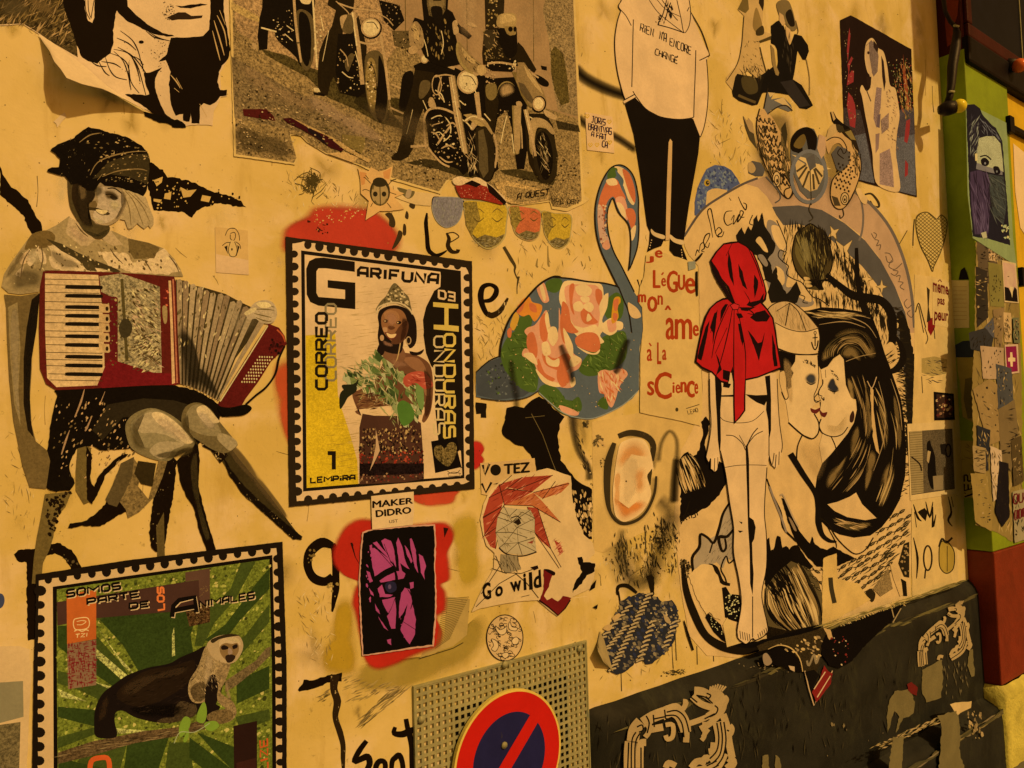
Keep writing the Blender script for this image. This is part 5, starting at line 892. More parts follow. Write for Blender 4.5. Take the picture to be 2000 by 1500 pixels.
# extra papers at the bottom-left edge
a = Art('white_paper_scrap', 'blank cream paper strip pasted at the left edge beside the monkey stamp', 'paper scrap', .0012, single=True); a.sheet('d0a05c', '-30,1262 40,1262 58,1268 60,1330 56,1420 50,1560 -30,1560', torn=.6); a.P('8a7a4c', '-30,1335 45,1330 46,1400 -30,1420'); a.P('6b5a30', '-30,1420 40,1410 36,1560 -30,1560', grain=.3); a.done()
a = Art('blue_paint_blot', 'small blue paint blot at the left edge above the blank strip', 'paint blot', .0004, single=True); a.S('3f3f48', '-10,1162 4,1160 9,1172 4,1186 -10,1188'); a.done()
# ================================================================ flamingo painted with roses
a = Art('flamingo_paste_up', 'large blue flamingo paste-up filled with coral roses and green leaves', 'paste-up', .0018, wear=.1)
BODY = '930,728 940,715 955,706 976,697 979,667 986,640 996,622 1021,591 1052,557 1079,541 1114,544 1149,550 1177,553 1206,560 1190,525 1173,487 1164,449 1163,404 1173,362 1190,331 1208,322 1225,328 1239,348 1247,387 1246,418 1248,449 1244,487 1236,515 1227,530 1230,508 1232,466 1227,437 1208,414 1197,387 1187,411 1187,446 1197,487 1215,522 1239,570 1250,590 1256,612 1256,647 1249,681 1248,761 1235,778 1215,792 1190,806 1163,816 1140,818 1114,815 1095,800 1076,785 1053,765 1024,778 972,784 930,775'
a.part('paper').sheet('59594c', BODY, torn=.4)
a.part('tail').P('454238', '930,728 940,715 955,706 980,698 1000,705 1012,740 1040,762 1022,775 972,781 932,772'); a.speck(['6a6450', '2c2a20', '4f5a1c'], '935,730 980,705 1035,760 970,776', 90, (1, 3), seed=2)
GR = '49561a'
a.part('leaves')
for q in ('1066,552 1080,544 1096,546 1098,560 1085,572 1068,566', '978,690 990,660 1010,645 1030,650 1050,690 1052,730 1046,765 1020,760 1000,740 985,720', '1005,625 1015,620 1030,612 1040,625 1030,650 1012,648 996,640', '1130,720 1150,690 1175,660 1200,650 1222,650 1222,700 1190,725 1150,735', '1182,590 1196,575 1208,572 1218,590 1214,620 1195,628 1180,612', '1052,765 1066,750 1090,760 1110,785 1130,775 1136,800 1112,812 1085,796', '1166,790 1178,775 1188,780 1186,800', '1080,790 1100,780 1130,790 1120,812 1095,806'): a.S(GR, q)
a.hatch(['36430f', '6a7426'], '1130,720 1150,690 1175,660 1222,650 1222,700 1150,735', 60, 16, 2, 50, .6, seed=3); a.hatch(['36430f', '6a7426'], '980,690 1010,645 1052,690 1046,765 1000,740', 70, 14, 2, 30, .8, seed=4); a.hatch(['5c6420', '36430f'], '1060,765 1130,780 1130,805 1090,800', 40, 9, 2, 30, .8, seed=5)
C1, C2, C3 = 'c4622f', 'd58a56', 'dfae7c'
a.part('rose')
a.S(C3, '1096,560 1108,548 1150,552 1175,556 1180,580 1188,572 1186,600 1176,625 1182,640 1172,655 1180,668 1165,672 1140,668 1120,650 1098,640 1100,610 1092,585'); a.S(C2, '1104,560 1140,556 1168,560 1172,590 1170,630 1160,648 1135,650 1118,630 1108,600'); a.S(C1, '1098,590 1110,600 1116,630 1130,648 1112,650 1098,635'); a.S(C1, '1112,560 1122,556 1118,590 1122,615 1114,600'); a.S(C1, '1164,565 1176,570 1174,600 1164,585'); a.S(C1, '1134,610 1145,602 1160,620 1168,630 1150,634 1138,628')
for q in ('1120,594 1132,588 1140,598 1134,608 1122,606', '1138,598 1152,590 1160,600 1152,610', '1124,560 1144,556 1156,566 1150,578 1130,576', '1120,636 1140,640 1162,634 1166,644 1140,652', '1134,580 1150,580 1150,590 1138,590', '1148,612 1156,622 1146,628', '1170,600 1178,580 1186,574 1184,600 1176,618'): a.S(C3, q)
a.S(C1, '1124,660 1140,650 1160,650 1170,660 1172,680 1160,688 1140,682 1126,674'); a.S(C3, '1126,676 1142,684 1160,690 1172,682 1166,692 1146,690'); a.S(C3, '1172,640 1190,622 1204,624 1206,645 1190,655'); a.S(C2, '1186,626 1204,628 1202,645 1190,648'); a.S(C3, '1204,628 1216,630 1216,642 1206,644')
a.part('rose')
a.S(C2, '1025,650 1030,640 1044,635 1056,620 1068,606 1076,640 1090,650 1092,600 1100,650 1118,672 1120,690 1136,702 1130,720 1114,730 1122,752 1110,758 1090,755 1066,748 1052,730 1040,705 1020,695 1026,680 1046,690 1044,670')
for q, c in (('1054,628 1064,612 1072,640 1066,668 1056,660', C1), ('1030,655 1042,650 1050,680 1046,700 1030,680', C1), ('1096,612 1104,640 1110,670 1100,668 1094,640', C1), ('1060,690 1084,700 1104,690 1120,700 1106,725 1080,720 1064,710', C1), ('1052,700 1064,728 1084,740 1070,746 1050,722', C1), ('1064,620 1070,610 1074,640 1070,650', C3), ('1074,640 1086,640 1090,660 1080,676 1070,660', C3), ('1100,640 1118,672 1118,700 1106,680', C3), ('1058,672 1070,668 1076,690 1062,694', C3), ('1066,694 1080,704 1092,700 1090,716 1070,712', C3), ('1022,692 1040,690 1050,712 1036,706', C3), ('1046,720 1070,742 1100,750 1086,756 1060,746', C3), ('1118,694 1136,702 1122,716 1112,712', C3), ('1090,720 1108,726 1112,745 1098,756 1088,740', C1), ('1114,745 1122,736 1124,750 1116,756', C3)): a.S(c, q)
a.part('rose')
a.S(C2, '1168,730 1180,722 1192,724 1206,720 1220,722 1226,732 1216,745 1208,760 1204,775 1196,795 1188,790 1180,770 1170,765'); a.hatch([C1, C3, C1], '1170,730 1220,724 1214,745 1196,785 1184,780 1172,760', 60, 16, 3, 70, .7, seed=8)
a.S('d27a24', '1014,600 1020,585 1034,580 1040,590 1058,596 1056,612 1044,628 1034,615 1022,618 1012,612'); a.S(C1, '1034,592 1046,596 1048,610 1036,606'); a.S('c88a28', '996,636 1006,610 1014,620 1004,645'); a.S(C1, '1012,596 1024,590 1020,606 1010,612'); a.S(C2, '1048,562 1062,552 1070,575 1072,588 1060,590'); a.S(C3, '1054,560 1060,556 1066,580 1062,588'); a.S('c8801c', '1194,625 1196,600 1200,582 1210,580 1212,590 1206,600 1208,620 1198,632'); a.S(C1, '1198,588 1208,584 1206,604 1200,606'); a.S(C1, '1198,612 1206,614 1204,626 1198,624'); a.S(C1, '991,645 999,640 998,658 992,658'); a.S(C2, '1092,792 1110,796 1130,806 1124,812 1100,806')
a.part('head')
a.S(C1, '1170,392 1178,368 1190,348 1206,352 1214,370 1222,388 1205,390 1196,384 1184,400 1180,440 1184,470 1170,450 1167,420'); a.S('c9996c', '1168,400 1178,410 1180,445 1190,470 1185,484 1174,475 1168,440'); a.speck(['8a4a28', 'd8a478'], '1168,400 1184,400 1186,480 1174,478', 50, (1, 3), seed=9); a.S(C2, '1176,480 1186,468 1192,482 1184,488'); a.S(C3, '1200,326 1216,328 1232,345 1240,380 1238,400 1228,392 1218,364 1206,344'); a.S(C1, '1216,330 1230,340 1240,370 1240,396 1230,380 1220,350'); a.S(C2, '1202,388 1218,385 1226,410 1224,432 1210,412'); a.S(C3, '1204,396 1214,398 1222,415 1220,428 1210,412'); a.S(C1, '1222,410 1236,408 1242,425 1236,450 1228,432'); a.S(C3, '1232,450 1242,440 1240,460 1234,470'); a.S(GR, '1186,342 1194,328 1206,330 1202,346 1190,352'); a.S(C3, '1184,352 1200,348 1206,360 1190,362'); a.S('50564c', '1202,332 1208,338 1218,352 1214,366 1206,350')
a.part('outline')
for q, wd in (('930,727 955,705 978,695', 2.4), ('976,698 980,665 996,622 1021,591 1052,557 1079,541 1095,541', 4), ('1079,541 1114,544 1149,550 1180,553 1208,560', 3), ('1208,562 1190,525 1173,487 1164,449 1163,404 1173,362 1190,331 1208,322 1225,328 1239,348 1247,387 1247,415 1248,449 1244,487 1230,525', 2.6), ('1239,570 1215,522 1197,487 1187,446 1187,411 1197,387 1208,414 1227,437 1232,466 1231,500 1228,528', 2.4), ('1208,560 1218,585 1228,610 1234,650', 2.6)): a.L('241a0c', wd, q, wear=.25)
a.L('8d8466', 2, '1053,767 1076,788 1100,806 1130,816 1163,816 1215,792 1246,764'); a.speck(['d8a45c', 'c99a50'], '985,650 1060,600 1240,640 1240,780 1110,810 1000,740', 90, (.6, 1.6), seed=10); a.L('3a2c16', 2, '1053,762 1030,776 990,783 940,778', wear=.5)
a.part('torn_corner').S('d8a45c', '1226,592 1234,594 1246,604 1252,618 1240,622 1230,614')
a.done()
for q, lb, al in (('1120,750 1112,715 1102,690 1095,672', 'soft black spray stroke over the lower flamingo body', .75), ('1228,660 1216,690 1206,720 1200,728', 'soft black spray stroke over the flamingo right side', .8), ('1010,800 1008,770 1002,740 998,700', 'faint black spray drip over the flamingo tail', .6)):
    a = paint(lb, name='spray_stroke', h=.0034); a.L('241a0c', [14, 20, 20, 12], q, alpha=al); a.done()
a = paint('black spray stroke falling from the flamingo belly beside the black torn sheet', name='spray_stroke', h=.0003); a.L('2c2010', [26, 20, 18, 16, 22], '1118,806 1122,850 1132,885 1148,910 1152,940', alpha=.75); a.hatch(['2c2010'], '1122,840 1136,850 1150,905 1156,930 1140,915', 50, 14, 1.4, 65, seed=2); a.done()
# ================================================================ black torn sheet, votez, go wild
a = Art('black_torn_sheet', 'torn black paper sheet under the flamingo, scratched', 'paper sheet', .0014, single=True, wear=.05)
a.sheet('140c05', '989,796 1005,792 1023,797 1040,780 1053,775 1066,782 1084,800 1102,814 1094,830 1090,852 1092,880 1096,898 1112,921 1127,938 1156,956 1157,1054 1148,1052 1136,1042 1128,1020 1120,990 1112,985 1099,968 1085,960 1047,940 1043,900 1036,888 1022,872 1007,867 984,852 980,840 986,820', torn=1.2)
a.L('6b5628', 1.2, '1038,808 1060,850 1078,900 1088,925', sm=0); a.L('6b5628', 1, '1026,816 1064,812'); a.speck(['c0904a', '8a6c34', 'd8a45c'], '1115,950 1156,960 1156,1050 1136,1040 1118,985', 60, (1, 3), 2.5, 80, seed=3); a.done()
a = Art('black_torn_sheet', 'small torn black scrap between the woman stamp and the flamingo tail', 'paper sheet', .0010, single=True); a.sheet('1c1207', '929,786 950,788 950,816 940,816 939,808 930,808', torn=.8); a.done()
a = Art('votez_sticker', 'cream paper with stencilled black word VOTEZ above the red haired drawing', 'sticker', .0020, single=True)
a.sheet('cf9a50', '938,905 1044,895 1048,925 1000,950 960,968 940,965', torn=.5, th=0); a.L('1c1207', 5, '943,908 947,928 956,906', sm=0, wear=.5); a.E('1c1207', 968, 918, 10.5, 11); a.T('1c1207', 'TEZ', '985,926 1034,922 1034,903 985,907', fat=1.3); a.L('1c1207', 4.5, '941,944 949,962 960,942', sm=0, wear=.3); a.P('1c1207', '962,946 976,942 976,946'); a.done()
a = Art('red_hair_paste_up', 'cut-out drawing of a faceted face with red geometric hair above the words Go wild', 'paste-up', .0028)
a.part('paper').sheet('d6a45c', '921,1196 942,1150 964,1110 966,1080 950,1066 944,1045 938,1014 944,985 955,962 975,942 1000,928 1040,922 1069,914 1115,930 1116,945 1118,975 1126,1010 1140,1044 1158,1060 1162,1080 1150,1092 1164,1100 1160,1130 1152,1150 1120,1165 1104,1176 1095,1196 1088,1203 1066,1186 1050,1172 1020,1174 980,1180 940,1188', torn=.4)
a.part('hair', 'red faceted hair')
RD, OR = 'a03a1e', 'b9602c'
for q, c in (('943,1010 955,972 975,950 990,955 980,990 970,1030 968,1072 958,1068 946,1045', RD), ('955,972 975,946 1020,932 1080,928 1040,960 990,952', RD), ('980,952 1040,960 1020,972 985,986', RD), ('985,986 1020,972 1042,962 1060,980 1095,1020 1060,1000 1040,988', OR), ('1042,962 1110,942 1112,946 1096,962 1060,974', OR), ('1030,990 1050,992 1062,1030 1076,1072 1058,1058 1044,1040', RD), ('1082,1054 1094,1062 1100,1078 1094,1084 1088,1070', RD)): a.P(c, q); a.hatch(['d07a4a', '7c2412'], q, 26, 16, 1.4, -35, .3, seed=len(q))
for q in ('943,1010 985,986 968,1072', '955,972 990,955 1040,960', '975,946 985,986', '985,986 1040,988 1095,1020', '1020,932 990,955', '946,1045 985,986', '1080,928 1000,960', '1042,962 1112,944', '980,990 943,1012', '944,1048 970,1030', '1030,990 1044,1040 1076,1072', '1060,974 1085,940', '1000,928 975,950', '1050,992 1076,1072 1096,1108', '1044,1040 1092,1110'): a.L('33180a', 1.3, q, sm=0)
a.part('face').P('b59a62', '985,990 1010,994 1036,996 1044,1012 1045,1050 1048,1078 1020,1084 990,1080 975,1070 968,1040 972,1010')
for q in ('985,990 1000,1020 968,1040 985,1062 1010,1030 1000,1020 1036,996', '1010,1030 1045,1012 1044,1040 1010,1030 1012,1060 985,1062 990,1080 1012,1060 1048,1078', '1000,1020 1020,1000 1044,1012', '972,1010 1000,1020', '1012,1060 1045,1050', '1020,1084 1012,1060', '968,1040 1000,1040 1030,1050', '976,1000 995,1008 1010,994', '975,1070 985,1062'): a.L('3c2c12', 1.2, q, sm=0)
a.P('241608', '1002,1020 1014,1012 1018,1022 1012,1026'); a.L('241608', 2, '998,1012 1010,1008 1018,1014'); a.P('8c3a20', '1030,1060 1042,1055 1040,1062'); a.hatch(['6a5528', '8a7038'], '985,1000 1040,1000 1044,1070 980,1070', 60, 12, 1, 35, .8, seed=9); a.L('241608', 2.4, '975,1070 990,1082 1020,1086 1048,1078')
a.P('8f784a', '978,1082 1010,1086 1018,1112 988,1120 976,1105'); a.hatch(['3c2c12'], '978,1084 1012,1086 1018,1112 986,1118', 30, 14, 1.2, 70, .3, seed=5)
for q in ('968,1085 982,1118 1018,1120 1040,1112', '964,1090 980,1100 940,1160', '930,1185 975,1140 1010,1120', '1005,1118 1030,1140 1052,1168', '960,1110 990,1120'): a.L('3c2c12', 1.4, q, sm=0)
a.part('lettering').T('150d05', 'G', '943,1172 960,1170 958,1136 942,1139', bold=.025); a.T('150d05', 'o', '967,1167 983,1163 982,1143 968,1146', bold=.03); a.T('150d05', 'w', '998,1157 1020,1153 1018,1133 996,1137', bold=.03); a.T('150d05', 'i', '1023,1153 1029,1152 1027,1119 1022,1120', bold=.03); a.T('150d05', 'l', '1034,1152 1041,1151 1039,1117 1033,1118', bold=.04); a.T('150d05', 'd', '1042,1151 1058,1146 1056,1112 1043,1116', bold=.03); a.L('4a3618', 1, '1018,1166 1034,1162')
a.part('red_heart_scrap').P('6e1710', '1062,1113 1084,1117 1076,1130 1072,1146 1062,1165 1068,1172 1078,1168 1090,1174 1100,1164 1116,1168 1106,1186 1090,1203 1072,1186 1053,1174 1062,1150', rg=1, amp=.8); a.L('1c0c06', 2.4, '1053,1172 1072,1186 1090,1202 1104,1188 1114,1172', sm=0); a.P('1c0c06', '1036,1108 1050,1104 1052,1110 1044,1114'); a.S('1c0c06', '1062,1112 1072,1112 1084,1118 1082,1124 1072,1119')
a.part('black_scrap').P('140c05', '1128,1090 1136,1088 1140,1098 1162,1100 1162,1116 1146,1124 1136,1140 1118,1158 1122,1140 1136,1116 1130,1100', rg=1, amp=1.2); a.P('140c05', '1154,1144 1165,1132 1162,1148 1152,1154'); a.P('140c05', '1158,1186 1168,1180 1166,1190')
a.done()
a = Art('round_doodle_sticker', 'round white sticker filled with black line drawings of birds, above the vent plate', 'sticker', .0016, single=True)
P_ = [(986+35.5*math.cos(2*math.pi*i/40), 1246+45*math.sin(2*math.pi*i/40)) for i in range(40)]; a.sheet('cf9c56', P_); a.L('2a1c0c', 2, P_+[P_[0]], sm=0)
r_ = random.Random(9)
for i in range(90):
    t = r_.uniform(0, 6.3); q = r_.uniform(.05, .9)**.5; x, y = 986+33*q*math.cos(t), 1246+42*q*math.sin(t); s_ = r_.uniform(2, 5); b0 = r_.uniform(0, 6)
    a.L('2a1c0c', 1.2, [(x+s_*math.cos(b0+k), y+s_*math.sin(b0+k)*(1-.12*k)) for k in (0, 1, 2, 3, 4.4)], sm=3)
for q in ('968,1222 976,1230 986,1226 990,1222 988,1236 978,1240 970,1232', '996,1214 1000,1224 1010,1226 1008,1232 996,1230 993,1222', '960,1248 970,1252 974,1262 968,1272 960,1268 964,1260', '1000,1250 1008,1244 1014,1250 1010,1258 1002,1258', '980,1278 990,1274 994,1280 986,1286'): a.S('d8a862', q); a.L('2a1c0c', 1.2, q, closed=True)
a.done()
# ================================================================ tall grey-beige paper strip with spray and the orange oval
a = Art('paper_strip', 'blank cream paper panel behind the orange oval, right of the black torn sheet', 'paper sheet', .0006, single=True); a.sheet('d09c4a', '1156,824 1250,806 1372,830 1376,900 1330,905 1330,1000 1180,1080 1160,1075', torn=.5); a.done()
a = paint('worn black spray halo behind the orange oval painting', name='spray_stroke', h=.0013); a.L('241a0c', [20, 28, 26, 22, 22, 20, 20, 20, 16], '1200,865 1190,905 1188,960 1194,1000 1214,1018 1240,1016 1262,996 1276,960 1280,930', alpha=.4); a.L('241a0c', [12, 14, 14, 10], '1276,920 1278,875 1262,852 1215,850', alpha=.45); a.done()
a = paint('patchy dark residue under the orange oval painting', name='spray_stroke', h=.0015); a.L('3a2c12', [60, 80, 70, 40], '1200,1060 1215,1090 1235,1135 1290,1120', alpha=.42); a.L('2c200c', [36, 50, 60, 40], '1318,1000 1300,1050 1290,1090 1262,1140', alpha=.32); a.hatch(['2c200c', '4a3818', '6b5428', 'd0a050'], '1195,1040 1330,1020 1325,1130 1290,1100 1240,1150 1200,1130', 150, 16, 2.4, 82, .35, seed=6); a.speck(['2c200c', 'c9984a'], '1275,1030 1330,1030 1320,1075 1270,1075', 60, (1, 3), seed=2); a.done()
a = paint('thick grey black brush ring round the orange oval painting', h=.0014); a.L('3a2d14', [8, 15, 12, 6, 6, 6, 5, 5, 4], '1200,865 1188,905 1186,960 1192,1000 1212,1022 1240,1018 1262,1000 1278,965 1282,930', wear=.3, sm=6); a.L('3a2d14', [10, 12, 12, 10], '1272,900 1276,870 1262,852 1232,845 1208,852', wear=.4); a.done()
a = paint('black sprayed second ring right of the orange oval', name='spray_stroke', h=.0016); a.L('2c200c', [14, 12, 10, 12, 14], '1286,905 1292,865 1308,842 1322,860 1322,900', alpha=.55); a.L('1c1206', [18, 22, 24], '1322,890 1318,940 1316,985', alpha=.95); a.L('1c1206', [34, 52, 50, 36], '1285,975 1308,1000 1300,1040 1285,1085', alpha=.5); a.hatch(['1c1206', '3a2c12'], '1275,1000 1310,1010 1300,1075 1278,1070', 40, 12, 2, 80, seed=6); a.done()
a = paint('grey black smudges under the orange oval', name='spray_stroke', h=.0016); a.L('3a2c12', [18, 26, 34, 36, 30], '1216,1030 1212,1075 1222,1115 1248,1138 1280,1125', alpha=.45); a.hatch(['2c200c', '5a4420'], '1205,1055 1225,1055 1228,1120 1210,1110', 50, 12, 2, 85, seed=7); a.L('1c1206', [34, 40, 36], '1270,1080 1280,1100 1262,1130', alpha=.5); a.L('4a3818', 1.6, '1260,1025 1262,1080', sm=0); a.P('1c1206', '1262,1125 1272,1122 1278,1128 1278,1160 1272,1168 1268,1140', rg=1); a.L('1c1206', [3, 7, 8, 5], '1206,1162 1208,1146 1225,1144 1244,1158'); a.L('1c1206', 3, '1208,1155 1212,1180', sm=0); a.done()
a = Art('orange_oval_painting', 'pale orange washed oval cut-out ringed with black brushwork', 'paste-up', .0024, single=True)
OV = '1210,870 1222,860 1240,855 1258,860 1268,876 1274,900 1276,918 1266,930 1268,945 1272,965 1262,990 1245,1008 1222,1019 1208,1014 1200,1000 1197,960 1200,930 1203,905'
a.sheet('eab878', smooth(pts(OV), True, 4)); a.spray('dc8a3c', '1200,905 1210,872 1240,858 1264,872 1268,892 1235,892 1214,915', soft=22, alpha=.75); a.spray('dc7a2c', '1197,970 1222,992 1250,975 1266,985 1245,1008 1218,1018 1202,1005', soft=20, alpha=.85); a.spray('dc8a3c', '1232,920 1260,912 1262,955 1242,965', soft=16, alpha=.6); a.spray('d88a3c', '1200,930 1212,925 1210,980 1200,985', soft=6, alpha=.5); a.spray('e8b070', '1215,900 1245,895 1245,960 1220,985', soft=12, alpha=.7); a.E('3a2408', 1223, 940, 1.6, 1.8); a.S('3c2c10', '1264,930 1270,920 1274,916 1272,935 1270,948'); a.done()
a = paint('small dark peeled remnants above the orange oval', cat='paper remnant', name='paper_remnant', h=.0012); a.speck(['4a3818', '6b5428', 'c8944a'], '1156,868 1172,848 1182,870 1170,874', 26, (1.5, 5), seed=4); a.speck(['3a2c12', '6b5428'], '1138,820 1152,818 1148,834 1140,834', 10, (1.5, 4), seed=3); a.speck(['5b4822'], '1160,895 1190,895 1186,912 1165,912', 12, (1, 2.4), seed=1); a.done()
# blue coral cut-out with its loose corner
flap('paper_flap', 'loose folded lower left corner of the blue coral cut-out', 'paper flap', '1172,1232 1180,1250 1190,1285 1198,1312', '1166,1262 1168,1272 1178,1292 1190,1304', .022, '9a7c40')
a = Art('coral_paste_up', 'jagged dark blue and tan coral pattern cut-out near the wall foot', 'paste-up', .0026)
CO = '1170,1250 1180,1235 1195,1215 1200,1200 1208,1195 1212,1175 1230,1166 1248,1158 1262,1160 1275,1168 1284,1166 1294,1175 1312,1172 1322,1184 1325,1205 1322,1225 1318,1250 1306,1268 1290,1282 1274,1296 1262,1298 1256,1288 1244,1284 1236,1300 1222,1312 1205,1318 1192,1310 1186,1280 1176,1260'
a.part('paper').sheet('2a2622', CO, torn=1.2)
a.part('coral_pattern')
a.speck(['5e5036', '8c7648', '2c2c34'], CO, 330, (1.5, 4.5), 1.4, 40, seed=70); r_ = random.Random(3)
for (x0, y0, x1, y1, n) in ((1196, 1308, 1268, 1162, 19), (1250, 1290, 1275, 1215, 9), (1178, 1246, 1228, 1186, 8), (1300, 1262, 1320, 1215, 6), (1186, 1268, 1222, 1225, 7)):
    for i in range(n):
        t = i/(n-1); x, y = x0+(x1-x0)*t, y0+(y1-y0)*t; a.L('241c12', 5.5, [(x-9, y+3), (x, y-1), (x+9, y-3)]); a.L('b09258', 3.4, [(x-7.5, y+2.5), (x, y-1.5), (x+7.5, y-3)])
a.speck(['b59a62', 'c9a866'], '1270,1185 1318,1190 1312,1240 1275,1250', 26, (1, 2.8), seed=71); a.S('a8884e', '1296,1200 1306,1206 1310,1218 1300,1214'); a.S('c08e48', '1178,1228 1186,1220 1196,1222 1190,1232'); a.S('c08e48', '1196,1206 1208,1198 1212,1204 1200,1212')
a.done()
# ================================================================ T-shirt figure
a = Art('t_shirt_figure_paste_up', 'cut-out line drawing of a headless figure in white T-shirt and black trousers', 'paste-up', .0022)
a.part('shirt').sheet('dea968', '1216,-50 1214,0 1208,13 1213,19 1206,42 1201,75 1202,110 1207,145 1216,180 1221,194 1217,198 1220,204 1240,190 1262,213 1290,228 1325,233 1352,231 1367,270 1376,248 1382,215 1383,160 1380,118 1385,105 1370,75 1349,24 1346,-50')
a.part('trousers').sheet('150d06', '1221,203 1241,191 1262,213 1290,228 1325,233 1352,232 1367,268 1364,300 1356,345 1346,400 1336,468 1312,466 1300,470 1274,462 1264,440 1252,350 1238,262')
a.P('c89a54', '1306,278 1309,271 1313,276 1312,330 1310,400 1308,468 1300,470 1302,380 1304,320')
a.part('shoe').sheet('150d06', '1270,448 1280,460 1298,466 1292,480 1278,485 1264,492 1268,476'); a.S('cfa05c', '1272,447 1280,454 1298,460 1296,467 1280,462 1272,455'); 
for i in range(4): a.E('cfa05c', 1269+i*1.2, 484-i*5, 1.2, 1.2, 6)
a.part('shoe').sheet('150d06', '1309,466 1330,474 1335,488 1344,512 1340,522 1322,505 1308,488'); a.S('cfa05c', '1309,458 1320,466 1335,470 1334,478 1318,474 1309,466')
for i in range(5): a.E('cfa05c', 1331+i*.6, 488+i*5, 1.2, 1.4, 6)
a.part('outline')
for q, wd in (('1215,-20 1214,0 1208,13 1222,30 1233,50', 1.6), ('1213,20 1206,42 1201,75 1202,110 1207,145 1216,180 1221,194', 1.6), ('1237,38 1236,80 1235,130 1234,170', 1.8), ('1236,178 1245,192 1262,213 1290,228 1325,233 1352,230 1355,226', 1.8), ('1218,196 1240,184', 2), ('1219,203 1242,190', 1.6), ('1348,22 1370,60 1385,104 1382,110 1366,118', 1.8), ('1380,116 1383,160 1382,205 1376,245 1368,268', 1.8), ('1359,98 1358,140 1356,190 1355,228', 1.8), ('1353,232 1367,268', 1.8), ('1268,0 1285,24 1310,45 1335,64', 1.4), ('1280,-5 1300,18 1328,32', 1.2), ('1322,0 1330,35 1336,64 1346,50 1349,24 1346,0', 1.6), ('1284,48 1310,55 1336,64', 2), ('1346,14 1342,22', 1.6), ('1285,46 1294,30 1302,0', 2), ('1300,36 1304,22 1310,5', 2), ('1293,0 1315,30 1324,40', 1.4)): a.L('22150a', wd, q)
a.hatch('1c1108', '1300,8 1306,5 1316,20 1312,34 1304,28', 14, 10, 3.4, 75, .5, seed=3); a.hatch('1c1108', '1279,45 1290,28 1292,34 1286,50', 14, 7, 2.4, 60, .6, seed=4); a.hatch('1c1108', '1292,38 1300,36 1300,46 1293,46', 5, 7, 2, 80, .5, seed=5)
a.part('lettering').G('1c1108', 'RiEN', '1250,60 1276,72 1277,56 1252,46', 2, jit=.012); a.G('1c1108', "N'A", '1288,76 1301,82 1302,66 1289,61', 2, jit=.02); a.G('1c1108', 'ENCORE', '1308,88 1349,107 1350,92 1309,74', 2, jit=.03, seed=2); a.G('1c1108', 'CHANGE', '1279,106 1323,125 1324,112 1281,95', 2, jit=.03, seed=3); a.L('1c1108', 2, '1320,113 1324,109', sm=0)
a.done()
a = Art('artist_note', 'small note in felt pen with yellow hearts beside the T-shirt figure', 'note', .0018, single=True)
a.sheet('dba561', '1143,219 1196,228 1200,299 1147,293'); a.G('2a1620', 'JORiS', '1155,239 1182,245 1183,233 1156,227', 2, jit=.04); a.G('2a1620', 'BRANTVAS', '1149,253 1194,263 1195,251 1150,241', 1.9, jit=.04, gap=.2); a.G('2a1620', 'A FAiT', '1155,266 1184,274 1185,263 1156,257', 1.9, jit=.04); a.G('2a1620', 'CA', '1176,286 1186,289 1187,277 1177,275', 1.9, jit=.04)
for x, y in ((1147, 226), (1190, 237), (1153, 282), (1166, 282), (1191, 277)): a.L('c9991c', 1.8, [(x, y+5), (x-4, y), (x-2, y-3), (x, y), (x+2, y-3), (x+4, y), (x, y+5)], sm=0)
a.done()
a = Art('dancing_couple_paste_up', 'small black and white cut-out of a couple jumping, he in black, she in pale dress', 'paste-up', .0016, wear=.03)
a.part('woman'); a.sheet('c0964e', '1448,-30 1452,0 1441,18 1454,32 1450,60 1448,92 1441,125 1419,150 1418,160 1432,178 1440,148 1460,138 1478,152 1498,146 1490,118 1484,92 1484,82 1508,76 1506,66 1488,60 1490,30 1492,0 1490,-30', torn=.2); a.S('8a6a30', '1476,15 1484,30 1490,58 1480,66 1470,50'); a.P('2c1e0c', '1484,-30 1493,-30 1492,10 1490,22 1482,6'); a.P('6b5020', '1448,-30 1460,-10 1463,18 1456,26 1441,18 1450,0'); a.S('3f2e12', '1478,58 1490,50 1492,66 1480,70 1476,66'); a.L('3f2e12', 1.6, '1453,32 1451,60 1448,92 1440,125 1419,158'); a.hatch(['6b5020', '33240e'], '1450,80 1480,80 1490,130 1450,130', 26, 7, 1.4, 60, .9, seed=3); a.L('4a3614', 3, '1484,92 1490,118 1498,146'); a.P('4a3614', '1482,80 1506,70 1508,76 1484,84')
a.P('1c140a', '1436,150 1440,144 1458,148 1478,152 1494,142 1510,130 1516,152 1500,168 1488,184 1480,204 1470,206 1444,197 1432,188 1430,178'); a.S('4a3818', '1450,150 1474,152 1480,178 1462,184 1450,170'); a.L('5f4a22', 5, '1442,186 1460,194 1476,200'); a.hatch(['6b5428', '2a1c0c'], '1448,130 1490,130 1488,160 1450,152', 30, 14, 2, 75, .5, seed=4)
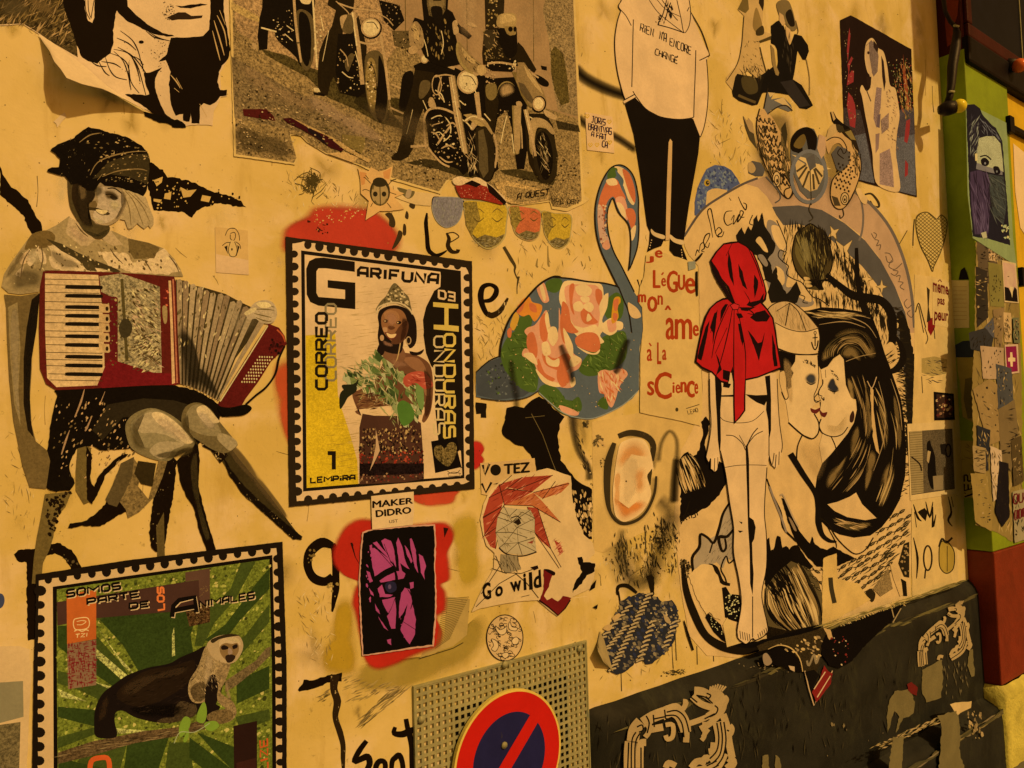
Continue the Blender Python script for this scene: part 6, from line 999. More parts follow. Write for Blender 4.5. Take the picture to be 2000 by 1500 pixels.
a.part('man'); a.sheet('150f08', '1506,50 1516,42 1526,38 1534,60 1544,88 1552,66 1566,70 1578,88 1580,100 1574,117 1568,116 1558,98 1552,140 1549,155 1566,166 1580,190 1588,206 1576,213 1562,211 1552,196 1546,186 1524,182 1500,180 1484,182 1492,150 1500,134 1516,144 1520,120 1518,96 1514,88 1506,84', torn=.2); a.P('8f6f36', '1505,86 1512,96 1516,128 1522,142 1520,148 1515,146 1508,122'); a.P('c79a54', '1534,50 1544,58 1546,78 1542,88 1536,70'); a.S('7b6232', '1517,6 1526,0 1540,2 1548,20 1553,40 1556,56 1546,60 1534,46 1524,34 1518,18'); a.S('20160a', '1534,28 1544,18 1550,34 1552,50 1542,50'); a.P('c79a54', '1522,24 1530,30 1534,46 1528,50 1522,40'); a.L('8f6f36', 1.8, '1575,116 1581,150 1581,186'); a.L('5a4420', 1.4, '1554,40 1559,60 1556,68'); a.P('2c241a', '1524,160 1548,156 1582,206 1562,210 1540,184'); a.hatch(['3a2c18'], '1530,60 1550,80 1545,140 1525,130', 20, 20, 2, 85, seed=5)
a.done()
# ================================================================ dark tall painting print
a = Art('figure_painting_poster', 'tall dark poster of a pale draped standing figure with red letters', 'poster', .0024, single=True)
a.sheet('22120a', '1641,39 1661,30 1668,33 1780,96 1784,200 1787,300 1791,385 1715,364 1655,347 1649,250', torn=.3)
a.P('3c3026', '1648,210 1680,215 1700,300 1706,358 1656,346 1650,270', grain=.3); a.P('5a5044', '1652,270 1690,260 1708,358 1658,346', grain=.3); a.P('5e5448', '1752,250 1786,246 1789,382 1757,374 1750,300', grain=.25); a.P('4a3c34', '1754,215 1785,210 1787,262 1752,270', grain=.3)
a.S('cf9d58', '1690,92 1694,80 1703,74 1710,82 1716,94 1726,102 1733,130 1738,165 1748,172 1752,188 1757,226 1752,260 1750,300 1754,330 1756,374 1715,362 1706,330 1704,300 1696,255 1690,225 1684,190 1680,176 1684,166 1692,178 1700,170 1701,150 1694,140 1689,115')
a.P('7a5c42', '1692,88 1702,78 1712,90 1716,110 1714,140 1706,150 1698,130 1692,110', grain=.2); a.P('c49458', '1690,92 1697,84 1698,110 1703,140 1700,152 1692,128'); a.P('2c1a10', '1706,78 1716,92 1714,104 1706,92'); a.E('3a2214', 1696, 103, 2.4, 3); a.P('2c1a10', '1721,108 1726,120 1730,160 1727,178 1723,150'); a.P('2a180e', '1692,150 1702,150 1700,172 1694,168'); a.P('8a6c54', '1712,170 1722,172 1720,210 1712,250 1706,232 1708,200', grain=.3); a.P('6b5044', '1714,225 1720,222 1718,250 1712,248'); a.P('8a6c50', '1720,235 1736,220 1736,250 1722,262', grain=.4); a.P('96765a', '1718,300 1738,290 1744,330 1746,366 1718,360', grain=.3); a.P('8d6c52', '1710,262 1718,260 1716,290 1710,300'); a.L('4a3420', 2, '1692,175 1701,198', sm=0); a.hatch(['a87a48', '6b4a2c'], '1730,175 1752,180 1755,300 1735,290', 60, 6, 1.6, 60, .9, seed=6)
for q in ('1659,54 1661,70 1658,100 1656,122 1654,100 1656,76', '1663,110 1666,114 1660,128 1658,146 1663,138 1668,138 1667,160 1654,167 1657,140 1655,126', '1657,180 1665,190 1670,205 1672,225 1670,250 1660,246 1654,205', '1770,236 1778,232 1776,262 1772,280 1766,276', '1768,312 1774,320 1773,342 1767,346'): a.P('8c2a22', q, wear=.35)
for q in ('1764,105 1766,130 1772,160 1776,215 1770,215 1768,180 1764,150',): a.P('8a3a1a', q, wear=.4)
a.hatch(['a0562a', '8a6a2c', 'c09040', '50481c'], '1744,150 1766,120 1780,140 1782,225 1768,230 1756,200', 110, 12, 1.6, 82, .2, seed=7); a.speck(['8a7a50', '5a4a20', 'b0905a'], '1648,60 1660,60 1680,230 1652,240', 60, (.6, 1.5), seed=8); a.speck(['b8945a', 'a03c24', '6a6a30'], '1735,120 1782,110 1784,225 1755,210', 120, (.6, 1.6), seed=9)
a.done()
a = Art('blue_bird_paste_up', 'blue and cream bird cut-out with yellow eye behind the mural', 'paste-up', .0010, single=True)
a.sheet('50525e', '1357,420 1357,395 1362,368 1372,345 1380,330 1396,322 1414,324 1428,332 1440,348 1446,360 1400,395 1365,425', torn=.4); a.speck(['7a7666', '3a3c4c', '6a6c78'], '1360,415 1362,372 1380,332 1414,326 1440,350 1400,392', 190, (1, 3), 1.6, 70, seed=3); a.S('d09c50', '1380,386 1382,374 1396,368 1412,370 1420,374 1400,392 1380,402'); a.E('b08a20', 1381, 357, 6, 7); a.E('2a1c10', 1382, 357, 3.4, 4.2); a.E('b9944e', 1383, 356, 1.2, 1.6); a.done()
# ================================================================ round sailor mural
a = Art('sailor_mural_paste_up', 'huge round black and cream paste-up of a sailor kissing a long haired mermaid', 'paste-up', .0012, wear=.03)
a.part('paper').sheet('d49f54', '1336,462 1342,440 1370,410 1405,383 1450,357 1500,341 1560,334 1620,344 1670,371 1712,405 1747,455 1771,515 1785,580 1789,650 1788,760 1787,900 1780,1000 1778,1165 1700,1190 1620,1215 1540,1240 1485,1262 1440,1285 1380,1280 1345,1240 1330,1150 1322,1080 1316,1020 1322,940 1330,880 1365,815 1372,760 1366,600 1364,520 1346,498 1337,480', torn=.5)
a.part('sky_ring')
a.P('b88e5a', '1452,358 1500,343 1560,336 1620,346 1670,373 1710,407 1745,457 1769,517 1782,580 1787,650 1778,650 1766,600 1745,555 1715,500 1680,458 1640,428 1600,410 1560,402 1510,404 1498,384 1480,366')
a.L('5a4c38', 4.5, '1336,462 1370,412 1405,386 1450,360 1480,348'); a.L('6b5c44', 6, '1650,362 1700,398 1740,448 1766,510 1780,572 1786,640')
a.P('574a38', '1508,404 1560,401 1605,410 1650,436 1690,470 1720,508 1748,560 1768,610 1780,670 1786,760 1784,830 1770,800 1766,730 1754,660 1735,600 1712,555 1684,520 1650,490 1620,466 1590,446 1560,438 1530,440 1516,420')
a.P('2a1e0e', '1768,700 1786,690 1786,830 1776,850 1770,790'); a.L('6f5f46', 4, '1682,392 1686,420 1684,450 1678,470')
a.hatch(['2c210f', '6b5422', '1c1206'], '1520,440 1560,438 1600,450 1650,490 1700,550 1735,610 1752,670 1740,700 1700,660 1640,600 1560,570 1530,520', 420, 20, 1.8, 86, .35, seed=80); a.hatch(['d8a65c', 'c9984e'], '1540,450 1600,460 1650,500 1700,560 1740,640 1740,690 1690,620 1620,590 1560,560', 190, 18, 2.4, 86, .35, seed=81)
a.hatch(['1c1206', '2c210f'], '1580,575 1675,580 1682,600 1600,600', 60, 26, 2, 88, .06, seed=82); a.hatch(['1c1206', '5a4822'], '1740,640 1772,690 1776,820 1760,900 1752,840 1755,740', 170, 14, 2.0, 10, .5, seed=83)
def star(cx, cy, r1, r2, rot, n=4, sx=.8):
    q = []
    for i in range(2*n):
        t = R(rot)+math.pi*i/n; rr = r1 if i % 2 == 0 else r2; q.append((cx+rr*sx*math.cos(t), cy+rr*math.sin(t)))
    a.P('d3a055', q); a.L('6b5422', 1.4, q+[q[0]], sm=0)
star(1648, 490, 30, 9, 45); star(1693, 545, 16, 5, 0); star(1722, 560, 14, 5, 0); star(1711, 620, 22, 8, 20, 5); star(1752, 635, 15, 5, 10); star(1774, 742, 30, 9, 90); star(1628, 455, 16, 6, 60)
a.part('cloud')
a.S('8a7654', '1500,430 1520,440 1535,480 1528,500 1540,530 1536,560 1560,560 1590,590 1570,600 1520,590 1500,560 1488,500 1496,460', wear=0); a.S('d6a258', '1508,440 1526,446 1536,474 1528,490 1516,476 1508,456'); a.S('d6a258', '1515,520 1530,530 1532,552 1520,560 1512,540'); a.S('cf9c54', '1545,545 1560,548 1580,572 1584,590 1560,580 1548,566')
a.P('1c150b', '1436,460 1444,452 1448,444 1454,456 1462,442 1468,450 1472,428 1478,420 1482,432 1488,416 1492,430 1496,446 1504,456 1510,470 1516,480 1508,496 1500,506 1506,518 1508,534 1516,520 1520,545 1528,560 1536,575 1548,560 1556,550 1564,572 1558,590 1546,596 1520,590 1506,592 1500,570 1506,552 1494,548 1488,520 1478,500 1462,492 1450,480 1440,474', rg=1, amp=1.2)
a.S('d3a055', '1476,470 1484,462 1494,476 1500,492 1492,490 1484,480'); a.S('8a7654', '1480,500 1490,498 1500,515 1494,520'); a.L('241a0c', 2, '1517,430 1528,455 1536,478 1534,492 1524,488 1520,500 1530,512 1540,520 1536,535 1550,545 1566,552 1576,566 1588,580 1600,584 1620,598')
for q in ('1470,420 1464,436 1474,440', '1536,492 1528,512', '1560,575 1572,580 1568,590 1578,592', '1496,545 1486,552 1492,560'): a.L('241a0c', 1.8, q)
a.part('banner_lettering')
HW = '1c1206'
for q in ('1358,500 1362,488 1366,494', '1366,490 1368,478 1374,474 1376,484 1370,490 1376,492', '1376,480 1384,466 1386,456 1378,460 1374,474 1382,484 1386,474', '1392,464 1388,440 1382,414 1388,408 1392,424 1398,456 1404,464', '1396,454 1404,444 1410,452 1402,460 1410,462 1414,452', '1430,412 1418,414 1414,428 1420,440 1430,436', '1428,430 1434,420 1432,438 1438,430 1444,418 1440,434 1448,424 1452,414 1446,412 1446,424 1454,424', '1442,384 1448,398 1456,410 1458,400 1452,396', '1424,386 1428,392'): a.L(HW, [1.2, 2.6, 1.4], q)
for q in ('1706,454 1712,458 1708,466 1702,456', '1708,468 1716,470 1712,480 1720,478 1718,488', '1728,494 1738,496 1744,510 1734,512 1730,500', '1742,508 1736,520 1748,526 1762,514', '1744,528 1754,530 1748,538 1740,534', '1750,540 1758,538 1756,548', '1754,550 1764,552 1758,560 1766,566', '1772,584 1766,592 1772,602 1780,596', '1778,606 1772,612 1780,620 1786,612'): a.L('5a4830', 1.6, q)
a.part('shading'); a.spray('7a5e2c', '1462,300 1475,230 1500,210 1545,220 1560,300 1560,380 1530,395 1490,360', soft=22, alpha=.55); a.spray('7a5e2c', '1600,270 1630,250 1675,270 1690,330 1675,390 1640,410 1610,380', soft=20, alpha=.5)
a.part('fish', 'large patterned fish hanging left of the compass')
a.S('c4954f', '1478,240 1482,220 1492,212 1505,225 1515,240 1525,258 1536,270 1540,300 1545,340 1552,360 1548,382 1540,388 1530,380 1515,360 1500,335 1488,300 1478,280'); a.P('6a5c46', '1492,212 1496,190 1500,172 1515,162 1522,166 1512,180 1506,194 1530,190 1545,205 1548,215 1540,218 1520,210 1505,215 1500,225'); a.P('cf9f56', '1500,180 1515,164 1524,166 1514,182 1504,190'); a.P('cf9f56', '1512,196 1530,190 1540,204 1548,214 1528,204')
a.P('4a3c20', '1451,226 1456,232 1462,242 1472,258 1478,290 1464,272 1456,250'); a.P('b08a4c', '1452,228 1460,236 1462,230 1470,240 1474,262 1464,256'); a.P('3a2c14', '1534,238 1538,262 1534,300 1526,280 1526,250'); a.P('574a38', '1462,318 1470,314 1486,318 1494,332 1490,344 1476,344 1462,338'); a.S('b9924e', '1462,318 1470,318 1476,330 1470,338 1462,334')
for j in range(9):
    for i in range(4): a.L('2a1c0c', 2.2, [(1480+i*8+j*4.4-2.6, 232+j*15+i*2-3), (1483+i*8+j*4.4, 238+j*15+i*2), (1486+i*8+j*4.4, 231+j*15+i*2-2)])
a.speck(['2a1c0c', '6a5228', '3f2e14'], '1484,225 1510,235 1538,300 1545,345 1530,350 1505,330 1486,290', 80, (1.4, 3.6), 1.3, 60, seed=84)
a.hatch(['5c4722', '33260f', '7c6230'], '1480,240 1500,300 1516,350 1530,372 1520,372 1495,335 1480,290', 70, 20, 2.2, 70, .3, seed=14); a.hatch(['33260f', '6b5428'], '1525,260 1540,300 1548,360 1538,350 1528,310', 40, 24, 2, 78, .3, seed=15); a.E('c9a05a', 1517, 350, 8, 15); a.ring('2a1c0c', 1517, 350, 8, 15, 1.8); a.ring('2a1c0c', 1517, 351, 4.5, 9, 1.6); a.E('2a1c0c', 1518, 353, 2, 4); a.L('2a1c0c', 2.2, '1536,345 1545,362 1548,375 1540,388 1532,380 1534,370 1544,366'); a.L('2a1c0c', 2, '1484,212 1478,240 1480,270 1488,305 1500,335 1516,362 1528,380 1540,388 1548,380 1552,366'); a.L('2a1c0c', 1.8, '1500,172 1492,212'); a.L('2a1c0c', 1.8, '1548,216 1536,206 1520,208 1500,222'); a.L('574a38', 2.4, '1496,345 1520,372 1524,388 1514,396')
a.part('compass', 'ship wheel compass hanging from a chain')
a.P('5f533f', '1544,300 1546,272 1556,255 1576,248 1590,252 1598,270 1614,320 1616,345 1608,370 1594,386 1578,388 1562,372 1552,345 1546,320'); a.P('c7974f', '1552,308 1556,340 1568,364 1582,374 1596,370 1608,345 1608,330 1600,320 1580,325'); a.S('150d06', '1545,292 1546,270 1558,254 1576,248 1590,256 1596,272 1592,295 1580,296 1574,270 1566,276 1568,300 1556,298'); a.S('6b5220', '1550,285 1558,270 1570,262 1574,275 1564,290'); a.P('d0a055', '1546,302 1572,308 1590,318 1624,330 1600,334 1590,334 1585,375 1582,335 1574,318'); a.P('574a38', '1574,310 1590,300 1594,325 1582,334'); a.L('3a2c16', 2, '1582,330 1585,400', sm=0)
for q in ('1560,350 1576,326', '1600,360 1590,330', '1568,366 1580,334', '1606,345 1592,328', '1590,370 1588,340', '1556,335 1574,322', '1598,306 1608,316'): a.L('4a3a1c', 4, q, sm=0)
a.ring('6f6350', 1580, 345, 34, 50, 7, n=30); a.P('b88e5a', '1600,262 1614,268 1612,300 1604,310 1596,290', wear=0)
a.L('3a2c16', 2, '1584,396 1580,408 1584,418 1588,426 1580,432', sm=3)
a.part('fish', 'patterned fish curling head down right of the compass')
a.S('c4954f', '1612,272 1622,262 1640,258 1655,262 1668,280 1678,305 1682,330 1676,355 1664,380 1652,402 1640,408 1628,402 1622,380 1626,350 1640,338 1655,325 1652,300 1640,280 1626,285 1618,300'); a.P('574a38', '1624,300 1636,285 1652,290 1662,300 1658,320 1642,335 1634,330'); a.P('2a1c0c', '1640,255 1646,252 1656,246 1662,252 1672,272 1680,300 1670,290 1662,275 1650,266'); a.P('8a7032', '1650,258 1662,254 1672,274 1662,272')
a.P('150d06', '1622,218 1628,218 1634,230 1645,240 1660,250 1650,254 1634,246 1626,236'); a.P('b9924e', '1623,218 1627,218 1632,232 1628,236'); a.P('b9924e', '1618,252 1626,242 1640,244 1640,254 1630,262 1616,274 1614,268'); a.P('3a2c14', '1632,242 1646,246 1650,256 1640,260 1634,254')
for j in range(8):
    for i in range(4): a.E('2a1c0c', 1638+i*8-j*1.2+(j % 2)*4, 320+j*7+i*2.5-(j > 4)*3, 2.2, 2.8, 5)
a.speck(['2a1c0c'], '1660,290 1678,310 1680,345 1668,350 1655,325', 36, (1.2, 2.4), seed=85); a.hatch(['5c4722', '33260f'], '1662,270 1680,310 1680,345 1668,345 1668,300', 40, 16, 2, 75, .3, seed=16); a.E('c9a05a', 1650, 388, 8, 12); a.ring('2a1c0c', 1650, 388, 8, 12, 1.8); a.ring('2a1c0c', 1650, 389, 4, 7, 1.6); a.E('2a1c0c', 1650, 390, 1.8, 3); a.P('4a3a1e', '1624,382 1636,386 1642,402 1630,402'); a.L('2a1c0c', 2, '1614,275 1628,268 1644,272 1654,290 1648,300 1642,290 1636,300 1648,310'); a.L('2a1c0c', 2, '1680,300 1682,330 1674,360 1660,392 1645,408 1630,404 1622,382 1626,352 1640,336'); a.S('d6a258', '1672,370 1680,368 1686,380 1694,386 1692,398 1684,396 1676,382'); a.L('3a2c16', 2, '1646,408 1648,420 1642,426 1640,420')
a.part('shell')
a.S('4a3a18', '1547,500 1550,475 1556,455 1568,446 1583,437 1598,446 1612,454 1620,478 1626,505 1622,530 1612,545 1606,556 1609,566 1590,566 1574,562 1572,548 1556,530'); a.S('6b5826', '1553,495 1560,462 1580,448 1590,470 1588,520 1592,545 1574,535'); a.hatch(['8f7836', '2a1e0c'], '1555,470 1583,445 1612,460 1620,510 1600,545 1575,530', 80, 30, 2.4, 82, .3, seed=86)
for q in ('1592,552 1562,470', '1594,552 1576,452', '1596,552 1592,446', '1598,552 1608,456', '1600,552 1620,490'): a.L('20160a', [2.5, 1.4], q)
a.L('150d06', 2.4, '1572,548 1556,530 1547,500 1550,475 1556,455 1568,446 1583,437 1598,446 1612,454 1620,478 1626,505 1622,530 1606,552'); a.P('150d06', '1572,546 1604,548 1608,566 1600,566 1592,558 1580,564'); 
for i in range(3): a.S('c9984e', [(1570+i*2, 541+i*7), (1580+i*2, 542+i*7), (1582+i*2, 546+i*7), (1572+i*2, 547+i*7)])
a.spray('a08a48', '1560,470 1580,460 1588,500 1575,520 1562,500', soft=12, alpha=.5); a.spray('20160a', '1576,520 1600,520 1604,556 1580,556', soft=10, alpha=.6)
a.part('dark_rim'); a.P('1c140a', '1752,610 1762,604 1776,640 1786,700 1788,780 1786,850 1778,900 1768,870 1772,800 1768,730 1760,670', rg=1, amp=2); a.hatch(['1c140a', '2a1e0c'], '1738,600 1760,600 1786,760 1776,900 1756,860 1764,760', 220, 16, 2.6, 12, .5, seed=31); a.hatch(['1c140a'], '1745,850 1786,850 1780,960 1750,980', 90, 14, 2, -10, .6, seed=32); a.hatch(['1c140a', '2a1e0c'], '1540,438 1600,446 1660,500 1740,640 1720,640 1640,520 1580,470', 200, 26, 3, 84, .2, seed=33)
a.part('tentacle', 'thick black curling tentacle')
a.L('150e07', [8, 12, 16, 17, 16, 17, 16, 14, 8], '1614,536 1640,558 1665,576 1695,582 1722,588 1740,612 1744,650 1738,688 1722,706', sm=6); a.L('150e07', [6, 10, 13, 14, 14], '1673,484 1675,540 1684,590 1704,640 1720,690', sm=6); a.L('150e07', [4, 10, 14, 14, 6], '1746,652 1760,676 1764,700 1752,720 1732,728'); a.L('150e07', [2, 5, 3], '1600,548 1620,548 1632,562'); a.S('d09c52', '1714,698 1738,668 1752,684 1750,706 1736,712 1728,716'); a.hatch(['2a1e0c'], '1722,700 1748,680 1748,706 1732,712', 14, 18, 2, -38, .1, seed=2)
a.part('mermaid_hair', 'flowing black hair with pale highlights')
a.P('130c06', '1566,608 1580,606 1606,600 1640,602 1680,608 1702,614 1716,650 1728,690 1738,716 1748,745 1760,780 1766,820 1770,880 1768,930 1758,975 1742,1005 1722,1030 1700,1046 1668,1050 1640,1044 1620,1034 1604,1018 1596,1000 1592,960 1596,930 1606,905 1622,888 1640,866 1656,846 1668,826 1674,800 1672,780 1660,775 1652,750 1648,720 1646,700 1640,692 1628,700 1616,716 1604,722 1598,712 1598,680 1596,650 1580,632')
a.P('d6a157', '1616,985 1636,980 1660,970 1672,962 1684,985 1708,1008 1712,1012 1690,1016 1655,1010 1630,998'); a.P('cf9a4e', '1700,756 1704,762 1704,790 1708,830 1712,860 1716,880 1710,876 1704,850 1700,800')

HB = '8c6c34'
for q, sf, al in (('1630,655 1660,640 1695,652 1712,690 1700,700 1680,672 1650,668', 14, .8), ('1640,690 1655,672 1676,680 1682,705 1668,700 1652,700', 10, .7), ('1606,706 1606,688 1622,672 1640,672 1628,694', 9, .85), ('1655,738 1668,752 1668,786 1658,776', 8, .9), ('1690,745 1702,780 1704,830 1694,860 1686,820 1690,780', 10, .7), ('1716,770 1732,800 1736,850 1728,880 1718,840', 12, .85), ('1700,880 1712,890 1704,930 1690,960 1690,920', 9, .7), ('1725,920 1742,900 1748,930 1734,975 1718,990 1716,960', 14, .8), ('1620,920 1640,905 1655,890 1640,930 1620,955 1612,945', 12, .75), ('1660,860 1676,830 1680,870 1664,900', 8, .6), ('1650,1024 1690,1020 1702,1024 1680,1036 1650,1034', 8, .9), ('1745,770 1756,800 1762,850 1756,880 1748,830', 8, .5)): a.spray(HB, q, soft=sf, alpha=al)
a.strands(['a07c40', '4a3818', '130c06', '130c06'], '1610,700 1612,680 1640,655 1680,648 1706,680', '1645,694 1650,682 1660,676 1676,684 1690,704', 60, 1.8, 88, (.25, .55)); a.strands(['a07c40', '130c06', '130c06', '6b5226'], '1658,735 1680,800 1678,850 1650,905 1614,955', '1692,730 1706,800 1700,880 1680,930 1650,965', 70, 1.8, 89, (.12, .3)); a.strands(['b8924c', '130c06', '130c06'], '1712,740 1745,790 1758,850 1752,920 1728,990', '1706,780 1718,830 1726,880 1716,940 1700,985', 70, 1.8, 90, (.12, .3))
for q in ('1600,614 1650,610 1700,622', '1596,622 1640,616 1690,632 1712,660', '1600,634 1650,628 1690,640', '1740,740 1756,790 1762,840', '1716,745 1728,800 1726,860 1706,920'): a.L('a8844a', [.6, 2, .6], q)
a.P('c8944c', '1702,756 1706,762 1706,800 1712,850 1718,888 1711,880 1702,820'); a.L('c8a060', 1.6, '1694,744 1703,758 1712,736');   a.hatch(['c79c56', '8c6c34', '4a3818'], '1636,1015 1680,1022 1700,1024 1660,1034 1630,1024', 40, 30, 2.4, 12, .2, seed=91)
a.hatch(['d0a055', '8c6c34'], '1570,612 1620,606 1690,616 1640,622 1590,622', 30, 44, 1.6, 6, .12, seed=92); a.L('9c7a40', 1.4, '1652,706 1680,696 1710,690')
a.part('sailor_hat', 'white sailor cap with small anchor')
a.S('c49a58', '1497,622 1500,604 1515,592 1536,588 1556,596 1578,616 1598,640 1590,648 1560,648 1525,636'); a.hatch(['8a6c38'], '1505,600 1540,592 1575,620 1590,640 1560,644 1520,628', 70, 20, .9, 78, .35, seed=93); a.P('d9a55c', '1514,628 1540,642 1570,648 1598,641 1601,660 1599,684 1590,692 1560,692 1535,686 1520,680')
for q, wd in (('1497,622 1500,604 1515,592 1536,588 1556,596 1578,616 1598,640', 2), ('1514,630 1540,643 1570,648 1598,641', 1.6), ('1598,641 1601,660 1599,684', 1.6), ('1520,681 1545,690 1575,693 1598,691', 2.8), ('1542,592 1534,636', 2), ('1542,592 1560,610 1574,646', 1.6), ('1542,592 1516,608', 1.2)): a.L('2a1c0c', wd, q)
a.L('1c1206', 2.2, '1592,652 1592,676', sm=0); a.ring('1c1206', 1592, 650, 2.2, 3, 1.4); a.L('1c1206', 2, '1587,660 1597,659', sm=0); a.L('1c1206', 2.6, '1585,668 1588,678 1592,683 1596,677 1598,665')
a.part('sailor_face')
a.P('d9a75f', '1522,690 1560,694 1596,694 1599,741 1596,764 1590,778 1600,784 1583,797 1602,797 1593,808 1599,826 1598,846 1586,856 1566,848 1541,825 1536,790 1530,770'); a.P('130c06', '1520,684 1540,690 1554,693 1553,706 1544,720 1550,728 1545,740 1546,756 1540,760 1536,752 1533,730 1522,722 1500,730 1506,700'); a.S('d6a157', '1524,726 1532,724 1536,740 1536,760 1540,774 1534,780 1528,765 1523,745')
for q, wd in (('1524,726 1532,724 1536,740 1537,760 1540,774 1534,780 1527,765', 1.8), ('1597,694 1599,725 1599,741 1596,758 1590,772 1592,782 1600,784', 1.6), ('1540,825 1566,848 1586,857 1598,846 1599,826 1590,808', 2.6), ('1567,850 1558,872 1556,900', 2.2), ('1602,785 1603,794', 1.4)): a.L('1c1206', wd, q)
a.hatch('1c1206', '1568,702 1580,704 1594,714 1592,718 1578,709 1569,709', 26, 6, 1.8, 65, .3, seed=94); a.spray('3a362e', '1571,738 1580,728 1592,730 1596,742 1590,752 1577,750', soft=6, alpha=.9); a.L('161008', [1, 2.4, 1], '1575,746 1584,751 1593,747'); a.S('5e1f14', '1583,797 1592,800 1602,796 1600,803 1593,808 1585,805')
a.part('mermaid_face')
a.P('d9a75f', '1603,722 1616,716 1628,702 1640,692 1648,702 1650,730 1652,752 1662,776 1672,784 1673,800 1668,824 1656,846 1640,866 1622,888 1606,904 1600,870 1607,846 1600,832 1603,818 1607,812 1602,800 1604,784 1599,772 1601,758 1607,748')
for q, wd in (('1607,741 1607,750 1601,760 1599,770 1606,774', 1.8), ('1604,776 1609,782 1609,776', 2.2), ('1604,818 1600,832 1607,846 1627,853 1645,848 1656,834', 2.0), ('1623,852 1631,870 1635,889', 2.2), ('1612,722 1613,738', 1), ('1598,768 1590,778 1594,786 1602,782', 1.6)): a.L('1c1206', wd, q)
a.spray('2e2a26', '1615,757 1620,742 1628,738 1634,750 1639,762 1628,767', soft=4, alpha=.95); a.L('161008', [1, 2.4, 1], '1617,760 1628,765 1638,763'); a.hatch('1c1206', '1622,720 1630,726 1641,746 1638,744 1624,728', 22, 5, 1.6, 35, .4, seed=95); a.S('5e1f14', '1601,800 1607,806 1616,805 1611,815 1604,811'); a.S('3a1e10', '1660,812 1666,802 1669,812 1666,824 1660,824'); a.hatch('1c1206', '1618,762 1632,764 1630,770', 8, 6, 1, 80, .3, seed=2)
a.spray('c08e4a', '1530,700 1550,720 1548,790 1536,770', soft=9, alpha=.45); a.spray('c8964e', '1610,830 1640,830 1655,810 1650,845 1620,850', soft=10, alpha=.4); a.spray('c08e4a', '1560,860 1620,870 1600,940 1560,900', soft=22, alpha=.35)
a.part('waves')
a.L('150e07', [12, 11, 9, 10, 12, 9, 7, 3], '1544,886 1568,925 1592,962 1598,990 1599,1020 1606,1044 1620,1056 1634,1058', sm=5); a.L('1c1206', 2.2, '1602,1012 1618,1024 1634,1050 1655,1072 1672,1082 1690,1074 1706,1050'); a.L('1c1206', [1, 2, 1], '1616,1028 1632,1058 1634,1070')
a.P('120b05', '1494,1140 1496,1055 1502,1050 1506,1075 1512,1072 1518,1046 1524,1048 1528,1070 1536,1066 1542,1074 1548,1066 1558,1064 1565,1075 1576,1092 1588,1106 1578,1120 1562,1112 1545,1098 1530,1110 1512,1140 1500,1160', rg=1, amp=.8)
a.P('120b05', '1527,972 1534,975 1546,1005 1560,1035 1572,1050 1582,1062 1586,1048 1592,1062 1602,1070 1615,1074 1628,1068 1650,1080 1670,1090 1650,1100 1620,1110 1596,1106 1575,1085 1556,1060 1540,1020', rg=1, amp=.8); a.S('8a6c42', '1540,1010 1548,1018 1556,1036 1550,1034')
a.L('1c1206', [2, 4, 3], '1498,935 1510,968 1525,1000 1530,1030 1548,1050 1556,1058'); a.L('8a7452', 4, '1503,950 1512,975 1526,1010 1536,1040'); a.L('b0905c', 3, '1524,968 1530,968 1548,1008 1560,1030')
a.P('5b4520', '1494,1150 1516,1120 1545,1096 1580,1110 1600,1140 1608,1170 1608,1226 1560,1236 1500,1248 1492,1210'); a.strands(['d0a055', 'b08a48', '8c6c34', '120b05', '2a1e0c', '120b05'], '1494,1150 1496,1185 1512,1215 1545,1240', '1560,1098 1584,1140 1602,1180 1607,1222', 330, 3.6, 96, (.3, .75)); a.hatch(['120b05'], '1500,1130 1520,1110 1545,1105 1540,1140 1510,1170', 60, 44, 3, 55, .25, seed=97); a.P('1c1206', '1496,1222 1540,1232 1600,1220 1606,1230 1560,1244 1500,1258', grain=.4)
a.part('small_fish')
def fishy(x, y, s_, rot):
    a.part('small_fish')
    ca, sa = math.cos(R(rot)), math.sin(R(rot)); f = lambda u, v: (x+(u*ca-v*sa)*s_, y+(u*sa+v*ca)*s_)
    a.P('33260f', [f(-.9, 0), f(-.3, -.32), (f(.4, -.34)), f(1, 0), f(.4, .34), f(-.3, .32)]); a.L('33260f', 1.3, [f(-.8, 0), f(-1.5, -.35)], sm=0); a.L('33260f', 1.3, [f(-.8, 0), f(-1.5, .35)], sm=0); a.P('8a6c38', [f(-.2, -.08), f(.5, -.12), f(.6, .05), f(-.2, .08)])
r_ = random.Random(12); a.hatch(['33260f'], '1636,1110 1700,1080 1776,1000 1776,1060 1700,1165 1650,1150', 60, 22, 2.2, -36, .1, seed=18); P_ = pts('1640,1100 1690,1080 1720,1030 1760,980 1776,1010 1772,1060 1745,1090 1740,1130 1700,1165 1680,1150 1640,1150')
for j in range(12):
    for i in range(11):
        x, y = 1628+i*17+j*4+r_.uniform(-2, 2), 1190-j*17-i*9+r_.uniform(-2, 2)
        if inside(x, y, P_): fishy(x, y, 8.5, -36)
for x, y in ((1596, 1116), (1612, 1116), (1578, 1112), (1590, 1128), (1604, 1138), (1598, 1150), (1586, 1140)): fishy(x, y, 7.5, 28)
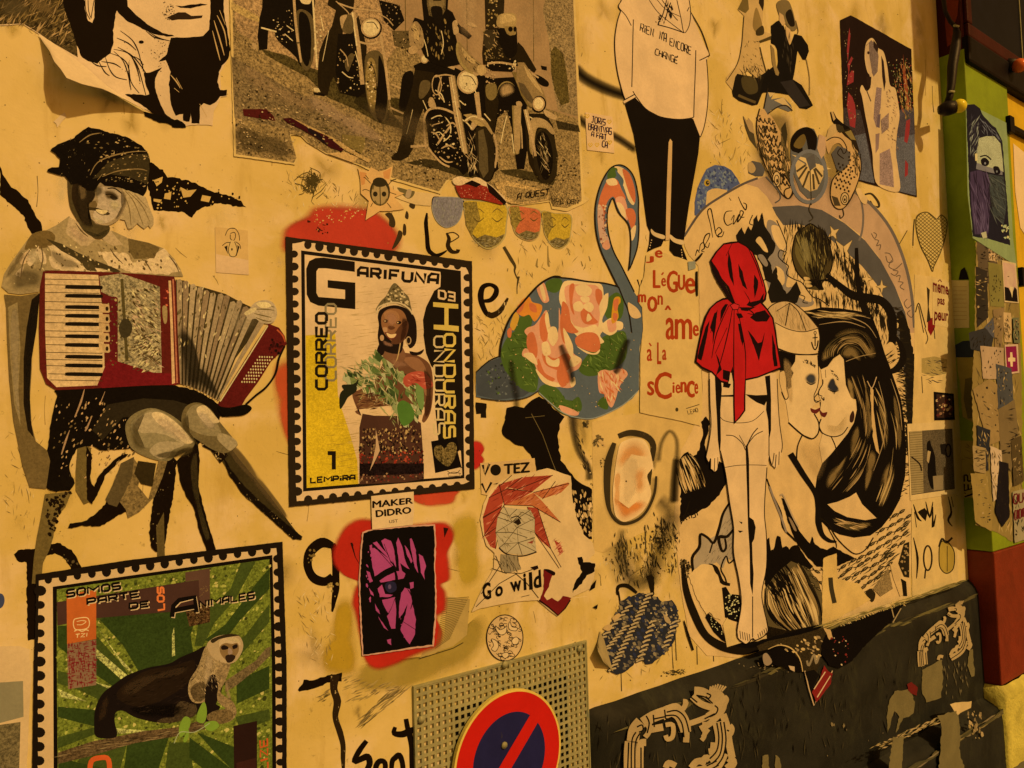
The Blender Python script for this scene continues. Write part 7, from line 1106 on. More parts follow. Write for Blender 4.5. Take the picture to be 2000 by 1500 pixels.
a.P('2a1e0c', '1755,1100 1766,1062 1776,1058 1776,1128 1766,1126'); a.speck(['a07c40'], '1758,1100 1767,1066 1775,1064 1775,1124 1767,1122', 26, (1.6, 2.6), seed=3); a.P('d09c52', '1738,1100 1752,1110 1768,1160 1758,1165 1745,1130'); a.S('2a1e0c', '1692,1160 1700,1150 1710,1160 1704,1176'); a.P('8a6c38', '1735,1110 1744,1150 1720,1165 1705,1150 1720,1130', grain=.4); a.P('1c1206', '1760,1130 1770,1136 1772,1164 1764,1164')
a.part('torn_gap').P('cf9b48', '1608,1090 1634,1080 1636,1130 1676,1140 1690,1160 1700,1172 1640,1206 1606,1220 1606,1140', rg=1, amp=.8); a.L('3a3018', 9, '1622,1128 1624,1150 1630,1178', wear=.3)
a.part('left_waves')
a.P('130c06', '1404,1262 1480,1252 1500,1246 1600,1220 1606,1228 1500,1258 1440,1276', rg=1, amp=1); a.spray('8a7038', '1352,1150 1372,1130 1390,1180 1400,1240 1372,1200', soft=12, alpha=.4); a.P('130c06', '1378,812 1386,822 1384,842 1376,860 1378,880 1390,890 1396,918 1404,900 1418,908 1420,942 1404,968 1382,990 1352,1006 1327,1020 1330,985 1328,950 1320,915 1332,890 1345,882 1350,900 1366,878 1372,850 1370,825', rg=1, amp=1.5); a.strands(['c99a50', '8c6c34', 'd8a65c', '2a1e0c', '120b05'], '1320,900 1326,930 1338,965', '1348,884 1368,910 1382,950', 110, 3, 98, (.3, .8))
a.L('1c1206', 2, '1347,978 1340,1000 1330,1024'); a.G('1c1206', 'ARTiST', '1330,1020 1366,1006 1362,994 1328,1010', 2, jit=.08, seed=4)
a.P('a58b5c', '1424,984 1410,1010 1398,1046 1382,1054 1370,1046 1362,1078 1352,1100 1356,1124 1376,1108 1400,1098 1412,1110 1420,1090 1436,1098 1436,1040 1430,1000'); a.hatch(['6b5a3c'], '1395,1060 1415,1020 1430,1000 1434,1090 1400,1095 1372,1100', 60, 12, 1, -55, .2, seed=4)
a.L('1c1206', [4, 5, 6, 5, 5, 6, 6, 5], '1425,982 1412,1004 1404,1034 1394,1060 1382,1050 1368,1044 1366,1068 1352,1090 1355,1122', sm=5); a.L('1c1206', [4, 7, 5, 4], '1432,1034 1420,1048 1404,1050 1410,1076 1418,1070 1416,1052'); a.L('1c1206', 3, '1392,1060 1386,1080'); a.L('1c1206', 3, '1436,1090 1424,1100 1418,1086 1408,1110 1416,1128 1420,1142'); a.L('1c1206', [3, 9, 8, 5], '1384,1102 1398,1110 1410,1136 1426,1142')
a.P('130c06', '1410,1148 1418,1146 1426,1160 1444,1162 1450,1190 1444,1216 1430,1212 1416,1206'); a.speck(['c9b08a'], '1413,1152 1442,1166 1448,1190 1440,1210 1418,1204', 44, (1.2, 2), 1.2, seed=5); a.P('130c06', '1382,1196 1392,1206 1408,1220 1420,1256 1410,1250 1394,1234 1378,1206'); a.speck(['c9b08a'], '1386,1202 1410,1222 1416,1246 1390,1224', 14, (1, 1.8), seed=6)
a.P('d6a256', '1344,1124 1370,1102 1390,1104 1404,1130 1410,1160 1408,1210 1398,1208 1386,1196 1380,1200 1362,1170', rg=1, amp=1.2)
a.L('1c1206', [6, 12, 15, 14, 17, 14, 8], '1334,1098 1340,1150 1356,1198 1378,1240 1410,1262 1450,1272 1482,1268', wear=.25, sm=5); a.L('1c1206', [2, 5, 4], '1336,1212 1344,1240 1354,1270'); a.P('d2a050', '1412,1220 1420,1206 1432,1220 1440,1240 1446,1256 1420,1264')
a.speck(['1c1206', '5a4420'], '1330,1090 1348,1100 1344,1130 1332,1120', 30, (1.5, 4), seed=7)
a.done()
for q in ('1252,1250 1254,1308', '1362,1270 1362,1302', '1213,1312 1213,1350', '1394,1272 1394,1290', '1310,1260 1314,1302'):
    pass
a = paint('thin dark drips running down under the mural and the coral cut-out', h=.0005); [a.L('4a3614', [1.6, 1.2, 2], q) for q in ('1312,1238 1313,1275 1315,1306', '1319,1240 1321,1290', '1361,1262 1362,1298', '1213,1312 1214,1350', '1393,1270 1394,1292')]; a.hatch(['3a2c12'], '1290,1312 1338,1306 1336,1316 1292,1322', 60, 7, 2, -10, .8, seed=2); a.done()
# ================================================================ red hooded figure
a = Art('red_hood_paste_up', 'paste-up of girl seen from behind in a bright red hooded cape', 'paste-up', .0058)
a.part('legs').sheet('daa661', '1386,728 1386,780 1388,830 1385,863 1379,892 1384,902 1388,896 1388,915 1393,918 1395,922 1400,918 1406,893 1407,880 1417,923 1425,980 1433,1030 1433,1080 1443,1130 1448,1180 1440,1230 1442,1247 1457,1258 1470,1247 1477,1250 1500,1233 1492,1190 1488,1157 1497,1107 1497,1047 1493,997 1498,913 1502,890 1508,908 1515,915 1520,908 1527,880 1528,867 1522,830 1518,780 1516,728')
a.part('shadow_lines')
a.P('150d06', '1396,733 1408,738 1410,760 1407,800 1408,860 1406,890 1402,860 1400,813 1398,780'); a.P('150d06', '1494,735 1504,733 1506,780 1506,840 1502,860 1500,820 1496,800 1498,770'); a.P('150d06', '1409,772 1432,771 1432,775 1409,775'); a.P('150d06', '1456,770 1476,772 1500,771 1498,782 1493,792 1478,786 1466,778'); a.P('150d06', '1413,746 1428,750 1424,758 1412,756')
a.P('150d06', '1456,872 1460,866 1463,900 1464,1000 1464,1010 1472,1016 1476,1030 1473,1053 1469,1060 1470,1097 1472,1120 1470,1163 1465,1140 1464,1073 1461,1030 1459,960'); a.P('150d06', '1443,1018 1450,1020 1449,1024'); a.P('150d06', '1441,1036 1452,1037 1445,1041')
for q, wd in (('1386,740 1387,790 1389,830 1385,863 1379,892', 1.6), ('1407,815 1416,822 1440,826 1470,822 1492,803', 1.2), ('1416,913 1440,909 1470,908 1497,909', 1.2), ('1418,850 1434,852 1450,866 1457,880 1462,866 1475,850 1490,842', 1.6), ('1444,850 1456,872', 1.2), ('1460,868 1470,848 1480,836', 2), ('1407,880 1417,923 1425,980 1433,1030 1433,1080 1443,1130 1448,1180 1440,1230 1442,1247 1457,1258 1470,1247 1477,1250 1500,1233 1492,1190 1488,1157 1497,1107 1497,1047 1493,997 1498,913', 1.8), ('1518,740 1520,790 1523,830 1528,867 1526,884', 1.6), ('1470,1165 1470,1245', 1.8), ('1379,892 1384,905 1388,895 1388,916', 1.4), ('1395,922 1396,895', 1.4), ('1402,916 1402,893', 1.2), ('1502,888 1508,908 1512,885', 1.6), ('1514,914 1516,888', 1.6), ('1521,908 1522,882', 1.4), ('1502,850 1502,890', 1.8)): a.L('1c1108', wd, q)
for i in range(5): a.L('1c1108', 1.3, [(1445+i*4.6, 1232+i*1.5), (1447+i*4.6, 1248+i*1.3)], sm=0); a.L('1c1108', 1.3, [(1480+i*4, 1238-i*3), (1482+i*4, 1246-i*3)], sm=0)
a.part('red_cape', 'bright red hooded cape')
CAPE = '1387,509 1399,490 1413,475 1428,472 1442,471 1458,480 1471,491 1480,512 1487,533 1494,555 1498,573 1496,586 1490,592 1500,604 1511,621 1516,650 1519,672 1524,700 1527,720 1503,729 1480,738 1457,743 1456,775 1456,802 1446,816 1433,829 1432,790 1432,745 1428,722 1422,751 1407,746 1390,728 1370,719 1357,707 1361,685 1366,661 1372,635 1378,616 1387,600 1399,589 1412,582 1422,581 1433,592 1421,560 1408,545 1397,528'
a.h += .0006; a.sheet('1c0b06', CAPE); P_ = pts(CAPE); cx, cy = 1444, 640
a.P('a8141a', [(x+(2.0 if x < cx else -2.2)*min(1, abs(x-cx)/25), y+(2 if y < 560 else -1.6 if (x < 1430 or x > 1458) else 0)) for x, y in P_]) if False else a.P('b41a15', '1390,509 1401,492 1414,478 1442,474 1457,482 1469,493 1478,514 1485,535 1492,556 1495,573 1492,584 1484,591 1497,605 1508,622 1513,650 1516,672 1521,700 1524,717 1502,726 1480,735 1455,740 1453,776 1453,801 1444,814 1436,823 1435,790 1435,745 1431,715 1421,746 1408,743 1391,725 1372,716 1361,706 1364,685 1369,661 1375,635 1381,617 1389,602 1400,592 1412,586 1421,585 1431,594 1436,592 1424,560 1411,545 1400,526')
FB = '1c0b08'
for q in ('1388,511 1396,518 1404,530 1410,547 1420,564 1434,590 1426,587 1414,569 1402,550 1393,532', '1423,490 1429,515 1431,535 1434,560 1425,540 1421,515', '1442,515 1450,530 1454,548 1460,566 1450,557 1444,540', '1473,536 1481,548 1480,562 1474,582 1472,560', '1452,567 1462,580 1466,590 1484,586 1492,572 1490,590 1470,600 1458,596 1464,588', '1366,680 1372,660 1378,640 1386,625 1382,650 1376,680 1370,704 1362,700', '1387,640 1395,612 1401,608 1398,640 1392,672 1392,650', '1408,606 1416,594 1422,594 1414,612 1406,630', '1398,690 1404,702 1410,722 1400,732 1404,714', '1441,632 1446,632 1452,666 1450,676 1445,655', '1465,620 1476,610 1494,606 1504,618 1498,628 1476,628', '1460,644 1472,658 1480,670 1488,668 1494,648 1488,680 1482,705 1474,680', '1508,650 1514,676 1519,715 1512,716 1508,690', '1445,600 1470,600 1480,598 1460,608 1448,606', '1438,612 1448,612 1452,620 1442,622', '1412,722 1426,726 1424,744 1412,740'): a.P(FB, q, rg=1, amp=.4)
for q in ('1431,600 1424,640 1412,690 1397,740', '1434,600 1433,700 1434,760', '1440,604 1448,640 1456,690 1456,742', '1424,596 1400,650 1390,700', '1401,606 1388,650', '1430,475 1418,500', '1462,486 1478,520 1490,560', '1440,600 1464,606 1472,614 1460,612', '1397,690 1420,640'): a.L(FB, [1, 2.2, 1], q)
a.P('bb2620', '1426,596 1434,592 1444,596 1442,604 1432,605'); a.L(FB, 1.6, '1426,596 1434,592 1444,596 1442,604 1432,605', closed=True, sm=0)
a.done()
# ================================================================ ransom-note text poster
a = Art('ransom_text_poster', 'cream poster with cut-out red letters reading Je lègue mon âme à la science', 'poster', .0034, single=True)
a.sheet('d3a04e', '1262,497 1290,492 1336,506 1350,512 1364,540 1366,640 1369,700 1371,760 1372,800 1368,832 1330,822 1250,806 1251,690 1256,640 1254,600 1247,590 1250,560 1258,540', torn=.4)
RT = 'a3340e'
def box_t(ch, x0, y0, x1, y1): a.T(RT, ch, f'{x0+1},{y1-1} {x1-1},{y1-1} {x1-1},{y0+1} {x0+1},{y0+1}', fat=1.2 if x1-x0 > 11 else .8)
for ch, x0, y0, x1, y1 in (('J', 1261, 500, 1277, 514), ('e', 1279, 488, 1294, 504), ('L', 1275, 527, 1290, 563), ('e', 1291, 542, 1301, 560), ('G', 1302, 528, 1324, 572), ('U', 1324, 536, 1338, 567), ('e', 1338, 542, 1358, 574), ('m', 1246, 574, 1262, 591), ('o', 1264, 578, 1284, 610), ('n', 1284, 576, 1295, 596), ('^', 1298, 596, 1311, 606), ('a', 1300, 620, 1318, 664), ('m', 1318, 622, 1352, 663), ('e', 1353, 634, 1365, 657), ('a', 1263, 681, 1274, 706), ('L', 1283, 668, 1292, 712), ('a', 1293, 682, 1302, 704), ('s', 1264, 744, 1278, 773), ('C', 1278, 726, 1312, 780), ('i', 1313, 746, 1318, 768), ('e', 1319, 750, 1329, 769), ('n', 1329, 745, 1341, 767), ('c', 1341, 743, 1357, 777), ('e', 1356, 748, 1364, 770)): box_t(ch, x0, y0, x1, y1)
a.L(RT, 3, '1292,537 1296,532', sm=0); a.L(RT, 3, '1268,670 1272,676', sm=0); a.L('3a2810', 1.4, '1340,798 1366,790'); a.G('3a2810', 'LEAO', '1344,810 1364,804 1362,797 1342,802', 1.2, jit=.1); a.E('4a3614', 1322, 800, 3, 4)
a.done()
a = Art('duct_tape_piece', 'small grey tape piece at the left end of the mural banner', 'tape', .006, single=True); a.sheet('8e8058', '1344,511 1358,510 1359,524 1345,528'); a.L('1c1206', [3, 4, 5, 3], '1372,494 1366,502 1358,510'); a.L('1c1206', [4, 5, 3], '1361,530 1361,560 1362,578'); a.done()
# ================================================================ right end of the wall
a = Art('wire_heart_print', 'heart shaped wire mesh drawing near the pilaster', 'drawing', .0010, single=True); HT = '1790,425 1800,416 1812,415 1824,424 1830,428 1838,420 1848,428 1850,440 1846,465 1836,495 1824,520 1821,530 1812,508 1798,480 1790,450'
a.sheet('d0a04a', smooth(pts(HT), True, 3)); a.L('4a3714', 2, HT, closed=True)
Hs = smooth(pts(HT), True, 3)
for k in range(-20, 24):
    for sg in (1, -1):
        seg = []
        for t in range(0, 60):
            x = 1785+t*1.15; y = 470+k*7+sg*(x-1818)*.9
            if inside(x, y, Hs): seg.append((x, y))
            elif len(seg) > 1: a.L('5c4718', 1.1, [seg[0], seg[-1]], sm=0); seg = []
        if len(seg) > 1: a.L('5c4718', 1.1, [seg[0], seg[-1]], sm=0)
a.done()
a = Art('paper_sheet', 'long cream paper strip beside the pilaster holding a small red doll drawing', 'paper sheet', .0016, single=True); a.sheet('d2a050', '1786,536 1820,540 1852,548 1856,640 1860,700 1862,770 1866,1000 1872,1138 1840,1150 1782,1172 1780,1080 1782,830 1786,700', torn=.4)
a.L('3c2c12', 2.4, '1788,610 1794,592 1800,610 1808,640'); a.L('3c2c12', 2, '1794,598 1804,650'); a.P('7a1410', '1812,622 1828,620 1826,640 1818,656 1812,645'); a.P('33240f', '1810,560 1816,566 1814,600 1818,625 1810,630 1812,600'); a.L('33240f', 1.8, '1806,640 1812,660 1808,672'); a.L('33240f', 1.8, '1824,640 1826,662'); a.P('a3843e', '1800,700 1825,696 1850,702 1848,730 1820,735 1800,728', wear=.5); a.hatch(['4a3c28'], '1802,704 1846,704 1844,745 1806,750', 34, 12, 1.6, 10, .5, seed=3); a.L('4a3614', 1.6, '1800,735 1802,768')
a.P('1c1206', '1792,1000 1800,1010 1808,1018 1812,1000 1806,992 1798,996'); 
for q in ('1784,985 1792,1010 1800,1018', '1808,980 1816,1010 1822,980', '1822,990 1822,1030 1828,1005', '1852,970 1858,1000 1852,1016 1860,1028', '1858,970 1862,990', '1784,1050 1792,1090 1790,1130', '1786,1000 1790,1030'): a.L('1c1206', [1.5, 5, 1.5], q)
a.ring('2a1e0c', 1812, 1090, 8, 24, 3.4); a.L('2a1e0c', 3, '1808,1110 1806,1130'); a.S('a8842c', '1836,1062 1846,1056 1856,1064 1864,1080 1862,1110 1848,1120 1836,1108 1834,1085'); a.L('2a1e0c', 2, '1836,1062 1846,1056 1856,1064 1864,1080 1862,1110 1848,1120 1836,1108 1834,1085', closed=True); a.L('2a1e0c', 4, '1834,1068 1840,1052 1848,1060 1860,1050'); a.L('2a1e0c', 1.4, '1850,1066 1850,1116')
a.done()
a = Art('text_sticker', 'small cream sticker with ransom style dark red words Même pas peur', 'sticker', .0022, single=True); a.sheet('d5a455', '1821,544 1855,552 1858,641 1822,634')
for tx, q in (('meme', '1822,570 1853,577 1852,560 1822,551'), ('pas', '1831,598 1845,602 1845,584 1831,582'), ('peur', '1824,634 1852,634 1852,612 1825,608')): a.T('641410', tx, q, bold=.03)
a.L('641410', 2, '1832,550 1836,546 1839,551', sm=0); a.done()
a = Art('small_framed_print', 'tiny dark glossy picture print at the right end of the wall', 'print', .0030, single=True); a.sheet('130c08', '1824,765 1863,769 1865,820 1825,821'); a.P('3a2212', '1829,770 1860,773 1861,815 1830,816'); a.speck(['8a5a30', 'c09050', '1c100a', '5a2416'], '1830,772 1860,774 1860,814 1830,814', 46, (1.5, 4), seed=4); a.done()
a = Art('street_photo_print', 'black and white photo print with cream border of a person by a shutter', 'photo print', .0030, single=True); a.sheet('d6a558', '1772,828 1862,822 1868,964 1778,978'); a.P('463820', '1775,843 1860,837 1865,955 1780,967', grain=.2); a.P('9a7e44', '1776,843 1801,841 1804,962 1780,966'); 
for i in range(26): a.L('6b5428', 1, [(1776+i*.15, 846+i*4.6), (1801+i*.12, 844+i*4.6)], sm=0)
a.P('5b4a2a', '1801,841 1860,837 1865,955 1804,962', grain=.35); a.S('150e07', '1810,868 1816,860 1819,870 1826,890 1828,920 1830,945 1820,955 1812,930 1812,900'); a.P('b08e50', '1812,880 1818,882 1814,905 1810,900'); a.P('8a7040', '1822,930 1842,928 1842,956 1824,958'); a.P('1c130a', '1836,868 1848,866 1848,890 1838,886'); a.ring('1c130a', 1852, 880, 5, 12, 3); a.L('2a1c0c', 3, '1780,892 1796,906 1800,920'); a.done()
a = paint('thin dark pen scribbles between the mural rim and the wire heart'); a.L('3a2a12', [3, 5, 2], '1689,380 1700,378 1708,384 1716,396 1716,404 1706,402 1700,392'); a.L('4a3614', 1.6, '1756,478 1772,450', sm=0); a.L('3a2c16', 2.4, '1786,428 1784,450 1783,480'); a.P('1c1206', '1708,424 1712,422 1712,430 1708,430'); a.done()
# ---- posters on the pilaster
def ret(px, py, h): return atX(px, py, XE-h)
fr = dict(h=PD+.0015, single=True)
a = Art('veiled_woman_poster', 'tall poster of a woman veiled in purple up to her eyes, on the pilaster', 'poster', PD+.003, single=True)
a.sheet('8a8a4a', '1886,200 1966,240 1979,470 1986,520 1900,465 1890,380'); a.P('1f1a1c', '1887,204 1903,204 1914,212 1920,226 1934,240 1945,250 1958,276 1962,330 1968,400 1973,479 1928,466 1900,462 1893,380', rg=1, amp=.6)
a.P('aa9c84', '1912,270 1926,266 1942,266 1954,280 1958,310 1960,336 1946,330 1926,328 1910,330 1906,305', grain=.2); a.P('7a6c5a', '1908,318 1930,326 1958,334 1958,342 1930,336 1906,330'); a.S('150f10', '1916,312 1924,308 1932,316 1928,324 1918,322'); a.E('7c7260', 1924, 319, 1.8, 2.4); a.S('150f10', '1940,326 1950,326 1954,338 1944,340'); a.E('7c7260', 1947, 335, 1.5, 2.2); a.L('150f10', 2.6, '1914,306 1926,304 1936,312')
a.P('44313c', '1895,336 1912,332 1930,340 1934,400 1930,455 1904,458 1897,400'); a.P('3c3c30', '1932,340 1960,345 1966,400 1960,440 1940,420 1934,380', grain=.3); a.hatch(['5c4650', '2a1c24'], '1896,340 1932,345 1932,450 1902,455', 60, 40, 2.4, 78, .25, seed=3); a.hatch(['585440', '2a241c'], '1934,345 1960,350 1964,430 1938,430', 40, 26, 1.8, 50, .5, seed=4); a.hatch(['8c8478', '3a3230'], '1892,225 1914,230 1912,300 1896,300', 50, 20, 1.6, 110, .4, seed=5); a.hatch(['6a6258'], '1915,225 1945,255 1955,275 1920,262', 20, 18, 1.4, 60, .4, seed=6); a.P('d0c8a8', '1904,300 1909,300 1909,314 1905,314'); a.speck(['a8a488', 'c8c0a0'], '1956,440 1970,438 1972,468 1958,464', 18, (1.5, 3.5), seed=7); a.P('b09c80', '1916,455 1926,452 1928,464 1920,466'); a.done()
a = Art('portrait_card', 'small printed portrait card of a man in suit, pinned on the pilaster', 'card', PD+.004, single=True); a.sheet('cfa25e', '1957,508 1984,514 1990,592 1962,590'); a.P('c89a72', '1959,512 1982,517 1987,588 1964,586'); a.S('c9a070', '1966,532 1976,530 1980,545 1976,560 1968,558'); a.P('150e0a', '1962,560 1970,562 1976,575 1982,560 1986,566 1988,590 1963,587'); a.P('d8b882', '1972,560 1979,560 1977,582'); a.L('3a2614', 1.4, '1968,540 1971,540', sm=0); a.done()
a = Art('red_cross_card', 'crimson playing-card size sticker with a pale cross, on the pilaster', 'card', PD+.004, single=True); a.sheet('c9a06a', '1962,673 1988,672 1991,728 1965,732'); a.P('831a30', '1964,677 1985,676 1988,725 1967,728'); a.P('d8a888', '1973,688 1977,688 1978,698 1983,699 1983,706 1978,706 1978,716 1974,716 1973,706 1969,706 1969,699 1973,698'); a.done()
a = Art('sticker', 'broad ochre underlayer of old papers behind the collage on the pilaster', 'sticker', PD+.0012, 'collage of scraps on the pilaster', single=True); a.sheet('8d7030', '1906,474 1950,482 1986,510 1992,600 1996,760 1996,900 1998,1050 1975,1058 1950,1040 1906,1024 1902,900 1898,760 1904,640', torn=1.4); a.hatch(['7a5c24', 'a88840', '5e4620', 'b8924c'], '1908,480 1980,515 1990,800 2000,1050 1912,1020', 260, 26, 3.2, 84, .4, seed=61); a.done()
col_ = [('5e4a2c', '1908,470 1946,480 1950,560 1912,548'), ('c9a060', '1930,478 1946,484 1948,512 1932,508'), ('867444', '1945,486 1955,490 1957,510 1947,508'), ('80702e', '1930,512 1958,518 1962,600 1934,598'), ('33291a', '1906,520 1928,530 1930,620 1908,640'), ('564c40', '1922,640 1958,600 1960,640 1940,660'), ('332c22', '1892,650 1924,640 1940,660 1936,690 1896,682'), ('8a6a38', '1940,605 1962,600 1960,640 1950,760 1944,700'), ('c49a58', '1960,610 1975,612 1976,668 1962,668'), ('b08450', '1915,675 1960,680 1962,740 1920,740'), ('97753a', '1900,760 1932,740 1960,760 1956,860 1930,870'), ('4a4234', '1945,710 1976,720 1980,790 1950,800'), ('76582c', '1950,800 1982,780 1990,860 1975,920 1955,900'), ('2a2620', '1908,830 1934,840 1930,920 1912,910'), ('c4a068', '1934,870 1956,880 1960,960 1940,980'), ('1c1410', '1952,900 1970,905 1972,1010 1958,1030 1944,1000'), ('9a7a40', '1900,870 1925,875 1925,925 1902,920'), ('96702e', '1896,925 1925,925 1940,1000 1936,1038 1905,1020'), ('9c8650', '1978,960 2002,955 2004,1054 1982,1060'), ('54401e', '1975,860 1995,850 2000,940 1980,950'), ('6a6034', '1978,620 1990,620 1992,670 1980,670')]
NM = ['dark grey torn photo scrap', 'cream scrap with a tiny face', 'pale green square label', 'olive tinted drawing', 'black figure cut-out', 'slate blue scrap', 'charcoal banner scrap', 'brown kraft paper strip', 'cream drawing scrap', 'tan newspaper scrap', 'wide ochre stained sheet', 'dark patterned scrap', 'brown torn kraft sheet', 'small black figure scrap', 'cream scrap of a pale face', 'long black coat cut-out', 'golden stained label', 'yellow paper with torn foot', 'pale poster corner with dark red letters', 'dark mixed scrap', 'olive narrow scrap']
for i, ((c, q), n_) in enumerate(zip(col_, NM)):
    a = Art('sticker', n_+' in the collage on the green pilaster', 'sticker', PD+.0016+i*.0003, 'collage of scraps on the pilaster', single=True); a.sheet(c, q, torn=.7); P_ = pts(q); cx = sum(p[0] for p in P_)/len(P_); cy = sum(p[1] for p in P_)/len(P_); In = [(cx+(p[0]-cx)*.8, cy+(p[1]-cy)*.8) for p in P_]
    r_ = random.Random(i+40); k_ = ['1c140c', '6b5428', 'b08c4c', '3a2c18', '8a6c38'] if i % 3 else ['1c140c', '2c2010', c]
    a.hatch(k_, In, 26, r_.uniform(6, 16), 2.2, r_.choice((0, 80, 45, 110)), .5, seed=i); a.speck(k_, In, 8, (1, 2.6), seed=i+5)
    if n_.startswith('pale poster'): a.G('5e1410', 'OU', '1980,985 1998,980 1998,962 1980,966', 3); a.G('5e1410', 'CACHE', '1982,1016 2002,1008 2002,992 1982,998', 3)
    a.done()
a = Art('sticker', 'cream lined note paper on the narrow left side of the pilaster', 'sticker', .0015, 'collage of scraps on the pilaster', single=True, proj=ret); a.sheet('cfa252', '1857,547 1892,548 1893,640 1860,641', torn=.3)
for i in range(9): a.L('b08a44', 1, [(1862, 560+i*8), (1888, 560+i*8)], sm=0)
a.done()
a = Art('sticker', 'dark slate banner sticker on the narrow left side of the pilaster', 'sticker', .0015, 'collage of scraps on the pilaster', single=True, proj=ret); a.sheet('33302a', '1862,676 1880,666 1908,664 1910,698 1864,698'); a.done()
a = Art('sticker', 'amber stained torn sheet on the narrow left side of the pilaster', 'sticker', .0015, 'collage of scraps on the pilaster', single=True, proj=ret); a.sheet('a2802c', '1868,698 1910,698 1922,740 1925,800 1905,828 1880,815 1876,760', torn=1); a.P('6f5420', '1885,740 1908,735 1918,770 1915,815 1890,818 1882,780'); a.done()
a = Art('sticker', 'yellow sheet with hand written I.ES on the narrow left side of the pilaster', 'sticker', .0015, 'collage of scraps on the pilaster', single=True, proj=ret); a.sheet('b08c2c', '1874,860 1918,862 1922,920 1930,970 1880,972', torn=.6); a.G('1c1206', 'I.ES', '1884,972 1883,928 1896,928 1900,966', 3.2); a.hatch(['7a6020'], '1880,868 1914,868 1916,915 1882,912', 20, 14, 1.6, 20, .5, seed=3); a.done()
a = Art('sticker', 'black curled scrap at the top of the collage on the pilaster side', 'sticker', .002, 'collage of scraps on the pilaster', single=True, proj=ret); a.sheet('1c140c', '1872,546 1876,528 1884,522 1890,538 1892,546', torn=.6); a.done()
# ---- painted glyphs and torn paper on the dark base
HP = .0450
def on_base(label, name='glyph_painting', cat='painting', dh=0, **k): return Art(name, label, cat, HP+dh, single=True, **k)
GC = 'b08c4c'
def serpent(label, f, sc):
    a = on_base(label, group='stencilled serpents on the dark base', wear=.02)
    def S_(wd, q): a.L(GC, wd*sc, [f(x, y) for x, y in pts(q)], sm=4)
    def I_(q, wd=2.9): a.L('1a1308', wd*sc, [f(x, y) for x, y in pts(q)], sm=4)
    # coordinates of the big glyph, zoom pixels / 3.75
    S_(15, '1226,1500 1226,1470 1228,1448'); S_(22, '1232,1500 1232,1450'); S_(14, '1250,1500 1250,1470 1252,1452 1262,1450'); S_(24, '1236,1448 1240,1425 1252,1410'); S_(22, '1256,1412 1275,1400 1296,1392'); S_(24, '1292,1396 1310,1388 1325,1394 1335,1410 1338,1430'); S_(10, '1300,1384 1320,1378 1332,1386 1340,1372 1334,1370'); S_(12, '1310,1392 1330,1402 1340,1425 1340,1450'); S_(9, '1300,1416 1314,1416 1314,1438 1304,1444 1300,1436'); S_(14, '1264,1426 1295,1420'); S_(10, '1260,1440 1268,1428 1268,1412')
    S_(11, '1344,1414 1370,1405 1390,1396'); S_(13, '1352,1360 1368,1374 1390,1382 1404,1386'); S_(18, '1356,1350 1372,1352 1392,1364 1400,1376'); S_(24, '1384,1352 1402,1360 1408,1376 1400,1392 1385,1404'); S_(12, '1368,1424 1385,1414 1400,1400 1414,1380'); S_(8, '1415,1360 1420,1366 1416,1376'); S_(7, '1358,1346 1372,1348'); S_(14, '1412,1395 1420,1420 1424,1450 1430,1480'); S_(22, '1402,1410 1408,1440 1404,1470 1388,1488'); S_(12, '1394,1450 1392,1465 1384,1468'); S_(22, '1412,1470 1400,1494 1380,1505 1350,1510'); S_(14, '1424,1418 1428,1424 1424,1434 1418,1430'); S_(9, '1376,1410 1376,1436 1370,1446'); S_(8, '1372,1440 1384,1424')
    S_(13, '1350,1500 1360,1488 1372,1486'); S_(13, '1370,1494 1378,1480 1386,1484'); S_(16, '1424,1480 1432,1490 1420,1502'); S_(12, '1300,1500 1306,1490 1320,1496')
    for i in range(7): S_(3.2, f'{1386+i*4},1350 {1388+i*5},{1336+abs(i-3)*1.5}')
    for q in ('1226,1500 1228,1450', '1233,1500 1234,1448 1242,1430', '1240,1500 1241,1452 1250,1432', '1252,1500 1252,1460', '1244,1420 1254,1416 1256,1426 1248,1430', '1262,1398 1268,1412 1264,1432', '1276,1396 1278,1420', '1298,1386 1300,1404', '1300,1398 1320,1398 1332,1414 1336,1440', '1300,1404 1316,1406 1326,1424 1332,1448', '1302,1391 1322,1388 1338,1402 1346,1430', '1278,1404 1298,1400', '1278,1412 1298,1408', '1360,1358 1378,1362 1392,1374', '1380,1354 1388,1358 1384,1364 1378,1360', '1396,1378 1402,1384 1398,1394 1386,1400', '1376,1404 1396,1394', '1400,1412 1404,1440 1400,1466 1386,1482', '1407,1410 1411,1442 1406,1474 1390,1492', '1414,1410 1418,1446 1412,1478 1398,1498', '1380,1496 1400,1486', '1350,1512 1384,1504 1404,1494', '1420,1426 1424,1428', '1350,1362 1362,1372'): I_(q)
    a.done()
serpent('large tan stencilled feathered serpent glyph on the near end of the dark base', lambda x, y: (x, y), 1.0)
def f2(x, y): u = (x-1218)/215; v = (y-1340)/175; return (1786+u*103+ (v*8), 1212+v*100 - u*42 + v*u*4)
serpent('smaller tan stencilled serpent glyph at the far end of the dark base', f2, .5)
a = on_base('torn poster remnants hanging over the top edge of the dark base in the middle', 'torn_poster_remnant', 'paper remnant', .001)
a.P('33240e', '1478,1262 1500,1252 1560,1240 1608,1226 1620,1240 1605,1262 1600,1300 1590,1320 1568,1312 1560,1290 1545,1270 1520,1258 1500,1268 1484,1272', grain=.3); a.P('0c0805', '1500,1272 1520,1262 1545,1268 1562,1290 1566,1312 1548,1308 1525,1302 1506,1296 1498,1284', rg=1, amp=1.4); a.P('0c0805', '1612,1240 1640,1225 1720,1195 1766,1180 1740,1215 1700,1250 1664,1290 1640,1305 1620,1300 1606,1280 1604,1262', rg=1, amp=1.2)
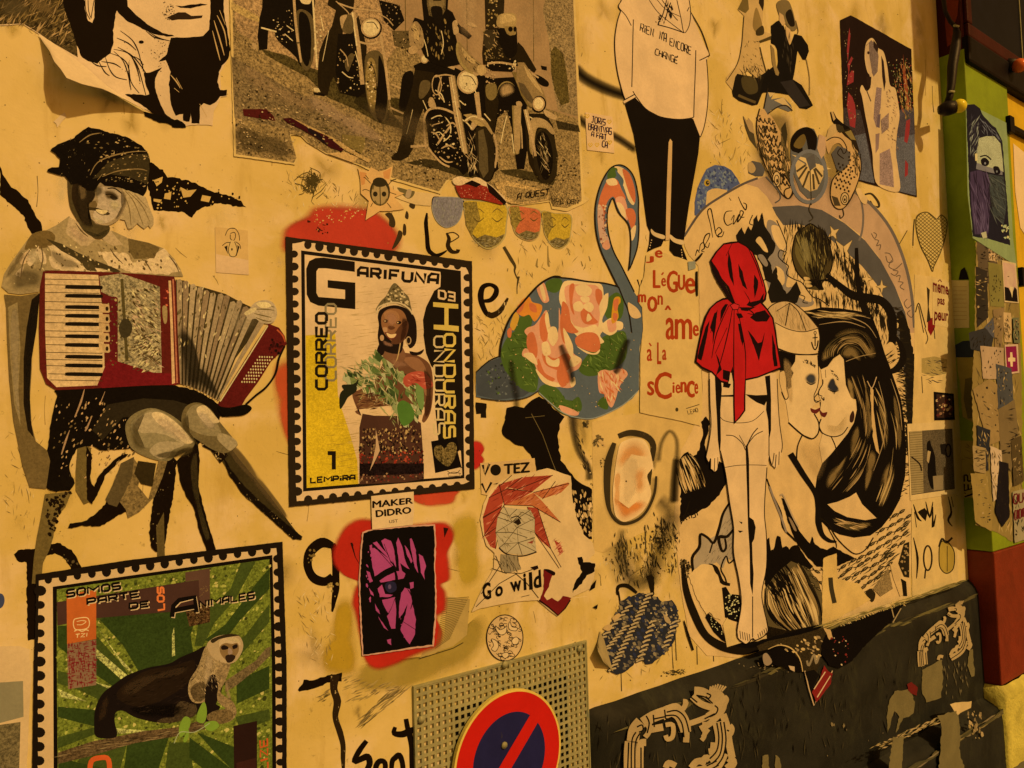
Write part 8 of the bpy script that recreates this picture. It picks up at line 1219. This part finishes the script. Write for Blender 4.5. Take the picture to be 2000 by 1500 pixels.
a.P('c08e4a', '1608,1226 1622,1230 1626,1246 1620,1250', rg=1, amp=.6); a.L('c9984e', [1, 2.4, 1.5], '1500,1268 1522,1260 1545,1266 1562,1286 1568,1312'); a.speck(['c9984e', '9a7a44'], '1482,1266 1610,1240 1600,1290 1560,1280 1510,1262', 34, (1, 3.4), 1.6, 30, seed=3); a.speck(['c9a468', '7c2418'], '1620,1240 1660,1240 1655,1300 1630,1300', 20, (1, 3), seed=4); a.S('9a7c50', '1490,1280 1498,1276 1508,1292 1500,1300 1492,1296'); a.P('c09a60', '1540,1300 1552,1302 1552,1312 1544,1308')
a.L('c0985c', 2.2, '1572,1310 1580,1345 1590,1378 1598,1360 1612,1340 1626,1310', sm=0); a.P('150e07', '1572,1312 1590,1308 1600,1318 1584,1350'); a.P('7c1c12', '1586,1352 1600,1328 1610,1300 1618,1310 1626,1316 1622,1336 1606,1358 1594,1372', rg=1, amp=.8); a.L('c9a468', 2, '1590,1346 1612,1312', sm=0); a.L('c9a468', 2, '1596,1362 1622,1320', sm=0); a.L('8c7446', 4, '1576,1290 1580,1300 1590,1278 1594,1296 1600,1280'); a.L('a8884c', 2, '1742,1190 1746,1206', sm=0); a.L('a8884c', 1.8, '1760,1188 1744,1216', sm=0); a.done()
a = on_base('ragged cream paper edge along the top of the dark base', 'torn_paper_edge', 'paper remnant', -.004)
a.hatch(['d0a054', 'c09044', 'b88a44'], '1640,1214 1720,1184 1768,1166 1766,1182 1700,1206 1645,1228', 70, 12, 2.6, 60, .5, seed=5); a.hatch(['6b5a26', '8a7434'], '1600,1222 1700,1190 1780,1166 1880,1132 1880,1142 1700,1200 1620,1230', 90, 30, 2.2, -19, .08, seed=6); a.done()
def ledge(label, x0, x1, z0, z1, h, cols, n, seed):  # light caught on the base edges, painted as paler strokes
    a = Art('ledge_highlight', label, 'paint smear', h, single=True); r = random.Random(seed)
    for i in range(n):
        x = r.uniform(x0, x1); z = r.uniform(z0, z1); l = r.uniform(.02, .12); t = r.uniform(.003, .012); hh = -(h+.00002*i); q = [(x-l, hh, z), (x-l*.3, hh, z-t*.6), (x+l, hh, z-.002), (x+l*.4, hh, z+t*.5)]
        a.add([Vector(v) for v in q], [(0, 1, 2, 3)], r.choice(cols))
    a.done()
ledge('olive painted highlights along the rounded upper edge of the dark base', 1.5, 3.6, .886, .905, .0400, ['4e4220', '5e4e24', '3a3018', '6b5a28'], 60, 4)
ledge('olive and tan painted highlights along the ledge of the lower step', 2.4, 3.68, .405, .425, .1130, ['5e4e24', '80683c', '4e4220', '9a7a3c'], 70, 5)
GP = '74602f'
for i, (q, lb) in enumerate((('1736,1370 1748,1350 1778,1346 1786,1370 1784,1395 1764,1404 1750,1432 1756,1400 1748,1388 1740,1410 1734,1432 1732,1400', 'arch shaped grey tan paint patch near the far end of the dark base'), ('1802,1308 1840,1288 1842,1330 1838,1362 1810,1372 1800,1350', 'squarish grey tan paint patch under the small serpent glyph'), ('1893,1270 1900,1268 1904,1320 1898,1322 1890,1300', 'narrow tan chip at the far end of the dark base'), ('1490,1476 1500,1474 1503,1505 1488,1512', 'small tan chip at the lower middle of the dark base'), ('1514,1474 1522,1480 1528,1510 1514,1512', 'second small tan chip at the lower middle of the dark base'))):
    a = on_base(lb, 'paint_patch', 'paint patch', -.0008); a.P(GP, q, rg=1, amp=1.2, grain=.05); a.done()
a = on_base('small red paint spot beside the tan patches on the dark base', 'paint_spot', 'paint spot'); a.P('6a1c10', '1772,1336 1780,1332 1792,1342 1790,1358 1780,1354 1774,1348', rg=1); a.done()
a = on_base('pale scuffs and chips scattered over the dark base', 'paint_chips', 'paint chips', -.001); a.speck(['7a6234', '5b4828'], '1640,1380 1740,1420 1730,1460 1600,1480 1580,1470', 9, (1, 3), 1.8, 80, seed=8); a.hatch(['5b4a26', '6b5830'], '1840,1300 1890,1290 1890,1350 1850,1370', 26, 14, 3, 82, seed=9); a.hatch(['3a3018', '4a3c1e', '0e0a05'], '1170,1400 1480,1320 1700,1300 1860,1240 1860,1340 1680,1460 1400,1500 1170,1500', 170, 26, 1.6, 88, .3, seed=11); a.hatch(['8a7040'], '1440,1288 1560,1300 1550,1316 1445,1300', 16, 5, 2, 20, .8, seed=10); a.done()
def lowstep(label, q, c, rg=1.4): a = Art('paint_patch', label, 'paint patch', .1205, single=True); a.P(c, q, rg=1, amp=rg); a.done()
lowstep('tall grey tan paint patch on the lower step near its far end', '1832,1398 1868,1388 1876,1420 1874,1470 1884,1500 1884,1530 1830,1530 1836,1470 1840,1420', GP)
lowstep('grey tan paint patch on the lower step left of the tall one', '1745,1440 1766,1440 1762,1480 1764,1530 1732,1530 1738,1480', GP)
a = Art('paper_scrap', 'folded cream paper scrap lying on the ledge of the dark base', 'paper scrap', .112, single=True); a.sheet('cf9c50', '1856,1376 1866,1372 1898,1370 1896,1382 1876,1392 1870,1398', torn=.5); a.done()
a = Art('paint_chips', 'worn tan chips along the lower ledge of the dark base', 'paint chips', .1195, single=True); a.hatch(['9a7a3c', 'b08c4c', '6b5a2c'], '1700,1460 1760,1432 1800,1412 1850,1396 1850,1406 1790,1430 1720,1466', 90, 14, 2.6, -25, .3, seed=12); a.speck(['9a7a3c', '8a6c38', 'b08c4c'], '1885,1390 1915,1390 1925,1450 1900,1440', 30, (1, 3.4), 2, 80, seed=13); a.done()

a = Art('wall_stains', 'x', 'x', .00015, single=True); r_ = random.Random(77)
for i in range(150):
    x, y = r_.uniform(0, 1840), r_.uniform(0, 1400); sc = r_.uniform(10, 46); n_ = 9; ph = r_.uniform(0, 6)
    q = [(x+sc*r_.uniform(.55, 1.1)*math.cos(ph+k*6.283/n_), y+sc*r_.uniform(.7, 1.6)*math.sin(ph+k*6.283/n_)) for k in range(n_)]
    low = y > 800
    a.spray(r_.choice(['a87a28', 'b98a34', '9a7230', 'c08c30'] if (low or i % 3) else ['e0ac66', 'deb070']), q, soft=sc*.75, alpha=r_.uniform(.15, .5))
for i in range(46):
    x, y = r_.uniform(20, 1830), r_.uniform(100, 1250); l = r_.uniform(12, 80)
    a.L(r_.choice(['8a6a2c', '6b4e20', 'b08838', 'a07a34']), [r_.uniform(1, 1.8), r_.uniform(.8, 1.4), r_.uniform(1, 2.6)], [(x, y), (x+r_.uniform(-2, 2), y+l*.5), (x+r_.uniform(-3, 3), y+l)])
for i in range(60):
    x, y = r_.uniform(20, 1830), r_.uniform(50, 1300); an = r_.uniform(0, 3.14); l = r_.uniform(6, 34)
    a.L(r_.choice(['7a5a24', '5b4018', 'e2b878', '96722e']), [.6, 1.2, .5], [(x, y), (x+l*.5*math.cos(an)+r_.uniform(-2, 2), y+l*.5*math.sin(an)), (x+l*math.cos(an), y+l*math.sin(an))])
a.speck(['5b4018', '7a5a24', 'a8802e', '3a2810'], '0,0 1840,0 1880,1130 1150,1390 800,1340 560,1500 0,1500', 700, (.5, 1.5), seed=78)
for reg in ('1150,820 1330,830 1330,1100 1160,1110', '930,600 1000,620 990,700 935,700', '1000,420 1160,440 1150,540 1010,560', '560,330 700,370 700,400 560,400', '580,1150 660,1160 650,1300 590,1300', '1170,1100 1330,1140 1330,1300 1170,1330', '1385,200 1470,250 1460,340 1390,330', '20,600 90,900 60,1060 10,1000'):
    a.hatch(['9a7430', '7a5a26', 'b08a40', 'dcae6a', '8a6a30'], reg, 70, 16, 1.6, 80, 1.0, seed=len(reg))
a.speck(['6b4e20', '8a6a2c', 'dcae6a', '4a3414'], '1170,1040 1330,1050 1320,1130 1180,1120', 120, (.8, 2.6), seed=79); a.speck(['6b4e20', '8a6a2c', 'dcae6a'], '1150,880 1200,890 1190,1060 1160,1060', 90, (.7, 2.2), seed=80)
o = a.done()[0]; o.parent = wall; o.matrix_parent_inverse = Matrix.Translation(-Vector(wall.location)); o['kind'] = 'stuff'
for k_ in ('label', 'category'): del o[k_]
print('verts', sum(len(o.data.vertices) for o in bpy.data.objects if o.type == 'MESH'))
